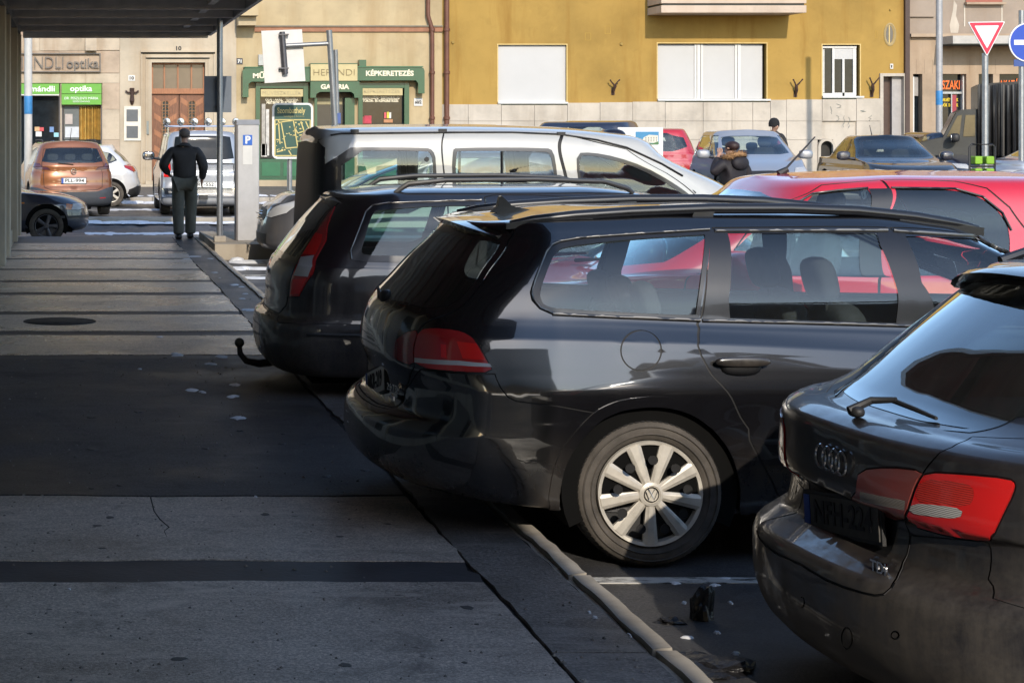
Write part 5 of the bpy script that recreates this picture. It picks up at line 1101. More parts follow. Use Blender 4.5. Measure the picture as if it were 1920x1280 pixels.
def std(L, w, H, zt, zb, zbf, xg0, xg1, xw0, xw1, wr, hood=(0.72, 0.9), zc=0.78, z0=0.18, rear=None, trunk=None, ar=0.45, nr=2.9, af=0.6, nf=2.7, agr=0.4, agf=0.4):
    r = rear or [(0.0, 0.42), (0.0, 0.55), (0.03, 0.68)]; hf, hb = hood
    xm = (xw0 + L) / 2; k = dict(ar=ar, nr=nr, af=af, nf=nf)
    R = [ring(0.32, L - 0.3, w * 0.84, z0 + 0.02, **k), ring(0.08, L - 0.08, w * 0.945, z0 + 0.06, **k), ring(r[0][0] + 0.015, L - 0.015, w * 0.985, z0 + 0.15, **k)]
    for x, z in r: R.append(ring(x, L - 0.01 - max(0, z - 0.5) * 0.25, w if z < 0.7 else w * 0.995, z if z < 0.62 else [(0, z), (xw0, z), (L, min(z, hf - 0.1 + (z - 0.6) * 0.3))], **k))
    x1 = r[-1][0]
    R.append(ring(x1 + 0.02, L - 0.12, w * 0.985, [(0, zc), (xw0, zc - 0.02), (L, hf - 0.03)], **k))
    R.append(ring(x1 + 0.03, L - 0.2, w * 0.965, [(0, zc + 0.03), (xw0, zc + 0.015), (L, hf + 0.01)], **k))
    if trunk: R.append(ring(x1 + 0.06, L - 0.3, w * 0.955, [(0, trunk), (xg0, zb - 0.03), (xw0, zbf - 0.03), (L, hf + 0.03)], **k))
    R.append(ring((xg0 + x1 + 0.03) / 2, xm, w * 0.945, [(0, (trunk or zb) + (0.03 if trunk else -0.04)), (xg0, zb - 0.02), (xw0, zbf - 0.02), (xm, (hf + hb) / 2 + 0.04)], **k))
    R.append(ring(xg0, xw0, w * 0.935, [(0, zb), (L, zbf)], ar=agr, nr=nr, af=agf, nf=nf))
    R.append(ring((xg0 * 0.55 + xg1 * 0.45), (xw0 + xw1) / 2, w * 0.935 * 0.45 + wr * 0.55 + 0.012, (zb + zt) / 2, ar=agr, nr=nr, af=agf, nf=nf))
    R.append(ring(xg1, xw1, wr, zt, ar=agr, nr=nr, af=agf * 0.8, nf=nf))
    R.append(ring(xg1 + 0.03, xw1 - 0.06, wr * 0.91, zt + (H - zt) * 0.55, ar=agr * 0.9, nr=nr, af=agf * 0.7, nf=nf))
    R.append(ring(xg1 + 0.06, xw1 - 0.1, wr * 0.5, H - 0.012, ar=agr * 0.8, nr=nr, af=agf * 0.7, nf=nf)); R.append(ring(xg1 + 0.07, xw1 - 0.11, 0.0005, H, ar=agr * 0.8, nr=nr, af=agf * 0.7, nf=nf))
    return R
def hoods(sh, xs, r): return [dict(name='arch_opening', uv=sh.inv(cat(circ(x, r + 0.02, r * 1.16, 18, 0, 180), [(x - r * 1.15, 0.19), (x + r * 1.15, 0.19)]), 'side'), mode='hole') for x in xs]
def undercar(root, xs, w, r, L, spokes=5, mat=None, rimr=None, zf=0.2):
    for x in xs:
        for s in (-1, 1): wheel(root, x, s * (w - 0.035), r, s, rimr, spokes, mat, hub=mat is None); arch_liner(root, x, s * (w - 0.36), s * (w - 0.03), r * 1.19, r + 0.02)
    MB().box(0.3, L - 0.3, -w + 0.18, w - 0.18, zf, zf + 0.05).build('underbody', CM['floor'], root)

# ================= the dusty dark estate at the right edge, seen from behind
def build_dusty_estate():
    root, Mw = car_root('estate_car', 'dusty dark estate car with four rings badge, cropped at the right edge', 2.30, 6.08, math.radians(3.0))
    L, w = 4.93, 0.935; k = dict(ar=0.60, nr=2.45, af=0.7, nf=2.6)
    lo = lambda z, xr, wf=1.0, **q: ring(xr, L - 0.02, w * wf, z, **{**k, **q})
    R = [lo(0.15, 0.38, 0.84), lo(0.17, 0.13, 0.93), lo(0.25, 0.035, 0.98), lo(0.38, 0.0), lo(0.475, 0.0), lo(0.512, 0.012), lo(0.545, 0.075, nr=2.6), lo(0.58, 0.135, nr=2.6), lo(0.69, 0.148, 0.999, nr=2.6), lo(0.715, 0.110, 0.998, nr=2.6), lo(0.84, 0.112, 0.995, nr=2.6),
         ring(0.115, L - 0.1, w * 0.99, [(0, 0.905), (1, 0.90), (3.4, 0.83), (L, 0.7)], **{**k, 'nr': 2.6}), ring(0.135, L - 0.12, w * 0.985, [(0, 0.925), (1, 0.925), (3.4, 0.85), (L, 0.72)], **{**k, 'nr': 2.6}),
         ring(0.24, 4.3, w * 0.965, [(0, 0.955), (1, 0.965), (3.4, 0.91), (L, 0.8)], **{**k, 'nr': 2.6}),
         ring(0.335, 3.7, w * 0.935, [(0, 0.985), (1, 1.0), (3.7, 0.95)], ar=0.5, nr=2.6, af=0.5),
         ring(0.57, 3.25, 0.80, [(0.5, 1.19), (3.3, 1.17)], ar=0.5, nr=2.6, af=0.4), ring(0.78, 2.85, 0.69, [(0.7, 1.36), (1.3, 1.385), (2.4, 1.375), (2.9, 1.32)], ar=0.42, nr=2.7, af=0.35),
         ring(0.80, 2.8, 0.62, [(0.7, 1.385), (1.3, 1.42), (2.3, 1.42), (2.9, 1.35)], ar=0.38, nr=2.8, af=0.3), ring(0.81, 2.77, 0.33, [(0.7, 1.40), (1.4, 1.445), (2.3, 1.445), (2.9, 1.38)], ar=0.35, nr=2.8, af=0.3), ring(0.815, 2.76, 0.0005, [(0.7, 1.403), (1.4, 1.45), (2.3, 1.45), (2.9, 1.385)], ar=0.35, nr=2.8, af=0.3)]
    sh = Shell(R, Mw, -1); I = lambda p: sh.inv(p, 'img'); S = lambda p: sh.inv(p, 'side'); B = lambda p: sh.inv(p, 'rear')
    lo_ = chaikin([(1737, 884), (1807.7, 888), (1891, 895.7), (1905, 906), (1900.5, 926.5), (1880, 967), (1860, 1011), (1853, 1013), (1789.5, 1008), (1700, 983), (1709, 944.6), (1723, 904)], 1)
    li_ = chaikin([(1611, 881), (1667, 874.4), (1732, 882), (1718, 904), (1704.5, 944.6), (1696, 981), (1635.5, 960.5), (1604, 949), (1605.5, 913)], 1)
    s1 = [(1614, 921), (1699, 938), (1697, 956), (1614, 938)]; s2 = chaikin([(1712.5, 943), (1760, 946), (1808, 954), (1802, 972), (1750, 968), (1706, 960.5)], 1)
    br = chaikin([(1727, 897), (1800, 902), (1826, 912), (1828, 932), (1818, 950), (1760, 944), (1716, 940)], 1)
    gl = cat(B([(0, 0.968), (0.2, 0.968), (0.42, 0.975)]), I([(1764, 806), (1818, 811), (1862, 803), (1908, 782)]), S([(0.78, 1.13), (0.9, 1.3)]), B([(0.52, 1.325), (0.3, 1.35), (0, 1.355)]))
    c0 = I([(1524, 1068)]); c0[0, 0] = 0
    gate = cat(c0, I([(1549, 1085), (1580, 1098), (1617, 1110), (1640, 1115), (1656, 1113), (1670, 1101), (1681, 1083), (1692, 1054), (1706, 1001), (1698, 982), (1706, 944.6), (1720, 904), (1734, 882), (1749, 863), (1785, 838), (1823, 818)]), S([(0.84, 1.14), (0.97, 1.33)]), B([(0.56, 1.352), (0.3, 1.372), (0, 1.378)]))
    c1 = I([(1523, 1070)]); c1[0, 0] = 0
    bump = cat(c1, I([(1548, 1087), (1579, 1100), (1617, 1112), (1640, 1117), (1657, 1115), (1672, 1102), (1684, 1084), (1695, 1054), (1708, 1003), (1789, 1010), (1853, 1015), (1853, 1085), (1862, 1121), (1920, 1139)]), S([(0.62, 0.5), (0.76, 0.3), (0.76, 0.25)]), np.array([[sh.um * 0.15, 0], [0, 0]]))
    regs = hoods(sh, (1.02, 3.93), 0.335) + [
        dict(name='rear_window', uv=gl, mat=glass('tinted_rear_glass', (0.30, 0.38, 0.36), 0.05), off=0.002, mode='mid'),
        dict(name='side_window', uv=S([(0.95, 1.06), (1.1, 1.05), (2.1, 1.03), (2.1, 1.35), (1.3, 1.345), (1.12, 1.30)]), mat=CM['glass'], off=-0.003), dict(name='side_window', uv=S([(2.2, 1.03), (3.3, 1.0), (2.75, 1.31), (2.2, 1.35)]), mat=CM['glass'], off=-0.003),
        dict(name='windscreen', uv=sh.inv([(0, 0.99), (0.5, 0.99), (0.62, 1.1), (0.5, 1.3), (0, 1.32)], 'front'), mat=CM['glass'], mode='mid'),
        dict(name='lamp_strip', uv=I(s1), mat=lens('dusty_clear_lens', (0.36, 0.33, 0.30), 0.3, 70, 0.4), off=0.003, under='ti', mode='near'), dict(name='lamp_strip', uv=I(s2), mat=CM['clear'], off=0.005, under='to'), dict(name='lamp_core', uv=I(br), mat=lens('ribbed_red_lens', (0.62, 0.02, 0.012), 0.15, 50), off=0.0045, under='to'),  # lamp core in plain ribbed red
        dict(name='tail_lamp', key='ti', uv=I(li_), mat=lens('very_dusty_red_lens', (0.30, 0.035, 0.03), 0.35, 0, 0.35), off=0.003, gap=0.006, lip=0.012, mode='near'), dict(name='tail_lamp', key='tf', uv=B([(0.50, 0.72), (0.66, 0.72), (0.67, 0.86), (0.50, 0.87)]), mat=lens('very_dusty_red_lens', (0.30, 0.035, 0.03), 0.35, 0, 0.35), off=0.003, mode='far'), dict(name='tail_lamp', key='to', uv=I(lo_), mat=CM['redb'], off=0.004, gap=0.006, lip=0.012),
        dict(name='sensor', uv=I(circ(1678.6, 1190, 7)), mat=AUDIP, gap=0.005, mode='near', off=0.002), dict(name='sensor', uv=I([(1502, 1119), (1507, 1119), (1509, 1128), (1507, 1137), (1503, 1137), (1501, 1128)]), mat=AUDIP, gap=0.004, mode='near', off=0.002), dict(name='tow_eye_cover', uv=I([(1588 + 10 * math.cos(a), 1196 + 20 * math.sin(a)) for a in np.linspace(0, 6.28, 18)[:-1]]), mat=AUDIP, gap=0.005, mode='near'),
        dict(name='plate_recess_shade', uv=B([(0, 0.57), (0.29, 0.57), (0.31, 0.70), (0, 0.70)]), mat=CM['gap'], off=-0.002, mode='mid', under='tg'),  # black region painted for the shade around the plate
        dict(name='tailgate', key='tg', uv=gate, mat=AUDIP, gap=0.005, mode='mid'), dict(name='rear_bumper', key='rb', uv=bump, mat=AUDIP, gap=0.004, mode='mid')]
    panels(sh, regs, root, AUDIP, CM['gap'], 0.05)
    # number plate in its recess, badge, lettering
    number_plate(root, (0.132, 0.0, 0.635), -1, 'NFH-224', tilt=0.12, mat=plain('plate_dark', (0.07, 0.066, 0.06), 0.6, var=0.4, scale=12))  # plate face in a dark, mottled grey
    bd = empty('badge', sh.pt((1515, 857), 'img', 0.012)); bd.parent = root
    for i, q in enumerate((-0.072, -0.024, 0.024, 0.072)):
        pts = [(0, q + 0.036 * math.cos(a), 0.036 * math.sin(a)) for a in np.linspace(0, 2 * math.pi, 25)]; MB().tube(pts, 0.0048, 6).build('badge_ring', CM['chrome'], bd, True)
    P, N = sh.pn(I([(1651, 1071)])); P = P[0] * np.array([1, -1, 1]); N = N[0] * np.array([1, -1, 1])
    text('TDI', 'badge', CM['chrome'], root, tuple(P + N * 0.012), 0.05, depth=0.003, rot=(math.radians(90), 0, math.atan2(N[0], -N[1])), bold=0.001)
    # spoiler, wiper
    crossbar(-0.60, 0.60, [(0.70, 1.395), (0.72, 1.408), (1.0, 1.43), (1.02, 1.40), (0.86, 1.362), (0.715, 1.382)], 17, 0.075, 0.10).build('roof_spoiler', AUDIP, root, True, 35)
    A = [sh.pt(p, 'img', o) for p, o in (((1590, 757), 0.03), ((1640, 766), 0.045), ((1688, 772), 0.04))]; MB().tube(A, [0.014, 0.012, 0.009], 8).build('wiper_arm', CM['plastic'], root, True); MB().sup(tuple(sh.pt((1597, 753), 'img', 0.02)), (0.022, 0.035, 0.018), 0.8).build('wiper_pivot', CM['plastic'], root, True)
    A = [sh.pt(p, 'img', o) for p, o in (((1680, 770), 0.035), ((1720, 781), 0.025), ((1758, 791), 0.012))]; MB().tube(A, [0.009, 0.008, 0.006], 6).build('wiper_blade', CM['plastic'], root, True)
    for s in (-1, 1): MB().tube([(0.98, s * 0.6, 1.40), (1.1, s * 0.6, 1.44), (1.8, s * 0.6, 1.465), (2.5, s * 0.6, 1.43), (2.6, s * 0.6, 1.39)], 0.018, 8).build('roof_rail', CM['trim'], root, True)
    undercar(root, (1.02, 3.93), w, 0.335, L)
    seats(root, (2.5,), 1.65, 0.38, 0.52, CM['seat'], 0.8, None, (3.2, 3.7, 0.75, 0.93)); MB().box(0.55, 1.45, -0.62, 0.62, 0.90, 0.92).build('load_cover', CM['seat'], root)
    return root
build_dusty_estate()

# ================= the black estate with the tall tail lamps and tow ball
def build_tow_estate():
    root, Mw = car_root('estate_car', 'black estate car with tall slanted tail lamps and a tow ball over the sidewalk', 1.26, 13.3)
    L, w = 4.80, 0.905; k = dict(ar=0.40, nr=2.9, af=0.7, nf=2.6)
    lo = lambda z, xr, wf=1.0, xf=L, **q: ring(xr, xf, w * wf, z, **{**k, **q})
    R = [lo(0.24, 0.35, 0.85, L - 0.3), lo(0.255, 0.10, 0.93, L - 0.1), lo(0.32, 0.03, 0.975), lo(0.44, 0.0), lo(0.55, 0.005), lo(0.60, 0.02, 0.995), lo(0.625, 0.075, 0.985), lo(0.70, 0.085, 0.98), lo(0.86, 0.095, 0.975, L - 0.1),
         ring(0.125, L - 0.2, w * 0.965, [(0, 0.955), (3.5, 0.86), (L, 0.72)], **k), ring(0.15, 4.2, w * 0.955, [(0, 0.985), (3.5, 0.91), (4.3, 0.86)], **k),
         ring(0.175, 3.6, w * 0.94, [(0, 1.02), (3.6, 0.96)], ar=0.4, nr=2.9, af=0.45), ring(0.32, 3.15, 0.78, 1.21, ar=0.4, nr=2.9, af=0.4), ring(0.47, 2.75, 0.69, [(0.4, 1.375), (0.9, 1.40), (2.3, 1.405), (2.8, 1.35)], ar=0.36, nr=3, af=0.3),
         ring(0.49, 2.7, 0.625, [(0.4, 1.40), (0.9, 1.445), (2.3, 1.45), (2.8, 1.38)], ar=0.33, nr=3, af=0.3), ring(0.50, 2.67, 0.33, [(0.4, 1.415), (0.9, 1.475), (2.2, 1.485), (2.8, 1.41)], ar=0.3, nr=3, af=0.3), ring(0.505, 2.66, 0.0005, [(0.4, 1.42), (0.9, 1.48), (2.2, 1.49), (2.8, 1.415)], ar=0.3, nr=3, af=0.3)]
    sh = Shell(R, Mw, -1); I = lambda p: sh.inv(p, 'img'); S = lambda p: sh.inv(p, 'side'); B = lambda p: sh.inv(p, 'rear')
    lamp = [(629, 387), (612.5, 450.6), (588, 512.5), (561, 556), (543, 557), (548, 519), (564, 481.6), (592, 437), (621, 394)]
    lw = [(552, 517), (565, 482), (590, 479), (586, 500), (578, 519)]; lr = [(568, 477), (592, 437), (606, 440), (603, 455), (592, 478)]; lb = [(545, 553), (549, 524), (576, 522), (562, 551)]
    q_in = chaikin([(700, 398), (690, 425), (680, 460), (677, 473), (684, 478), (720, 479.5), (800, 481), (876, 482), (884, 440), (893, 386), (840, 386), (760, 390), (712, 394)], 1)
    q_out = chaikin([(698, 385), (686, 398), (672, 435), (659, 470), (657, 484), (666, 490), (720, 492), (800, 494), (893, 496), (905, 376), (840, 377), (729, 381)], 1)
    d_r = [(908, 370), (900, 440), (897, 500), (905, 600), (940, 690), (960, 712), (1170, 712), (1165, 600), (1160, 500), (1130, 372), (1000, 366), (925, 366)]
    d_rw = [(920, 385), (914, 440), (912, 494), (1140, 500), (1135, 450), (1115, 386), (1010, 381)]; d_fw = [(1140, 384), (1170, 450), (1178, 500), (1400, 510), (1330, 440), (1240, 388)]
    gl = cat(B([(0, 1.355), (0.3, 1.35), (0.42, 1.335)]), I([(611, 399), (583, 440), (556, 482)]), B([(0.3, 1.02), (0, 1.02)]))
    gate = cat(B([(0, 0.63), (0.5, 0.635), (0.62, 0.7), (0.66, 0.84)]), I([(541, 557), (546, 519), (562, 481.6), (590, 437), (619, 393)]), B([(0.5, 1.395), (0.2, 1.405), (0, 1.408)]))
    bump = cat(B([(0, 0.62), (0.5, 0.625)]), I([(523, 605), (575, 606), (695, 609)]), S([(0.84, 0.585), (0.84, 0.25)]), np.array([[sh.um * 0.15, 0], [0, 0]]))
    regs = hoods(sh, (1.13, 3.89), 0.315) + [
        dict(name='quarter_window', uv=I(q_in), mat=glass('greenish_glass', (0.66, 0.86, 0.80), 0.04), off=-0.003), dict(name='window_trim', uv=I(q_out), mat=CM['trim'], off=0.003, lip=0.01),
        dict(name='door_window', uv=I(d_rw), mat=CM['glass'], off=-0.003, under='rd'), dict(name='door_window', uv=I(d_fw), mat=CM['glass'], off=-0.003), 
        dict(name='windscreen', uv=sh.inv([(0, 1.0), (0.5, 1.0), (0.62, 1.1), (0.5, 1.32), (0, 1.34)], 'front'), mat=CM['glass'], mode='mid'),
        dict(name='lamp_strip', uv=I(lw), mat=CM['clear'], off=0.005, under='tl'), dict(name='lamp_segment', uv=I(lr), mat=CM['redb'], off=0.005, under='tl'), dict(name='lamp_segment', uv=I(lb), mat=CM['redb'], off=0.005, under='tl'), dict(name='tail_lamp', key='tl', uv=I(lamp), mat=CM['red'], off=0.004, gap=0.006, lip=0.01), dict(name='rear_window', uv=gl, mat=CM['glassd'], off=0.002, mode='mid'),
        dict(name='rear_door', key='rd', uv=I(d_r), mat=BLACKD, gap=0.009), dict(name='tailgate', key='tg', uv=gate, mat=BLACKD, gap=0.010, mode='mid'), dict(name='rear_bumper', key='rb', uv=bump, mat=paint('grimy_black_bumper', (0.01, 0.01, 0.012), 0.45, rough=0.45, zlo=0.25, zhi=0.75, dust=0.2), gap=0.008, mode='mid')]
    panels(sh, regs, root, BLACKD, CM['gap'], 0.055)
    surf_tube(sh, [(659, 486), (657, 470), (672, 433), (686, 397), (699, 385), (729, 381), (840, 377), (903, 375.5)], 'img', 0.006, 0.006, 'frame_trim', plain('satin_trim', (0.16, 0.155, 0.15), 0.3, 0.8), root)
    surf_tube(sh, [(575, 627), (640, 628), (720, 630)], 'img', 0.012, 0.0, 'bumper_strip', CM['plastic'], root)
    for s in (-1, 1):
        MB().tube([(0.86, s * 0.6, 1.44), (0.95, s * 0.6, 1.50), (1.2, s * 0.6, 1.525), (1.8, s * 0.6, 1.53), (2.25, s * 0.6, 1.515), (2.4, s * 0.6, 1.47), (2.44, s * 0.6, 1.44)], [0.014, 0.018, 0.016, 0.016, 0.016, 0.018, 0.014], 8).build('roof_rail', plain('satin_rail', (0.05, 0.05, 0.05), 0.35, 0.3), root, True)
    crossbar(-0.58, 0.58, [(0.45, 1.40), (0.62, 1.445), (0.66, 1.43), (0.52, 1.37)], 13, 0.04, 0.09).build('roof_spoiler', BLACKD, root, True, 35)
    tb_ = empty('tow_bar', (0, 0, 0)); tb_.parent = root
    MB().tube([(0.25, 0, 0.27), (0.02, 0, 0.24), (-0.07, 0, 0.26), (-0.11, 0, 0.31), (-0.115, 0, 0.36)], [0.03, 0.026, 0.022, 0.02, 0.018], 8).build('tow_neck', CM['plastic'], tb_, True); MB().sup((-0.115, 0, 0.385), (0.034, 0.034, 0.034), 1.0).build('tow_ball', plain('greasy_steel', (0.06, 0.06, 0.045), 0.5, 0.4), tb_, True, 80)
    number_plate(root, (0.112, 0, 0.76), -1, 'HZB-471', tilt=0.05)
    undercar(root, (1.13, 3.89), w, 0.315, L); seats(root, (2.4,), 1.5, 0.36, 0.52, CM['seat'], 0.8, None, (3.15, 3.6, 0.72, 0.95)); MB().box(0.3, 1.3, -0.6, 0.6, 0.9, 0.92).build('load_cover', CM['seat'], root)
build_tow_estate()

# ================= white van
def build_van():
    root, Mw = car_root('passenger_van', 'white passenger van with black edged side windows parked beyond the black estates', 1.80, 15.4); root['category'] = 'van'
    L, w = 4.5, 0.89; VP = paint('van_white', (0.47, 0.47, 0.45), 0.3, rough=0.35, dust=0.08)
    R = std(L, w, 1.905, 1.80, 1.06, 1.04, 0.02, 0.06, 3.78, 2.78, 0.775, hood=(0.86, 1.04), zc=0.82, z0=0.2, rear=[(0.0, 0.42), (0.0, 0.55), (0.01, 0.70)], ar=0.18, nr=4.2, agr=0.16)
    # roof falls away towards the windscreen
    for i in (-4, -3, -2, -1):
        x = R[i][:, 0]; R[i][:, 2] += np.interp(x, [0, 0.1, 0.4, 1.3, 2.0, 2.5, 2.8], [-0.05, -0.02, -0.005, 0.0, -0.02, -0.07, -0.145])
    sh = Shell(R, Mw, -1); I = lambda p: sh.inv(p, 'img'); S = lambda p: sh.inv(p, 'side'); B = lambda p: sh.inv(p, 'rear')
    w1 = chaikin([(640, 283), (800, 283), (809, 290), (812, 310), (813, 390), (640, 392)], 1); w1o = chaikin([(610, 277), (798, 276.5), (812, 282), (818, 300), (819, 400), (606, 402)], 1)
    w2 = chaikin([(855, 286), (862, 283.5), (1022, 284), (1032, 290), (1038, 320), (1040, 395), (852, 394)], 1); w2o = chaikin([(848, 282), (856, 277), (1024, 277), (1038, 283), (1044, 320), (1047, 402), (845, 401)], 1)
    w3 = chaikin([(1086, 292), (1110, 292), (1150, 300), (1200, 317), (1250, 344), (1290, 372), (1310, 395), (1095, 395), (1087, 330)], 1); w3o = chaikin([(1081, 287), (1110, 286), (1155, 294), (1208, 312), (1258, 340), (1300, 370), (1325, 400), (1090, 401), (1082, 330)], 1)
    dr_ = [(832, 250), (833, 330), (842, 420), (842, 560), (1062, 560), (1067, 420), (1059, 330), (1053, 251)]; df_ = [(1056, 252), (1062, 330), (1070, 420), (1072, 560), (1340, 560), (1350, 420), (1310, 372), (1250, 325), (1175, 280)]
    regs = hoods(sh, (0.85, 3.65), 0.31) + [dict(name='side_window', uv=I(w1), mat=CM['glass'], off=-0.003), dict(name='window_surround', uv=I(w1o), mat=CM['trim'], off=0.003),
        dict(name='sliding_window', uv=I(w2), mat=CM['glass'], off=-0.003, under='sd'), dict(name='window_surround', uv=I(w2o), mat=CM['trim'], off=0.003, under='sd'), dict(name='door_window', uv=I(w3), mat=CM['glass'], off=-0.003, under='fd'), dict(name='window_surround', uv=I(w3o), mat=CM['trim'], off=0.003, under='fd'),
        dict(name='corner_pillar', uv=cat(B([(0.64, 0.90), (0.66, 1.15), (0.60, 1.77), (0.70, 1.79)]), I([(596, 262), (610, 277), (608, 405)]), S([(0.16, 0.95)])), mat=plain('black_pillar', (0.02, 0.02, 0.022), 0.4), off=0.002),
        dict(name='rear_window', uv=B([(0, 1.05), (0.72, 1.05), (0.735, 1.15), (0.70, 1.70), (0.6, 1.755), (0, 1.77)]), mat=plain('van_rear_glass', (0.012, 0.012, 0.012), 0.4, spec=0.25), off=0.002, mode='mid'),
        dict(name='windscreen', uv=sh.inv([(0, 1.1), (0.55, 1.1), (0.70, 1.2), (0.62, 1.6), (0.4, 1.65), (0, 1.66)], 'front'), mat=CM['glass'], mode='mid'),
        dict(name='tail_lamp', uv=B([(0.74, 0.62), (0.83, 0.64), (0.83, 0.93), (0.74, 0.93)]), mat=CM['red'], off=0.004),
        dict(name='sliding_door', key='sd', uv=I(dr_), mat=VP, gap=0.012), dict(name='front_door', key='fd', uv=I(df_), mat=VP, gap=0.012), dict(name='rear_bumper', uv=cat(B([(0, 0.52), (0.75, 0.52)]), S([(0.2, 0.52), (0.45, 0.52), (0.5, 0.24)]), np.array([[0, 0.0]])), mat=CM['plastic'], mode='mid', off=0.01)]
    panels(sh, regs, root, VP, CM['gap'], 0.07)
    surf_tube(sh, [(620, 254), (640, 251), (830, 249), (960, 249), (1050, 252.5), (1120, 263), (1175, 277), (1240, 307), (1280, 330)], 'img', 0.008, 0.003, 'roof_gutter', CM['gap'], root)
    for px, py in ((665, 247), (830, 246), (1052, 252)): MB().box(-0.03, 0.03, -0.015, 0.015, -0.01, 0.014).xf(Matrix.Translation(sh.pt((px, py), 'img', 0.004))).build('rack_mount', CM['plastic'], root)
    for px in (941,):
        a, b = sh.pt((px, 284), 'img', 0.0), sh.pt((px + 1, 396), 'img', 0.0)
        for s in (-1, 1): MB().tube([(a.x, abs(a.y) * s, a.z), (b.x, abs(b.y) * s, b.z)], 0.012, 6).build('window_bar', CM['trim'], root)
    a = sh.pt((1305, 362), 'img', 0.0); t = Vector(at(1183, 262, 14.7)) - Vector((1.80, 15.4, 0)); MB().tube([a, t], [0.006, 0.003], 6).build('antenna', CM['plastic'], root)
    MB().sup((2.55, 0.1, 1.80), (0.10, 0.10, 0.065), 0.8, 14, 8).build('roof_pod', plain('pod_navy', (0.01, 0.01, 0.02), 0.4), root, True, 80)
    for s in (-1, 1): mirror_part(root, 3.45, s * 0.84, 1.12, s, CM['plastic'], 1.1)
    undercar(root, (0.85, 3.65), w, 0.31, L); seats(root, (2.55,), 1.45, 0.38, 0.7, CM['seat'], 1.0, (3.15, -0.38, 1.05), (3.3, 3.8, 0.75, 1.06))
    for s in (-1, 1): MB().lathe([(0.0, 0), (0.018, 0), (0.018, 0.006), (0, 0.006)], (0, 0, 0), 'y', 12).xf(Matrix.Translation(tuple(c * (1 if i != 1 else -s) for i, c in enumerate(sh.pt((800, 299), 'img', 0.004))))).build('window_catch', CM['plastic'], root)
build_van()

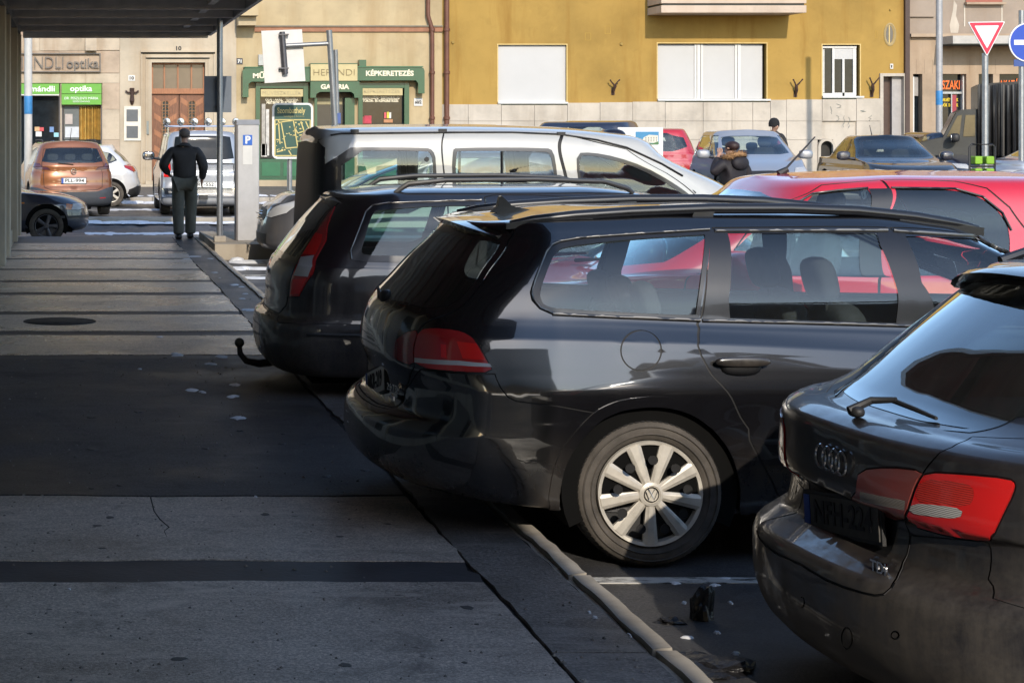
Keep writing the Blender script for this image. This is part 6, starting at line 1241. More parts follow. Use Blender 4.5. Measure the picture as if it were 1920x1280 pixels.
# ================= red hatchback, nose towards the sidewalk
def build_red():
    root, Mw = car_root('hatchback', 'bright red hatchback with black door pillars behind the glossy black estate', 6.10, 11.22, math.pi)
    L, w = 4.10, 0.82; RP = paint('bright_red_paint', (0.58, 0.006, 0.022), 0.15, rough=0.32, dust=0.03)
    R = std(L, w, 1.625, 1.53, 1.06, 1.08, 0.14, 0.30, 3.16, 2.23, 0.665, hood=(0.80, 1.06), zc=0.84, z0=0.19, ar=0.3, nr=3.2, agr=0.35)
    for i in (-4, -3, -2, -1):
        x = R[i][:, 0]; R[i][:, 2] += np.interp(x, [0.3, 0.7, 1.5, 1.98, 2.28], [-0.035, -0.008, 0.0, -0.02, -0.05])
    sh = Shell(R, Mw, 1); I = lambda p: sh.inv(p, 'img'); S = lambda p: sh.inv(p, 'side'); B = lambda p: sh.inv(p, 'rear')
    f = [(1305, 514), (1420, 430), (1524, 365), (1570, 359), (1627, 354.5), (1629, 400), (1629, 520)]; r = chaikin([(1671, 354), (1700, 354), (1790, 355.5), (1840, 370), (1877, 400), (1894, 432), (1892, 515), (1672, 518)], 1)
    pb = [(1628, 354), (1670, 353.5), (1671.5, 520), (1629, 520)]
    df_ = [(1290, 520), (1410, 427), (1480, 375), (1540, 347), (1650, 337.5), (1650, 520), (1655, 620), (1640, 720), (1300, 720), (1280, 600)]; dr_ = [(1652, 337.5), (1720, 337), (1790, 340), (1850, 353), (1893, 389), (1925, 432), (1930, 520), (1900, 600), (1860, 700), (1643, 720), (1657, 620), (1652, 520)]
    regs = hoods(sh, (0.75, 3.38), 0.285) + [dict(name='door_window', uv=I(f), mat=CM['glass'], off=-0.003, under='fd'), dict(name='door_window', uv=I(r), mat=CM['glass'], off=-0.003, under='rd'), dict(name='pillar_trim', uv=I(pb), mat=CM['trim'], off=0.002),
        dict(name='windscreen', uv=sh.inv([(0, 1.11), (0.5, 1.10), (0.66, 1.13), (0.64, 1.25), (0.55, 1.47), (0.3, 1.505), (0, 1.51)], 'front'), mat=CM['glass'], mode='mid'), dict(name='rear_window', uv=B([(0, 1.08), (0.5, 1.08), (0.58, 1.2), (0.52, 1.46), (0, 1.48)]), mat=CM['glassdark'], mode='mid'),
        dict(name='head_lamp', uv=sh.inv([(0.42, 0.72), (0.66, 0.76), (0.72, 0.86), (0.55, 0.84)], 'front'), mat=CM['clear'], off=0.004), dict(name='tail_lamp', uv=B([(0.62, 0.82), (0.74, 0.82), (0.72, 1.08), (0.64, 1.08)]), mat=CM['red'], off=0.004),
        dict(name='front_door', key='fd', uv=I(df_), mat=RP, gap=0.009), dict(name='rear_door', key='rd', uv=I(dr_), mat=RP, gap=0.009)]
    panels(sh, regs, root, RP, CM['gap'], 0.055)
    surf_tube(sh, [(1500, 378), (1524, 363.5), (1570, 357.5), (1627, 353)], 'img', 0.007, 0.003, 'frame_trim', CM['trim'], root); surf_tube(sh, [(1671, 352.5), (1790, 354), (1842, 369), (1879, 399), (1896, 432)], 'img', 0.007, 0.003, 'frame_trim', CM['trim'], root)
    for s in (-1, 1): mirror_part(root, 2.51, s * 0.72, 1.03, s, RP, 1.5, 0.06, hand=1)
    MB().tube([(2.00, 0.05, 1.60), (1.95, 0.05, 1.63)], [0.025, 0.016], 8).build('antenna_base', CM['plastic'], root, True)
    b = Vector((1.98, 0.05, 1.61)); wp = Vector(at(1528, 257, 11.3)); t = Vector((6.10 - wp.x, 11.22 - wp.y, wp.z)); MB().tube([b, t], [0.007, 0.004], 6).build('antenna', CM['plastic'], root)
    for y0, y1 in ((-0.5, 0.0), (0.05, 0.5)): MB().tube([(3.18, y0, 1.10), (3.10, y1, 1.14)], [0.014, 0.008], 6).build('wiper', CM['plastic'], root)
    undercar(root, (0.75, 3.38), w, 0.285, L); seats(root, (2.1,), 1.15, 0.34, 0.62, CM['seat'], 1.0, (2.63, 0.34, 0.98), (2.78, 3.18, 0.68, 1.06))
build_red()
# ------------------------------------------------------------------ cars further away
def far_car(name, label, X, Y, rz, z, paintmat, L, w, H, zt, zb, zbf, xg0, xg1, xw0, xw1, wr, xb, rw=0.31, xs=None, cat_='car', spokes=5, glassm=None, step=0.09, lamps=True, extra=None, wmat=None, rear_tint=None, split2=None, **kw):
    root = empty(name, (X, Y, z), rz, label, cat_); Mw = world_matrix((X, Y, z), rz)
    R = std(L, w, H, zt, zb, zbf, xg0, xg1, xw0, xw1, wr, **kw); sh = Shell(R, Mw, 1)
    S = lambda p: sh.inv(p, 'side'); B = lambda p: sh.inv(p, 'rear'); Fr = lambda p: sh.inv(p, 'front'); gm = glassm or CM['glass']; xs = xs or (0.22 * L, 0.80 * L)
    b0, b1 = zb + 0.035, zbf + 0.035; t = zt - 0.02; xr0, xr1 = xg0 + 0.28, max(xg1 + 0.22, 0.35); xf0, xf1 = xw0 - 0.32, xw1 - 0.08
    bb = lambda x: np.interp(x, [0, L], [b0, b1])
    regs = hoods(sh, xs, rw) + [dict(name='side_window', uv=S(chaikin([(xr0, bb(xr0)), (xb - 0.05, bb(xb)), (xb - 0.05, t), (xr1, t)], 1) if not split2 else [(split2 + 0.04, bb(xb)), (xb - 0.05, bb(xb)), (xb - 0.05, t), (split2 + 0.04, t)]), mat=gm, off=-0.003),
        dict(name='side_window', uv=S([(xb + 0.05, bb(xb)), (xf0, bb(xf0)), (xf1, t), (xb + 0.05, t)]), mat=gm, off=-0.003),
        dict(name='pillar_trim', uv=S([(xb - 0.05, bb(xb)), (xb + 0.05, bb(xb)), (xb + 0.05, t), (xb - 0.05, t)]), mat=CM['trim'], off=0.002),
        dict(name='rear_window', uv=B([(0, zb + 0.07), (w * 0.5, zb + 0.07), (w * 0.74, zb + 0.10), (wr * 0.84, zt - 0.06), (wr * 0.6, zt - 0.035), (0, zt - 0.03)]), mat=rear_tint or gm, mode='mid', off=0.002),
        dict(name='windscreen', uv=Fr([(0, zbf + 0.05), (w * 0.5, zbf + 0.05), (w * 0.76, zbf + 0.08), (wr * 0.84, zt - 0.06), (wr * 0.6, zt - 0.035), (0, zt - 0.03)]), mat=gm, mode='mid', off=0.002)]
    if split2: regs.insert(2, dict(name='quarter_window', uv=S([(xr0, bb(xr0)), (split2 - 0.04, bb(xb)), (split2 - 0.04, t), (xr1, t)]), mat=gm, off=-0.003))
    if extra:
        e = extra(sh, S, B, Fr); late = ('tailgate', 'rear_bumper'); regs = [q for q in e if q['name'] not in late] + regs + [q for q in e if q['name'] in late]
    panels(sh, regs, root, paintmat, CM['gap'], step, lip=0.015)
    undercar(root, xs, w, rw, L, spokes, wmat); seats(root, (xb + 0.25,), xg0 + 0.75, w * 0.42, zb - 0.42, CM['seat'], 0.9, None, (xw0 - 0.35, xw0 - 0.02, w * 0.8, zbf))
    return root, sh
NAVY = paint('dark_navy_paint', (0.012, 0.016, 0.035), 0.2, rough=0.28, dust=0.05); SILV = paint('silver_paint', (0.36, 0.38, 0.42), 0.2, rough=0.3, metal=0.35, dust=0.05)
COP = paint('copper_paint', (0.27, 0.09, 0.024), 0.3, rough=0.32, metal=0.25, dust=0.06); WHT = paint('car_white', (0.66, 0.66, 0.66), 0.35, rough=0.3, dust=0.06); GRAY = paint('slate_grey_paint', (0.085, 0.085, 0.095), 0.5, rough=0.3, metal=0.3, dust=0.1)

def ex(sh, S, B, Fr):
    return [dict(name='head_lamp', uv=Fr([(0.42, 0.68), (0.60, 0.67), (0.80, 0.74), (0.83, 0.90), (0.74, 0.92), (0.56, 0.80)]), mat=CM['clear'], off=0.004, gap=0.008), dict(name='grille', uv=Fr([(0, 0.62), (0.36, 0.63), (0.42, 0.70), (0.36, 0.78), (0, 0.80)]), mat=CM['plastic'], mode='mid', off=0.003), dict(name='lower_grille', uv=Fr([(0, 0.30), (0.5, 0.31), (0.55, 0.45), (0, 0.46)]), mat=CM['plastic'], mode='mid', off=0.003)]
r_, s_ = far_car('people_carrier', 'slate grey people carrier parked nose to the kerb beside the ticket machine', 6.92, 26.5, math.pi, 0, GRAY, 4.4, 0.88, 1.60, 1.50, 1.02, 1.03, 0.15, 0.35, 3.55, 2.35, 0.70, 2.2, 0.32, (0.85, 3.55), extra=ex, hood=(0.86, 1.06), zc=0.86)
for sg in (-1, 1): mirror_part(r_, 3.05, sg * 0.8, 1.0, sg, GRAY)
MB().tube([(4.39, -0.3, 0.715), (4.40, 0, 0.715), (4.39, 0.3, 0.715)], 0.008, 6).build('grille_bar', CM['chrome'], r_)
for k in range(4): MB().tube([(4.33 - 0.03 * k, -0.36, 0.64 + 0.035 * k), (4.395 - 0.01 * k, 0, 0.64 + 0.035 * k), (4.33 - 0.03 * k, 0.36, 0.64 + 0.035 * k)], 0.006, 5).build('grille_slat', CM['chrome'], r_)

def ex(sh, S, B, Fr):
    return [dict(name='indicator', uv=S([(4.05, 0.60), (4.15, 0.59), (4.17, 0.68), (4.06, 0.70)]), mat=CM['amber'], off=0.006), dict(name='head_lamp', uv=cat(S([(4.15, 0.59), (4.28, 0.58), (4.33, 0.60)]), Fr([(0.45, 0.60), (0.45, 0.70)]), S([(4.30, 0.70), (4.17, 0.695)])), mat=CM['clear'], off=0.004, gap=0.008), dict(name='grille', uv=Fr([(0.02, 0.58), (0.2, 0.58), (0.2, 0.68), (0.02, 0.68)]), mat=CM['plastic'], off=0.005), dict(name='side_repeater', uv=S([(3.28, 0.70), (3.34, 0.70), (3.34, 0.725), (3.28, 0.725)]), mat=CM['amber'], off=0.004), dict(name='bumper_strip', uv=cat(S([(3.95, 0.45), (4.2, 0.45)]), Fr([(0.5, 0.45), (0, 0.45), (0, 0.49), (0.5, 0.49)]), S([(4.2, 0.49), (3.95, 0.49)])), mat=CM['plastic'], off=0.008, mode='mid')]
far_car('saloon_car', 'black saloon car nosing out behind the shop corner on the left', -4.20, 34.0, 0, -0.12, NAVY, 4.47, 0.87, 1.40, 1.32, 0.93, 0.90, 0.75, 1.25, 3.35, 2.55, 0.60, 2.1, 0.315, (1.0, 3.72), extra=ex, wmat=DSTEEL, trunk=0.93, hood=(0.74, 0.89), zc=0.78, nf=2.5, af=0.7)  # wheels in dark steel, to carry the shade on them

def ex(sh, S, B, Fr):
    return [dict(name='tail_lamp', uv=B([(0.48, 0.98), (0.78, 1.0), (0.86, 1.1), (0.83, 1.13), (0.70, 1.12)]), mat=lens('smoked_red_lens', (0.10, 0.03, 0.05), 0.15, 0), off=0.004, gap=0.006), dict(name='rear_bumper', uv=cat(B([(0, 0.52), (0.5, 0.53), (0.75, 0.6)]), S([(0.35, 0.62), (0.55, 0.55), (0.6, 0.25)]), np.array([[0.3, 0], [0, 0]])), mat=plain('grey_bumper', (0.05, 0.055, 0.065), 0.55), off=0.012, mode='mid'), dict(name='reflector', uv=B([(0.55, 0.38), (0.68, 0.385), (0.68, 0.405), (0.55, 0.40)]), mat=CM['red'], off=0.016), dict(name='tailgate', uv=cat(B([(0, 0.55), (0.5, 0.56), (0.62, 0.62), (0.62, 1.0), (0.66, 1.12), (0.60, 1.42), (0.3, 1.45), (0, 1.45)])), mat=COP, gap=0.012, mode='mid')]
r_, s_ = far_car('crossover_car', 'copper orange crossover car seen from behind on the left', 0.0, 40.6, math.radians(98), 0.02, COP, 4.21, 0.885, 1.60, 1.48, 1.06, 1.02, 0.12, 0.34, 3.05, 2.2, 0.66, 2.0, 0.335, (0.78, 3.4), extra=ex, rear=[(0.0, 0.42), (0.0, 0.55), (0.08, 0.66), (0.09, 0.82)], zc=0.92, hood=(0.9, 1.04))
number_plate(r_, (0.065, 0, 0.755), -1, 'PLL-994'); MB().lathe([(0.062, 0), (0.062, 0.01), (0.05, 0.01), (0.05, 0)], (0.07, 0, 0.95), 'x', 20).build('badge', CM['chrome'], r_); MB().tube([(0.05, -0.055, 0.95), (0.05, 0.055, 0.952)], 0.009, 5).build('badge_bolt', CM['chrome'], r_)
MB().tube([(0.62, 0, 1.6), (0.40, 0, 1.87)], [0.008, 0.004], 6).build('antenna', CM['plastic'], r_); MB().tube([(0.11, 0.0, 1.10), (0.14, 0.32, 1.13)], 0.012, 6).build('rear_wiper', CM['plastic'], r_)
for sg in (-1, 1): MB().tube([(0.7, sg * 0.57, 1.57), (0.9, sg * 0.58, 1.62), (2.0, sg * 0.57, 1.61), (2.2, sg * 0.56, 1.55)], 0.015, 6).build('roof_rail', CM['plastic'], r_, True)

def ex(sh, S, B, Fr):
    return [dict(name='tail_lamp', uv=cat(B([(0.55, 0.86), (0.70, 0.84)]), S([(0.16, 0.80), (0.40, 0.94), (0.42, 1.0), (0.22, 1.02)]), B([(0.66, 1.02), (0.56, 1.0)])), mat=CM['red'], off=0.005, gap=0.006), dict(name='rear_bumper', uv=cat(B([(0, 0.5), (0.7, 0.5)]), S([(0.3, 0.42), (0.42, 0.24)]), np.array([[0.3, 0], [0, 0]])), mat=CM['plastic'], off=0.006, mode='mid')]
far_car('hatchback', 'white hatchback half hidden behind the copper crossover', 1.62, 47.0, math.pi, 0, WHT, 3.95, 0.86, 1.50, 1.40, 1.0, 0.95, 0.22, 0.62, 2.95, 2.1, 0.63, 1.8, 0.31, (0.72, 3.2), extra=ex, zc=0.84, hood=(0.74, 0.96), rear=[(0.0, 0.42), (0.0, 0.55), (0.05, 0.7)], rear_tint=CM['glassdark'])

def ex(sh, S, B, Fr):
    return [dict(name='tail_lamp', uv=B([(0.70, 0.84), (0.84, 0.84), (0.84, 1.12), (0.70, 1.12)]), mat=CM['redb'], off=0.01, gap=0.008), dict(name='indicator', uv=B([(0.70, 1.12), (0.84, 1.12), (0.84, 1.2), (0.70, 1.2)]), mat=CM['amber'], off=0.01), dict(name='tailgate', uv=B([(0, 0.66), (0.6, 0.66), (0.66, 0.7), (0.66, 1.12), (0, 1.12)]), mat=SILV, gap=0.015, mode='mid'), dict(name='rear_bumper', uv=cat(B([(0, 0.42), (0.86, 0.42)]), B([(0.86, 0.60), (0, 0.60)])), mat=CM['chrome'], off=0.05, mode='mid')]
r_, s_ = far_car('pickup_truck', 'silver pickup truck with hard top and a row of roof lamps', PX(381, 41.2), 41.2, math.radians(90), 0, SILV, 5.1, 0.90, 1.84, 1.76, 1.14, 1.10, 0.03, 0.16, 3.95, 3.2, 0.70, 2.95, 0.37, (1.1, 4.1), cat_='pickup truck', extra=ex, zc=0.95, hood=(1.0, 1.15), rear=[(0.0, 0.5), (0.0, 0.6), (0.03, 0.75), (0.03, 0.9)], ar=0.16, nr=4.0, agr=0.25, rear_tint=GLASSW, split2=1.6)
number_plate(r_, (-0.06, 0, 0.68), -1, 'LRT-552'); lb_ = MB(); lb_.tube([(0.55, -0.8, 1.93), (0.55, 0.8, 1.93)], 0.02, 8); lb_.build('light_bar', CM['chrome'], r_, True); MB().tube([(0.55, -0.72, 1.76), (0.55, -0.72, 1.93)], 0.016, 6).build('bar_stay', CM['chrome'], r_); MB().tube([(0.55, 0.72, 1.76), (0.55, 0.72, 1.93)], 0.016, 6).build('bar_stay', CM['chrome'], r_)
for k in range(6):
    y_ = -0.75 + k * 0.3; MB().lathe([(0.0, -0.05), (0.07, -0.045), (0.085, 0.0), (0.085, 0.05), (0.0, 0.055)], (0.55, y_, 2.03), 'x', 14).build('roof_lamp', plain('lamp_chrome', (0.45, 0.5, 0.58), 0.15, 1.0), r_, True)
MB().box(-0.10, -0.03, -0.75, 0.75, 0.50, 0.54).build('step_bar', CM['chrome'], r_); MB().box(-0.14, -0.04, -0.09, 0.09, 0.36, 0.46).build('tow_bracket', CM['plastic'], r_); MB().sup((-0.16, 0.14, 0.46), (0.04, 0.04, 0.04), 1.0).build('tow_ball', CM['chrome'], r_, True)
MB().tube([(-0.02, -0.1, 1.09), (-0.03, 0.1, 1.09)], 0.03, 8).build('tailgate_handle', CM['chrome'], r_)
for sg in (-1, 1): mirror_part(r_, 3.55, sg * 0.82, 1.2, sg, DSTEEL, 1.2, 0.12)
# row of cars under the yellow house
def lamps_front(z0, z1, ya, yb, m):
    def f(sh, S, B, Fr): return [dict(name='head_lamp', uv=Fr([(ya, z0), (yb, z0 + 0.03), (yb + 0.04, z1), (ya + 0.1, z1 - 0.02)]), mat=CM['clear'], off=0.004, gap=0.006), dict(name='grille', uv=Fr([(0, z0 - 0.06), (ya * 0.8, z0 - 0.06), (ya * 0.85, z0 + 0.05), (0, z0 + 0.06)]), mat=CM['plastic'], mode='mid', off=0.004)]
    return f
def lamps_rear(z0, z1, ya, yb):
    def f(sh, S, B, Fr): return [dict(name='tail_lamp', uv=B([(ya, z0), (yb, z0), (yb, z1), (ya, z1)]), mat=CM['red'], off=0.004)]
    return f
far_car('estate_car', 'dark car whose shiny roof shows behind the white van roof', PX(1235, 43), 43.5, math.radians(148), 0.30, NAVY, 4.5, 0.90, 1.76, 1.64, 1.05, 1.02, 0.15, 0.4, 3.4, 2.5, 0.72, 2.1, extra=lamps_rear(0.85, 1.1, 0.6, 0.8))
far_car('people_carrier', 'red people carrier behind the property poster board', PX(1332, 44), 45.0, math.pi, 0.34, paint('pillar_red_paint', (0.45, 0.012, 0.02), 0.15, rough=0.3), 4.1, 0.86, 1.56, 1.46, 0.98, 0.98, 0.14, 0.34, 3.1, 2.2, 0.68, 2.0, extra=lamps_rear(0.8, 1.05, 0.6, 0.78))
r_, s_ = far_car('city_car', 'silver car with mirror shine on its side, facing the camera beside the fur hood', 14.14, 41.6, math.radians(-97), 0.33, SILV, 4.0, 0.86, 1.53, 1.43, 0.98, 0.98, 0.2, 0.45, 3.05, 2.1, 0.66, 1.9, extra=lamps_front(0.66, 0.80, 0.45, 0.75, 0))
for sg in (-1, 1): mirror_part(r_, 2.6, sg * 0.8, 0.98, sg, SILV, 1.1)
r_, s_ = far_car('saloon_car', 'dark saloon car with a sky filled windscreen before the pale plinth, gold reflection tinted into its paint', 17.15, 42.3, math.radians(-95), 0.33, paint('gold_reflection_black_paint', (0.012, 0.010, 0.007), 0.15, rough=0.25, metal=0.3, dust=0.02), 4.4, 0.88, 1.42, 1.34, 0.94, 0.92, 0.75, 1.2, 3.2, 2.35, 0.62, 2.0, trunk=0.94, extra=lamps_front(0.60, 0.74, 0.45, 0.75, 0))  # dark paint warmed to carry the gold reflection of the yellow house
for sg in (-1, 1): mirror_part(r_, 2.75, sg * 0.82, 0.94, sg, NAVY, 1.1)
MB().tube([(1.3, 0, 1.41), (1.15, 0, 1.62)], [0.012, 0.005], 6).build('antenna', CM['plastic'], r_)
far_car('estate_car', 'dark blue car half hidden behind the dark saloon', 21.3, 48.5, math.radians(-92), 0.34, NAVY, 4.4, 0.88, 1.47, 1.38, 0.96, 0.94, 0.2, 0.45, 3.2, 2.35, 0.64, 2.0, extra=lamps_front(0.60, 0.74, 0.45, 0.75, 0))
far_car('city_car', 'pale car cut off by the right edge below the road signs', PX(1876, 36.5) + 3.6, 37.0, math.pi, 0.3, SILV, 3.8, 0.84, 1.5, 1.4, 0.98, 0.98, 0.2, 0.42, 3.3, 2.2, 0.64, 1.9, hood=(0.86, 1.0), extra=lamps_front(0.66, 0.80, 0.45, 0.72, 0))

# off-road truck with a tarpaulin body
ot = empty('tarpaulin_truck', (PX(1742, 45.5), 46.2, 0.36), math.radians(-20), label='grey cab truck with a draped dark tarpaulin body on the right', cat='truck'); s45 = 45.5 / F_PX
TG = plain('cab_grey', (0.045, 0.045, 0.04), 0.6, var=0.2); TARP = plain('dark_tarpaulin', (0.018, 0.017, 0.017), 0.38, var=0.3, scale=3)
def o_x(px): return (px - 1742) * s45
def o_z(py): return PZ(py, 45.5) - 0.36
cabp = [(o_x(1742), o_z(330)), (o_x(1742), o_z(270)), (o_x(1765), o_z(262)), (o_x(1782), o_z(258)), (o_x(1803), o_z(212)), (o_x(1812), o_z(206)), (o_x(1836), o_z(205)), (o_x(1836), o_z(330))]
MB().prism(cabp, -0.75, 0.75, 'y').build('cab', TG, ot)
for p in ([(1788, 256), (1805, 218), (1812, 216), (1808, 256)], [(1814, 256), (1818, 216), (1833, 216), (1833, 256)]): MB().prism([(o_x(a), o_z(b)) for a, b in p], -0.765, -0.748, 'y').build('side_window', plain('cab_glass_gold_reflection', (0.10, 0.085, 0.05), 0.08), ot)  # gold reflection mixed into the window colour
MB().prism([(o_x(1782) - 0.012, o_z(258)), (o_x(1803) - 0.012, o_z(212)), (o_x(1803) + 0.01, o_z(212)), (o_x(1782) + 0.01, o_z(258))], -0.66, 0.66, 'y').build('windscreen', GLASSW, ot)
tp = MB(); n = 60; x0_, x1_ = o_x(1837), o_x(1916)
vs = []
for zrow, amp, lean in ((o_z(292), 0.06, 0.0), (o_z(260), 0.05, 0.0), (o_z(220), 0.035, 0.01), (o_z(180), 0.02, 0.02), (o_z(160), 0.004, 0.04)):
    for i in range(n + 1):
        x = x0_ + (x1_ - x0_) * i / n; vs.append((x, -0.86 + lean + amp * (math.sin(i * 0.83) + 0.6 * math.sin(i * 1.9 + 1)), zrow + (0.02 * math.sin(i * 0.3) if zrow > 2 else 0)))
tp.add(vs, [(r * (n + 1) + i, r * (n + 1) + i + 1, (r + 1) * (n + 1) + i + 1, (r + 1) * (n + 1) + i) for r in range(4) for i in range(n)]); tp.build('tarpaulin_side', TARP, ot, True)
MB().prism([(x0_, o_z(292)), (x0_, o_z(163)), (x0_ + 0.1, o_z(158)), (x1_, o_z(153)), (x1_ + 0.02, o_z(292))], -0.78, 0.85, 'y').build('tarpaulin_body', TARP, ot)
MB().box(o_x(1836), o_x(1918), -0.84, 0.84, o_z(318), o_z(296)).build('load_bed', TG, ot)
for k in range(3): MB().box(o_x(1838), o_x(1916), -0.852, -0.841, o_z(316 - k * 7), o_z(312 - k * 7)).build('bed_slat', DSTEEL, ot)
for x in (o_x(1768), o_x(1885)):
    for sg in (-1, 1): wheel(ot, x, sg * 0.7, 0.36, sg)
mirror_part(ot, o_x(1800), -0.76, o_z(262), -1, CM['plastic'], 1.2)

# ------------------------------------------------------------------ street furniture
def pole(name, label, px, D, ytop, ybase, r, mat=STEEL, cat_='post', band=None):
    X, Y = PX(px, D), D; z0 = float(ground_z(X, Y)) + (0.12 if D > 49.2 else 0); t = empty(name, (X, Y, z0), label=label, cat=cat_); h = PZ(ytop, D) - z0
    MB().lathe([(0, 0), (r, 0), (r * 0.96, h), (0, h)], n=14).build('shaft', mat, t, True, 60)
    if band: MB().lathe([(r * 1.02, PZ(band[1], D) - z0), (r * 1.03, PZ(band[1], D) - z0 + 0.01), (r * 1.03, PZ(band[0], D) - z0), (r * 1.01, PZ(band[0], D) - z0 + 0.01)], n=14).build('blue_band', plain('band_blue', (0.04, 0.22, 0.5), 0.5, var=0.15), t, True)
    return t
LP = plain('lamp_post_grey', (0.36, 0.36, 0.37), 0.5, 0.3, var=0.15)
pole('lamp_post', 'tall grey lamp post with a blue band before the shop windows', 1761, 51, -200, 300, 0.085, LP, 'lamp post', (171, 197))
pole('lamp_post', "pale post with a blue band before the optician's shop window", 53, 42, -120, 300, 0.09, plain('pale_post', (0.55, 0.54, 0.52), 0.5, var=0.1), 'lamp post', (181, 214))
t = pole('road_sign', 'white and red give way triangle on a galvanised pole', 1847, 36.0, 100, 320, 0.058, STEEL, 'road sign'); z0 = t.location.z
SW = plain('sign_face_white', (0.72, 0.73, 0.74), 0.4, var=0.03); SR = plain('sign_face_red', (0.62, 0.02, 0.06), 0.4, var=0.05)
def tri(k): 
    cx, cy = 1846.3, 63; P = [(1811, 42), (1881, 41), (1847, 106.5)]; return [(PX(cx + (a - cx) * k, 36) - t.location.x, PZ(cy + (b - cy) * k, 36) - z0) for a, b in P]
def rtri(k):
    p = chaikin(tri(k), 0); out = []
    for i in range(3):
        a, b, c = np.array(p[i - 1]), np.array(p[i]), np.array(p[(i + 1) % 3]); d1 = (a - b) / np.linalg.norm(a - b); d2 = (c - b) / np.linalg.norm(c - b); out += [tuple(b + d1 * 0.03 * k), tuple(b + (d1 + d2) * 0.006), tuple(b + d2 * 0.03 * k)]
    return out
for k, d, mt, nm in ((1.0, 0.0, SW, 'sign_rim'), (0.93, 0.004, SR, 'red_border'), (0.66, 0.008, SW, 'white_field')): MB().prism(rtri(k), -0.08 - d, -0.06 - (d - 0.004 if d else 0), 'y').build(nm, mt, t)
MB().box(-0.02, 0.02, -0.03, 0.01, PZ(215, 36) - z0, PZ(208, 36) - z0).build('sticker', SW, t)
t = pole('road_sign', 'round blue road sign with a white bar at the right edge', 1915, 36.4, 20, 320, 0.05, STEEL, 'road sign'); z0 = t.location.z; SB = plain('sign_face_blue', (0.01, 0.06, 0.42), 0.35, var=0.04)
cx, cz = PX(1925, 36.4) - t.location.x, PZ(80, 36.4) - z0
MB().prism(circ(cx, cz, 0.375, 40), -0.08, -0.06, 'y').build('sign_rim', SW, t); MB().prism(circ(cx, cz, 0.35, 40), -0.084, -0.076, 'y').build('blue_field', SB, t); MB().prism([(cx - 0.28, cz - 0.05), (cx + 0.28, cz - 0.05), (cx + 0.28, cz + 0.045), (cx - 0.28, cz + 0.045)], -0.088, -0.082, 'y').build('white_bar', SW, t)
MB().box(-0.17, 0.2, -0.062, -0.05, PZ(125, 36.4) - z0, PZ(112, 36.4) - z0).build('lower_plate', plain('plate_blue_dim', (0.03, 0.07, 0.25), 0.5), t)
# town map board
ib = empty('map_board', (PX(543, 31.6), 31.6, float(ground_z(3.5, 31.6))), label='green town map board with white rounded frame on a post', cat='map board'); z0 = ib.location.z
bx = lambda px: PX(px, 31.6) - ib.location.x
bzz = lambda py: PZ(py, 31.6) - z0
MB().lathe([(0, 0), (0.042, 0), (0.042, bzz(290)), (0, bzz(290))], n=12).build('post', STEEL, ib, True, 60)
MB().prism(rrect(bx(509.5), bx(586), bzz(298), bzz(193.5), 0.085), -0.08, -0.045, 'y').build('frame', plain('frame_white', (0.66, 0.67, 0.68), 0.4, 0.2, var=0.05), ib)
BG = plain('map_green', (0.025, 0.085, 0.065), 0.5, var=0.1); MC = plain('map_cream', (0.62, 0.52, 0.2), 0.5, var=0.1)
bd = MB().prism(rrect(bx(513.5), bx(582), bzz(294), bzz(197), 0.06), -0.084, -0.078, 'y').build('panel', BG, ib)
text('Szombathely', 'lettering', MC, bd, (bx(545), -0.088, bzz(208)), 0.13, width=0.46, depth=0.001, bold=0.002); text('Vendégváró Belváros', 'lettering', plain('map_dim', (0.25, 0.24, 0.1), 0.5), bd, (bx(550), -0.088, bzz(218.5)), 0.045, width=0.34, depth=0.001)
mp = MB(); rr = random.Random(3)
def ms(a, b, w_): 
    p, q = Vector((bx(a[0]), bzz(a[1]))), Vector((bx(b[0]), bzz(b[1]))); d = (q - p).normalized(); n_ = Vector((-d.y, d.x)) * w_
    mp.add([(v.x, -0.0865, v.y) for v in (p + n_, q + n_, q - n_, p - n_)], [(0, 1, 2, 3)])
for a, b in (((514.5, 225), (580.5, 225)), ((514.5, 292), (580.5, 292)), ((514.5, 225), (514.5, 292)), ((580.5, 225), (580.5, 292)), ((526, 229), (535, 278)), ((535, 278), (557, 276)), ((557, 276), (551, 238)), ((526, 229), (549, 226)), ((549, 226), (551, 238)), ((551, 238), (557, 250)), ((557, 250), (569, 246)), ((569, 246), (563, 228)), ((521, 226), (524, 270)), ((516, 234), (526, 229)), ((560, 254), (578, 250)), ((572, 228), (580, 246)), ((558, 280), (573, 281)), ((573, 281), (577, 254)), ((517, 262), (523, 262)), ((518, 285), (530, 282)), ((562, 262), (560, 276)), ((540, 282), (546, 292))): ms(a, b, 0.009)
for k in range(46):
    x, y_ = 516 + rr.random() * 62, 228 + rr.random() * 60; w_, h_ = rr.uniform(1, 4), rr.uniform(0.8, 3); mp.add([(bx(x), -0.0868, bzz(y_)), (bx(x + w_), -0.0868, bzz(y_ + rr.uniform(-0.6, 0.6))), (bx(x + w_), -0.0868, bzz(y_ + h_)), (bx(x), -0.0868, bzz(y_ + h_))], [(0, 1, 2, 3)])
struct(mp.build('map_print', MC, bd), 'stuff')
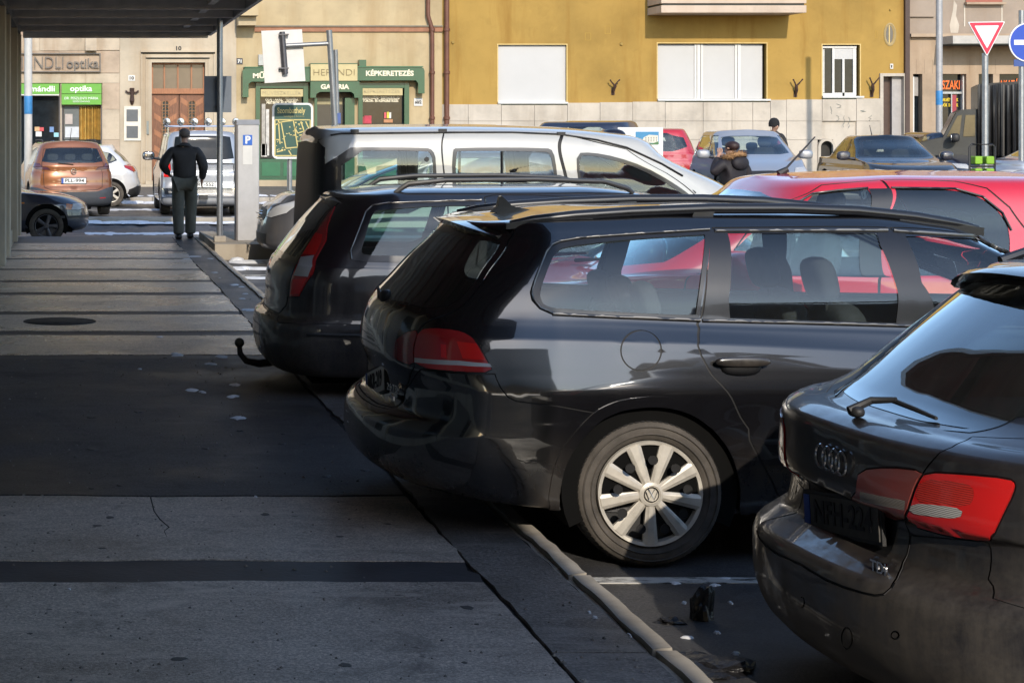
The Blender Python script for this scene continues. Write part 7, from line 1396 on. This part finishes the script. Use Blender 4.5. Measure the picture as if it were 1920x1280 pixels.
# sign seen from behind on a twin pole
rs = empty('direction_sign', (PX(626, 30.4), 30.4, float(ground_z(4.1, 30.4))), label='white rectangular sign seen from behind on a bracketed grey pole', cat='road sign'); z0 = rs.location.z
rx = lambda px: PX(px, 30.4) - rs.location.x
rz_ = lambda py: PZ(py, 30.4) - z0
MB().tube([(rx(637), 0, 0), (rx(628), 0, rz_(232)), (rx(617), 0, rz_(57))], 0.047, 12).build('pole', plain('pole_grey', (0.24, 0.25, 0.26), 0.4, 0.5), rs, True); MB().tube([(rx(641), 0.12, 0), (rx(634), 0.12, rz_(200)), (rx(631), 0.12, rz_(93))], 0.036, 10).build('rear_pole', MATS['pole_grey'], rs, True)
MB().tube([(rx(536), 0.0, rz_(86)), (rx(616), 0.0, rz_(82))], 0.036, 10).build('cross_arm', MATS['pole_grey'], rs, True); MB().tube([(rx(529), 0.0, rz_(60)), (rx(535), 0.0, rz_(139))], 0.046, 12).build('bracket_tube', DSTEEL, rs, True)
MB().prism([(rx(a), rz_(b)) for a, b in chaikin([(490.5, 58), (567, 55), (573.5, 152), (497, 156)], 0)], 0.055, 0.07, 'y').build('panel_back', plain('sign_back_white', (0.62, 0.60, 0.58), 0.45, var=0.06), rs)
for py in (64, 127): MB().box(rx(523), rx(541), -0.05, 0.055, rz_(py + 2.5), rz_(py)).build('clamp', DSTEEL, rs)
MB().box(rx(630), rx(640), 0.06, 0.1, rz_(232), rz_(212)).build('notice', plain('notice_blue', (0.05, 0.1, 0.3), 0.5), rs)
# poster board with a picture of a house
pb = empty('poster_board', (PX(1199, 36.5), 36.5, float(ground_z(10.5, 36.5))), label='white poster board with a photo of an apartment house under blue sky', cat='poster'); z0 = pb.location.z
qx = lambda px: PX(px, 36.5) - pb.location.x
qz = lambda py: PZ(py, 36.5) - z0
MB().box(qx(1158), qx(1242.5), -0.02, 0.02, qz(310), qz(239)).build('board', SW, pb)
for p in (1168, 1232): MB().box(qx(p), qx(p + 5), 0.021, 0.07, 0, qz(242)).build('leg', STEEL, pb)
pc = MB().box(qx(1191), qx(1234.5), -0.026, -0.021, qz(271), qz(247)).build('picture', plain('picture_sky', (0.04, 0.22, 0.42), 0.5, var=0.1), pb)
MB().prism([(qx(a), qz(b)) for a, b in ((1202, 268), (1206, 258), (1216, 253), (1233, 254), (1233, 268))], -0.031, -0.027, 'y').build('picture_house', plain('picture_white', (0.6, 0.58, 0.5), 0.5), pc); MB().prism([(qx(a), qz(b)) for a, b in ((1191.5, 271), (1191.5, 265), (1203, 267.5), (1222, 269), (1234, 265), (1234, 271))], -0.034, -0.032, 'y').build('picture_trees', plain('picture_green', (0.06, 0.16, 0.06), 0.5), pc)
for i in range(5):
    for j in range(3): MB().box(qx(1209 + i * 5), qx(1211 + i * 5), -0.033, -0.0315, qz(259 + j * 3.2), qz(257.4 + j * 3.2)).build('picture_window', plain('picture_dark', (0.15, 0.16, 0.16), 0.5), pc)
# hand truck with lime bags
hk = empty('hand_trolley', (PX(1842, 35.2), 35.2, float(ground_z(16.6, 35.2))), label='black tubular hand trolley with lime green crates', cat='trolley'); z0 = hk.location.z
kx = lambda px: PX(px, 35.2) - hk.location.x
kz = lambda py: PZ(py, 35.2) - z0
MB().tube([(kx(1818), 0, 0.05), (kx(1818), 0, kz(276)), (kx(1822), 0, kz(271)), (kx(1860), 0, kz(271)), (kx(1865), 0, kz(276)), (kx(1865), 0, 0.05)], 0.022, 8).build('frame', CM['plastic'], hk, True)
for py in (312, 335, 360): MB().tube([(kx(1818), 0, kz(py)), (kx(1865), 0, kz(py))], 0.018, 6).build('cross_bar', CM['plastic'], hk)
for a, b in ((1826, 1840), (1847, 1862)):
    for c, d in ((293, 308), (316, 330)): MB().box(kx(a), kx(b), -0.06, 0.16, kz(d), kz(c), 0.02).build('lime_crate', plain('lime_plastic', (0.2, 0.4, 0.02), 0.5, var=0.1), hk)
for sg in (kx(1820), kx(1863)): MB().lathe([(0, -0.03), (0.1, -0.03), (0.1, 0.03), (0, 0.03)], (sg, 0.08, 0.1), 'x', 14).build('wheel', CM['rubber'], hk)
# manhole, dirt clumps
mh = empty('manhole_cover', (PX(112, 17.4), 17.4, 0.121), label='dark round manhole cover in the pale sidewalk slab', cat='manhole cover'); MB().lathe([(0, 0.004), (0.30, 0.004), (0.31, 0.001), (0.33, 0.006), (0.335, -0.004)], n=28).build('cover', plain('cast_iron', (0.012, 0.012, 0.012), 0.7, var=0.3, scale=20), mh, True, 30)
for k in range(6): MB().box(-0.25 + k * 0.1, -0.2 + k * 0.1, -0.15, 0.15, 0.004, 0.007).build('cover_rib', MATS['cast_iron'], mh)
ICE = plain('dirty_ice', (0.015, 0.015, 0.018), 0.35, var=0.6, scale=30, bump=0.8, bscale=40)
for i, (px, py, wd, ht) in enumerate(((1312, 1160, 0.045, 0.125), (1340, 1252, 0.16, 0.03), (1300, 1235, 0.07, 0.025), (1258, 1166, 0.05, 0.02))):
    D = CAMZ * F_PX / (py - VPY); bm = bmesh.new(); bmesh.ops.create_icosphere(bm, subdivisions=3, radius=1.0); r2 = np.random.default_rng(i)
    ph = r2.uniform(0, 6, 6)
    for v in bm.verts:
        c = v.co.copy(); k = 1 + 0.22 * math.sin(c.x * 5 + ph[0]) * math.sin(c.y * 4 + ph[1]) + 0.2 * math.sin(c.z * 7 + ph[2] + c.x * 3) + r2.normal(0, 0.06); v.co = (c.x * wd * k + (0.02 * c.z if i == 0 else 0), c.y * wd * 0.8 * k, max(-0.2, c.z) * ht * k)
    me = bpy.data.meshes.new('ice_clump'); bm.to_mesh(me); bm.free(); me.materials.append(ICE); o = bpy.data.objects.new('ice_clump', me); COL.objects.link(o); o.location = (PX(px, D), D, 0.0)
    tag(o, ['tall blackened ice clump standing on the asphalt below the wheel', 'flat spread of black slush nearest the right bumper', 'small flat black slush lump nearest the kerb', 'tiny dark lump of ice left of the tall clump'][i], 'ice', 'blackened ice on the parking bay')

# ------------------------------------------------------------------ people
def skin_mesh(name, V, E, mat, parent, lev=2):
    names = list(V); me = bpy.data.meshes.new(name); me.from_pydata([V[n][0] for n in names], [(names.index(a), names.index(b)) for a, b in E], [])
    o = bpy.data.objects.new(name, me); COL.objects.link(o); md = o.modifiers.new('skin', 'SKIN'); md.use_smooth_shade = True; md.branch_smoothing = 0.4
    for i, n in enumerate(names):
        r = V[n][1]; sv = me.skin_vertices[0].data[i]; sv.radius = r if isinstance(r, tuple) else (r, r); sv.use_root = (i == 0)
    sb = o.modifiers.new('sub', 'SUBSURF'); sb.levels = lev; sb.render_levels = lev
    dg = bpy.context.evaluated_depsgraph_get(); m2 = bpy.data.meshes.new_from_object(o.evaluated_get(dg)); bpy.data.objects.remove(o)
    m2.materials.clear(); m2.materials.append(mat); m2.polygons.foreach_set('use_smooth', [True] * len(m2.polygons)); q = bpy.data.objects.new(name, m2); COL.objects.link(q); q.parent = parent; return q
def hand_pts(V, E, k, p, d, side):            # palm, four fingers and a thumb, slightly curled
    p = Vector(p); d = Vector(d).normalized(); s = Vector(side).normalized(); n = d.cross(s)
    V[k + 'palm'] = (p + d * 0.05, (0.022, 0.034)); E.append((k + 'wrist', k + 'palm'))
    for i, ln in enumerate((0.065, 0.075, 0.07, 0.055)):
        b = p + d * 0.085 + s * (0.024 * (i - 1.5)); V[f'{k}f{i}a'] = (b, 0.009); V[f'{k}f{i}b'] = (b + d * ln * 0.55 + n * 0.006, 0.0085); V[f'{k}f{i}c'] = (b + d * ln * 0.9 + n * 0.025, 0.007); E += [(k + 'palm', f'{k}f{i}a'), (f'{k}f{i}a', f'{k}f{i}b'), (f'{k}f{i}b', f'{k}f{i}c')]
    V[k + 'ta'] = (p + d * 0.035 - s * 0.045, 0.011); V[k + 'tb'] = (p + d * 0.075 - s * 0.06, 0.009); E += [(k + 'palm', k + 'ta'), (k + 'ta', k + 'tb')]
SKIN = plain('skin', (0.42, 0.25, 0.18), 0.55, var=0.08)
def person(label, loc, rz, H, arms, jacket, trousers, hair, hood=None, stride=0.12, hat=None):
    """local frame: faces +y; arms: ((elbow, wrist) left, right) in metres for a 1.77 m figure"""
    r = empty('person', loc, rz, label, 'person'); k = H / 1.77; V = {}; E = []
    z = lambda a: a * k
    V['pelvis'] = ((0, 0, z(0.95)), (0.15 * k, 0.11 * k)); V['waist'] = ((0, 0.0, z(1.12)), (0.14 * k, 0.10 * k)); V['chest'] = ((0, 0.0, z(1.34)), 0.10 * k); V['neck0'] = ((0, 0.01, z(1.49)), 0.05 * k); V['neck1'] = ((0, 0.025, z(1.56)), 0.055 * k)
    V['jaw'] = ((0, 0.055, z(1.61)), (0.062 * k, 0.075 * k)); V['head'] = ((0, 0.035, z(1.675)), (0.073 * k, 0.09 * k)); V['crown'] = ((0, 0.03, z(1.73)), (0.055 * k, 0.07 * k))
    V['nose'] = ((0, 0.135 * k, z(1.65)), 0.012); E += [('pelvis', 'waist'), ('waist', 'chest'), ('chest', 'neck0'), ('neck0', 'neck1'), ('neck1', 'jaw'), ('jaw', 'head'), ('head', 'crown'), ('jaw', 'nose')]
    for s, nm in ((-1, 'l'), (1, 'r')):
        el, wr_ = arms[0 if s < 0 else 1]; y0 = stride * s
        V[nm + 'sh'] = ((s * 0.185 * k, 0, z(1.43)), 0.045 * k); V[nm + 'el'] = (tuple(c * k for c in el), 0.045 * k); V[nm + 'wrist'] = (tuple(c * k for c in wr_), 0.029 * k); E += [('chest', nm + 'sh'), (nm + 'sh', nm + 'el'), (nm + 'el', nm + 'wrist')]
        d = Vector(V[nm + 'wrist'][0]) - Vector(V[nm + 'el'][0]); hand_pts(V, E, nm, V[nm + 'wrist'][0], d, (0, 1, 0.2))
        V[nm + 'hip'] = ((s * 0.09 * k, 0.0, z(0.90)), 0.092 * k); V[nm + 'knee'] = ((s * 0.095 * k, 0.02 + y0 * 0.6, z(0.49)), 0.058 * k); V[nm + 'ank'] = ((s * 0.09 * k, y0, z(0.09)), 0.040 * k); V[nm + 'toe'] = ((s * 0.11 * k, y0 + 0.13, z(0.035)), 0.034 * k)
        E += [('pelvis', nm + 'hip'), (nm + 'hip', nm + 'knee'), (nm + 'knee', nm + 'ank'), (nm + 'ank', nm + 'toe')]
        V[nm + 'ear'] = ((s * 0.083 * k, 0.02, z(1.65)), 0.014); E.append(('head', nm + 'ear'))
    body = skin_mesh('body', V, E, SKIN, r)
    g = lambda n, f: (V[n][0], tuple(x * f for x in V[n][1]) if isinstance(V[n][1], tuple) else V[n][1] * f)
    J = {'pelvis': ((0, 0, z(0.90)), (0.205 * k, 0.165 * k)), 'waist': ((0, 0, z(1.1)), (0.19 * k, 0.15 * k)), 'chest': ((0, -0.005, z(1.33)), (0.215 * k, 0.18 * k)), 'upper': ((0, 0.0, z(1.45)), (0.15 * k, 0.13 * k)), 'col': ((0, 0.012, z(1.50)), (0.088 * k, 0.085 * k)), 'col2': ((0, 0.02, z(1.545)), (0.078 * k, 0.078 * k))}; JE = [('pelvis', 'waist'), ('waist', 'chest'), ('chest', 'upper'), ('upper', 'col'), ('col', 'col2')]
    for nm in 'lr':
        J[nm + 'sh'] = (V[nm + 'sh'][0], 0.095 * k); J[nm + 'el'] = g(nm + 'el', 1.75); J[nm + 'wr'] = (V[nm + 'wrist'][0], 0.047 * k); JE += [('chest', nm + 'sh'), (nm + 'sh', nm + 'el'), (nm + 'el', nm + 'wr')]
    skin_mesh('jacket', J, JE, jacket, r)
    T = {'pelvis': ((0, 0, z(0.93)), (0.165 * k, 0.128 * k))}; TE = []
    for nm in 'lr':
        T[nm + 'hip'] = g(nm + 'hip', 1.25); T[nm + 'kn'] = g(nm + 'knee', 1.6); q = V[nm + 'ank'][0]; T[nm + 'an'] = ((q[0], q[1], z(0.12)), 0.082 * k); T[nm + 'cu'] = ((q[0], q[1], z(0.07)), 0.085 * k); TE += [('pelvis', nm + 'hip'), (nm + 'hip', nm + 'kn'), (nm + 'kn', nm + 'an'), (nm + 'an', nm + 'cu')]
    skin_mesh('trousers', T, TE, trousers, r)
    for nm in 'lr':
        q = V[nm + 'ank'][0]; MB().sup((q[0], q[1] + 0.055, 0.045), (0.05 * k, 0.135 * k, 0.05), 0.75, 14, 8).build('shoe', plain('shoe_black', (0.012, 0.012, 0.013), 0.5), r, True, 80)
    hm = MB(); hm.sup((0, 0.008, z(1.695)), (0.081 * k, 0.100 * k, 0.080 * k), 0.95, 18, 12); hm.build('hair', hair, r, True, 80)
    if hood:
        n = 22; pts = [(0.15 * math.cos(a) * k, -0.03 + 0.05 * math.sin(a) - 0.02, z(1.50) + 0.045 * math.sin(a) * k) for a in np.linspace(0, 2 * math.pi, n)]
        pts = [(0.145 * math.cos(a) * k, -0.01 + 0.12 * math.sin(a) * k, z(1.515) - 0.05 * math.sin(a) * k) for a in np.linspace(0, 2 * math.pi, n)]
        f = MB(); rr = random.Random(9); f.tube(pts, 0.038, 8)
        for i in range(900):
            a = rr.random() * 6.283; b = rr.random() * 6.283; c = Vector((0.145 * math.cos(a) * k, -0.01 + 0.12 * math.sin(a) * k, z(1.515) - 0.05 * math.sin(a) * k)); o_ = Vector((math.cos(a) * math.cos(b), math.sin(a) * math.cos(b), math.sin(b))); p = c + o_ * 0.03; q = c + o_ * rr.uniform(0.055, 0.085) + Vector((rr.uniform(-.015, .015), rr.uniform(-.015, .015), rr.uniform(-.015, .015))); w_ = o_.cross(Vector((0.3, 0.2, 1))).normalized() * 0.004; f.add([p - w_, p + w_, q], [(0, 1, 2)])
        struct(f.build('fur_trim', hood, r), 'stuff'); MB().sup((0, -0.13 * k, z(1.42)), (0.14 * k, 0.07 * k, 0.11 * k), 0.9, 16, 10).build('hood', jacket, r, True, 80)
    if hat: MB().lathe([(0.098, -0.03), (0.102, 0.05), (0.085, 0.12), (0.05, 0.165), (0.0, 0.18)], (0, 0.02, z(1.66)), n=18).build('hat', hat, r, True, 60)
    return r
JB = plain('black_jacket', (0.028, 0.026, 0.026), 0.75, var=0.3, scale=8, bump=0.4, bscale=14); OLV = plain('olive_trousers', (0.10, 0.10, 0.08), 0.85, var=0.2, scale=7, bump=0.4, bscale=12)
mp_ = person('man in black jacket and olive trousers walking away down the sidewalk', (PX(346, 30.6), 30.6, 0.118), 0.0, 1.76, (((-0.32, -0.05, 1.17), (-0.22, 0.14, 1.04)), ((0.27, -0.06, 1.17), (0.255, 0.08, 0.95))), JB, OLV, plain('cropped_grey_hair', (0.12, 0.10, 0.09), 0.8, var=0.2))
fp_ = person('person in dark coat with a brown fur trimmed hood and dark hair', (PX(1374, 29.3), 29.3, 0.0), math.radians(28), 1.68, (((-0.30, 0.06, 1.24), (-0.14, 0.12, 1.52)), ((0.27, -0.02, 1.15), (0.22, 0.1, 0.95))), plain('dark_coat', (0.014, 0.011, 0.015), 0.7, var=0.3, scale=8, bump=0.4, bscale=14), OLV, plain('dark_red_hair', (0.03, 0.014, 0.014), 0.6, var=0.3, scale=30), hood=plain('fur_brown', (0.30, 0.17, 0.08), 0.9, var=0.4, scale=40))
hp_ = person('person in black hat and coat standing behind the silver car', (PX(1450, 44.2), 44.2, 0.36), math.radians(200), 1.70, (((-0.27, 0.0, 1.18), (-0.25, 0.1, 0.98)), ((0.27, 0.0, 1.15), (0.25, 0.1, 0.95))), JB, OLV, plain('dark_red_hair', (0.03, 0.014, 0.014), 0.6), hat=plain('black_knit', (0.01, 0.01, 0.011), 0.9))
ot.scale = (1.06, 1.0, 1.0); mp_.scale = (1.12, 1.1, 1.0); fp_.scale = (1.22, 1.2, 1.0); hp_.scale = (1.2, 1.2, 1.0)
# truck added out of view, to mirror a dark edge in the car sides
bt = empty('added_reflection_truck', (1.2, -4.9, 0), label='added dark truck out of view, there to mirror a dark edge in the car sides', cat='truck')
TRK = paint('truck_slate_paint', (0.03, 0.032, 0.036), 0.2, rough=0.5)
MB().box(0.0, 3.95, -1.15, 1.15, 0.85, 4.3, 0.03).build('box_body', TRK, bt)
MB().prism([(3.97, 0.5), (5.6, 0.5), (5.6, 1.4), (5.25, 2.35), (3.97, 2.45)], -1.0, 1.0, 'y').build('cab', TRK, bt)
MB().prism([(5.615, 1.45), (5.27, 2.3), (5.25, 2.3), (5.595, 1.45)], -0.9, 0.9, 'y').build('windscreen', GLASSW, bt)
for sg in (-1, 1): MB().box(4.3, 5.2, sg * 1.005 - 0.01, sg * 1.005 + 0.01, 1.5, 2.2).build('side_window', GLASSW, bt)
MB().box(0.05, 5.4, -0.4, 0.4, 0.55, 0.84).build('chassis', CM['floor'], bt)
for x in (0.9, 4.8):
    for sg in (-1, 1): wheel(bt, x, sg * 0.98, 0.42, sg)
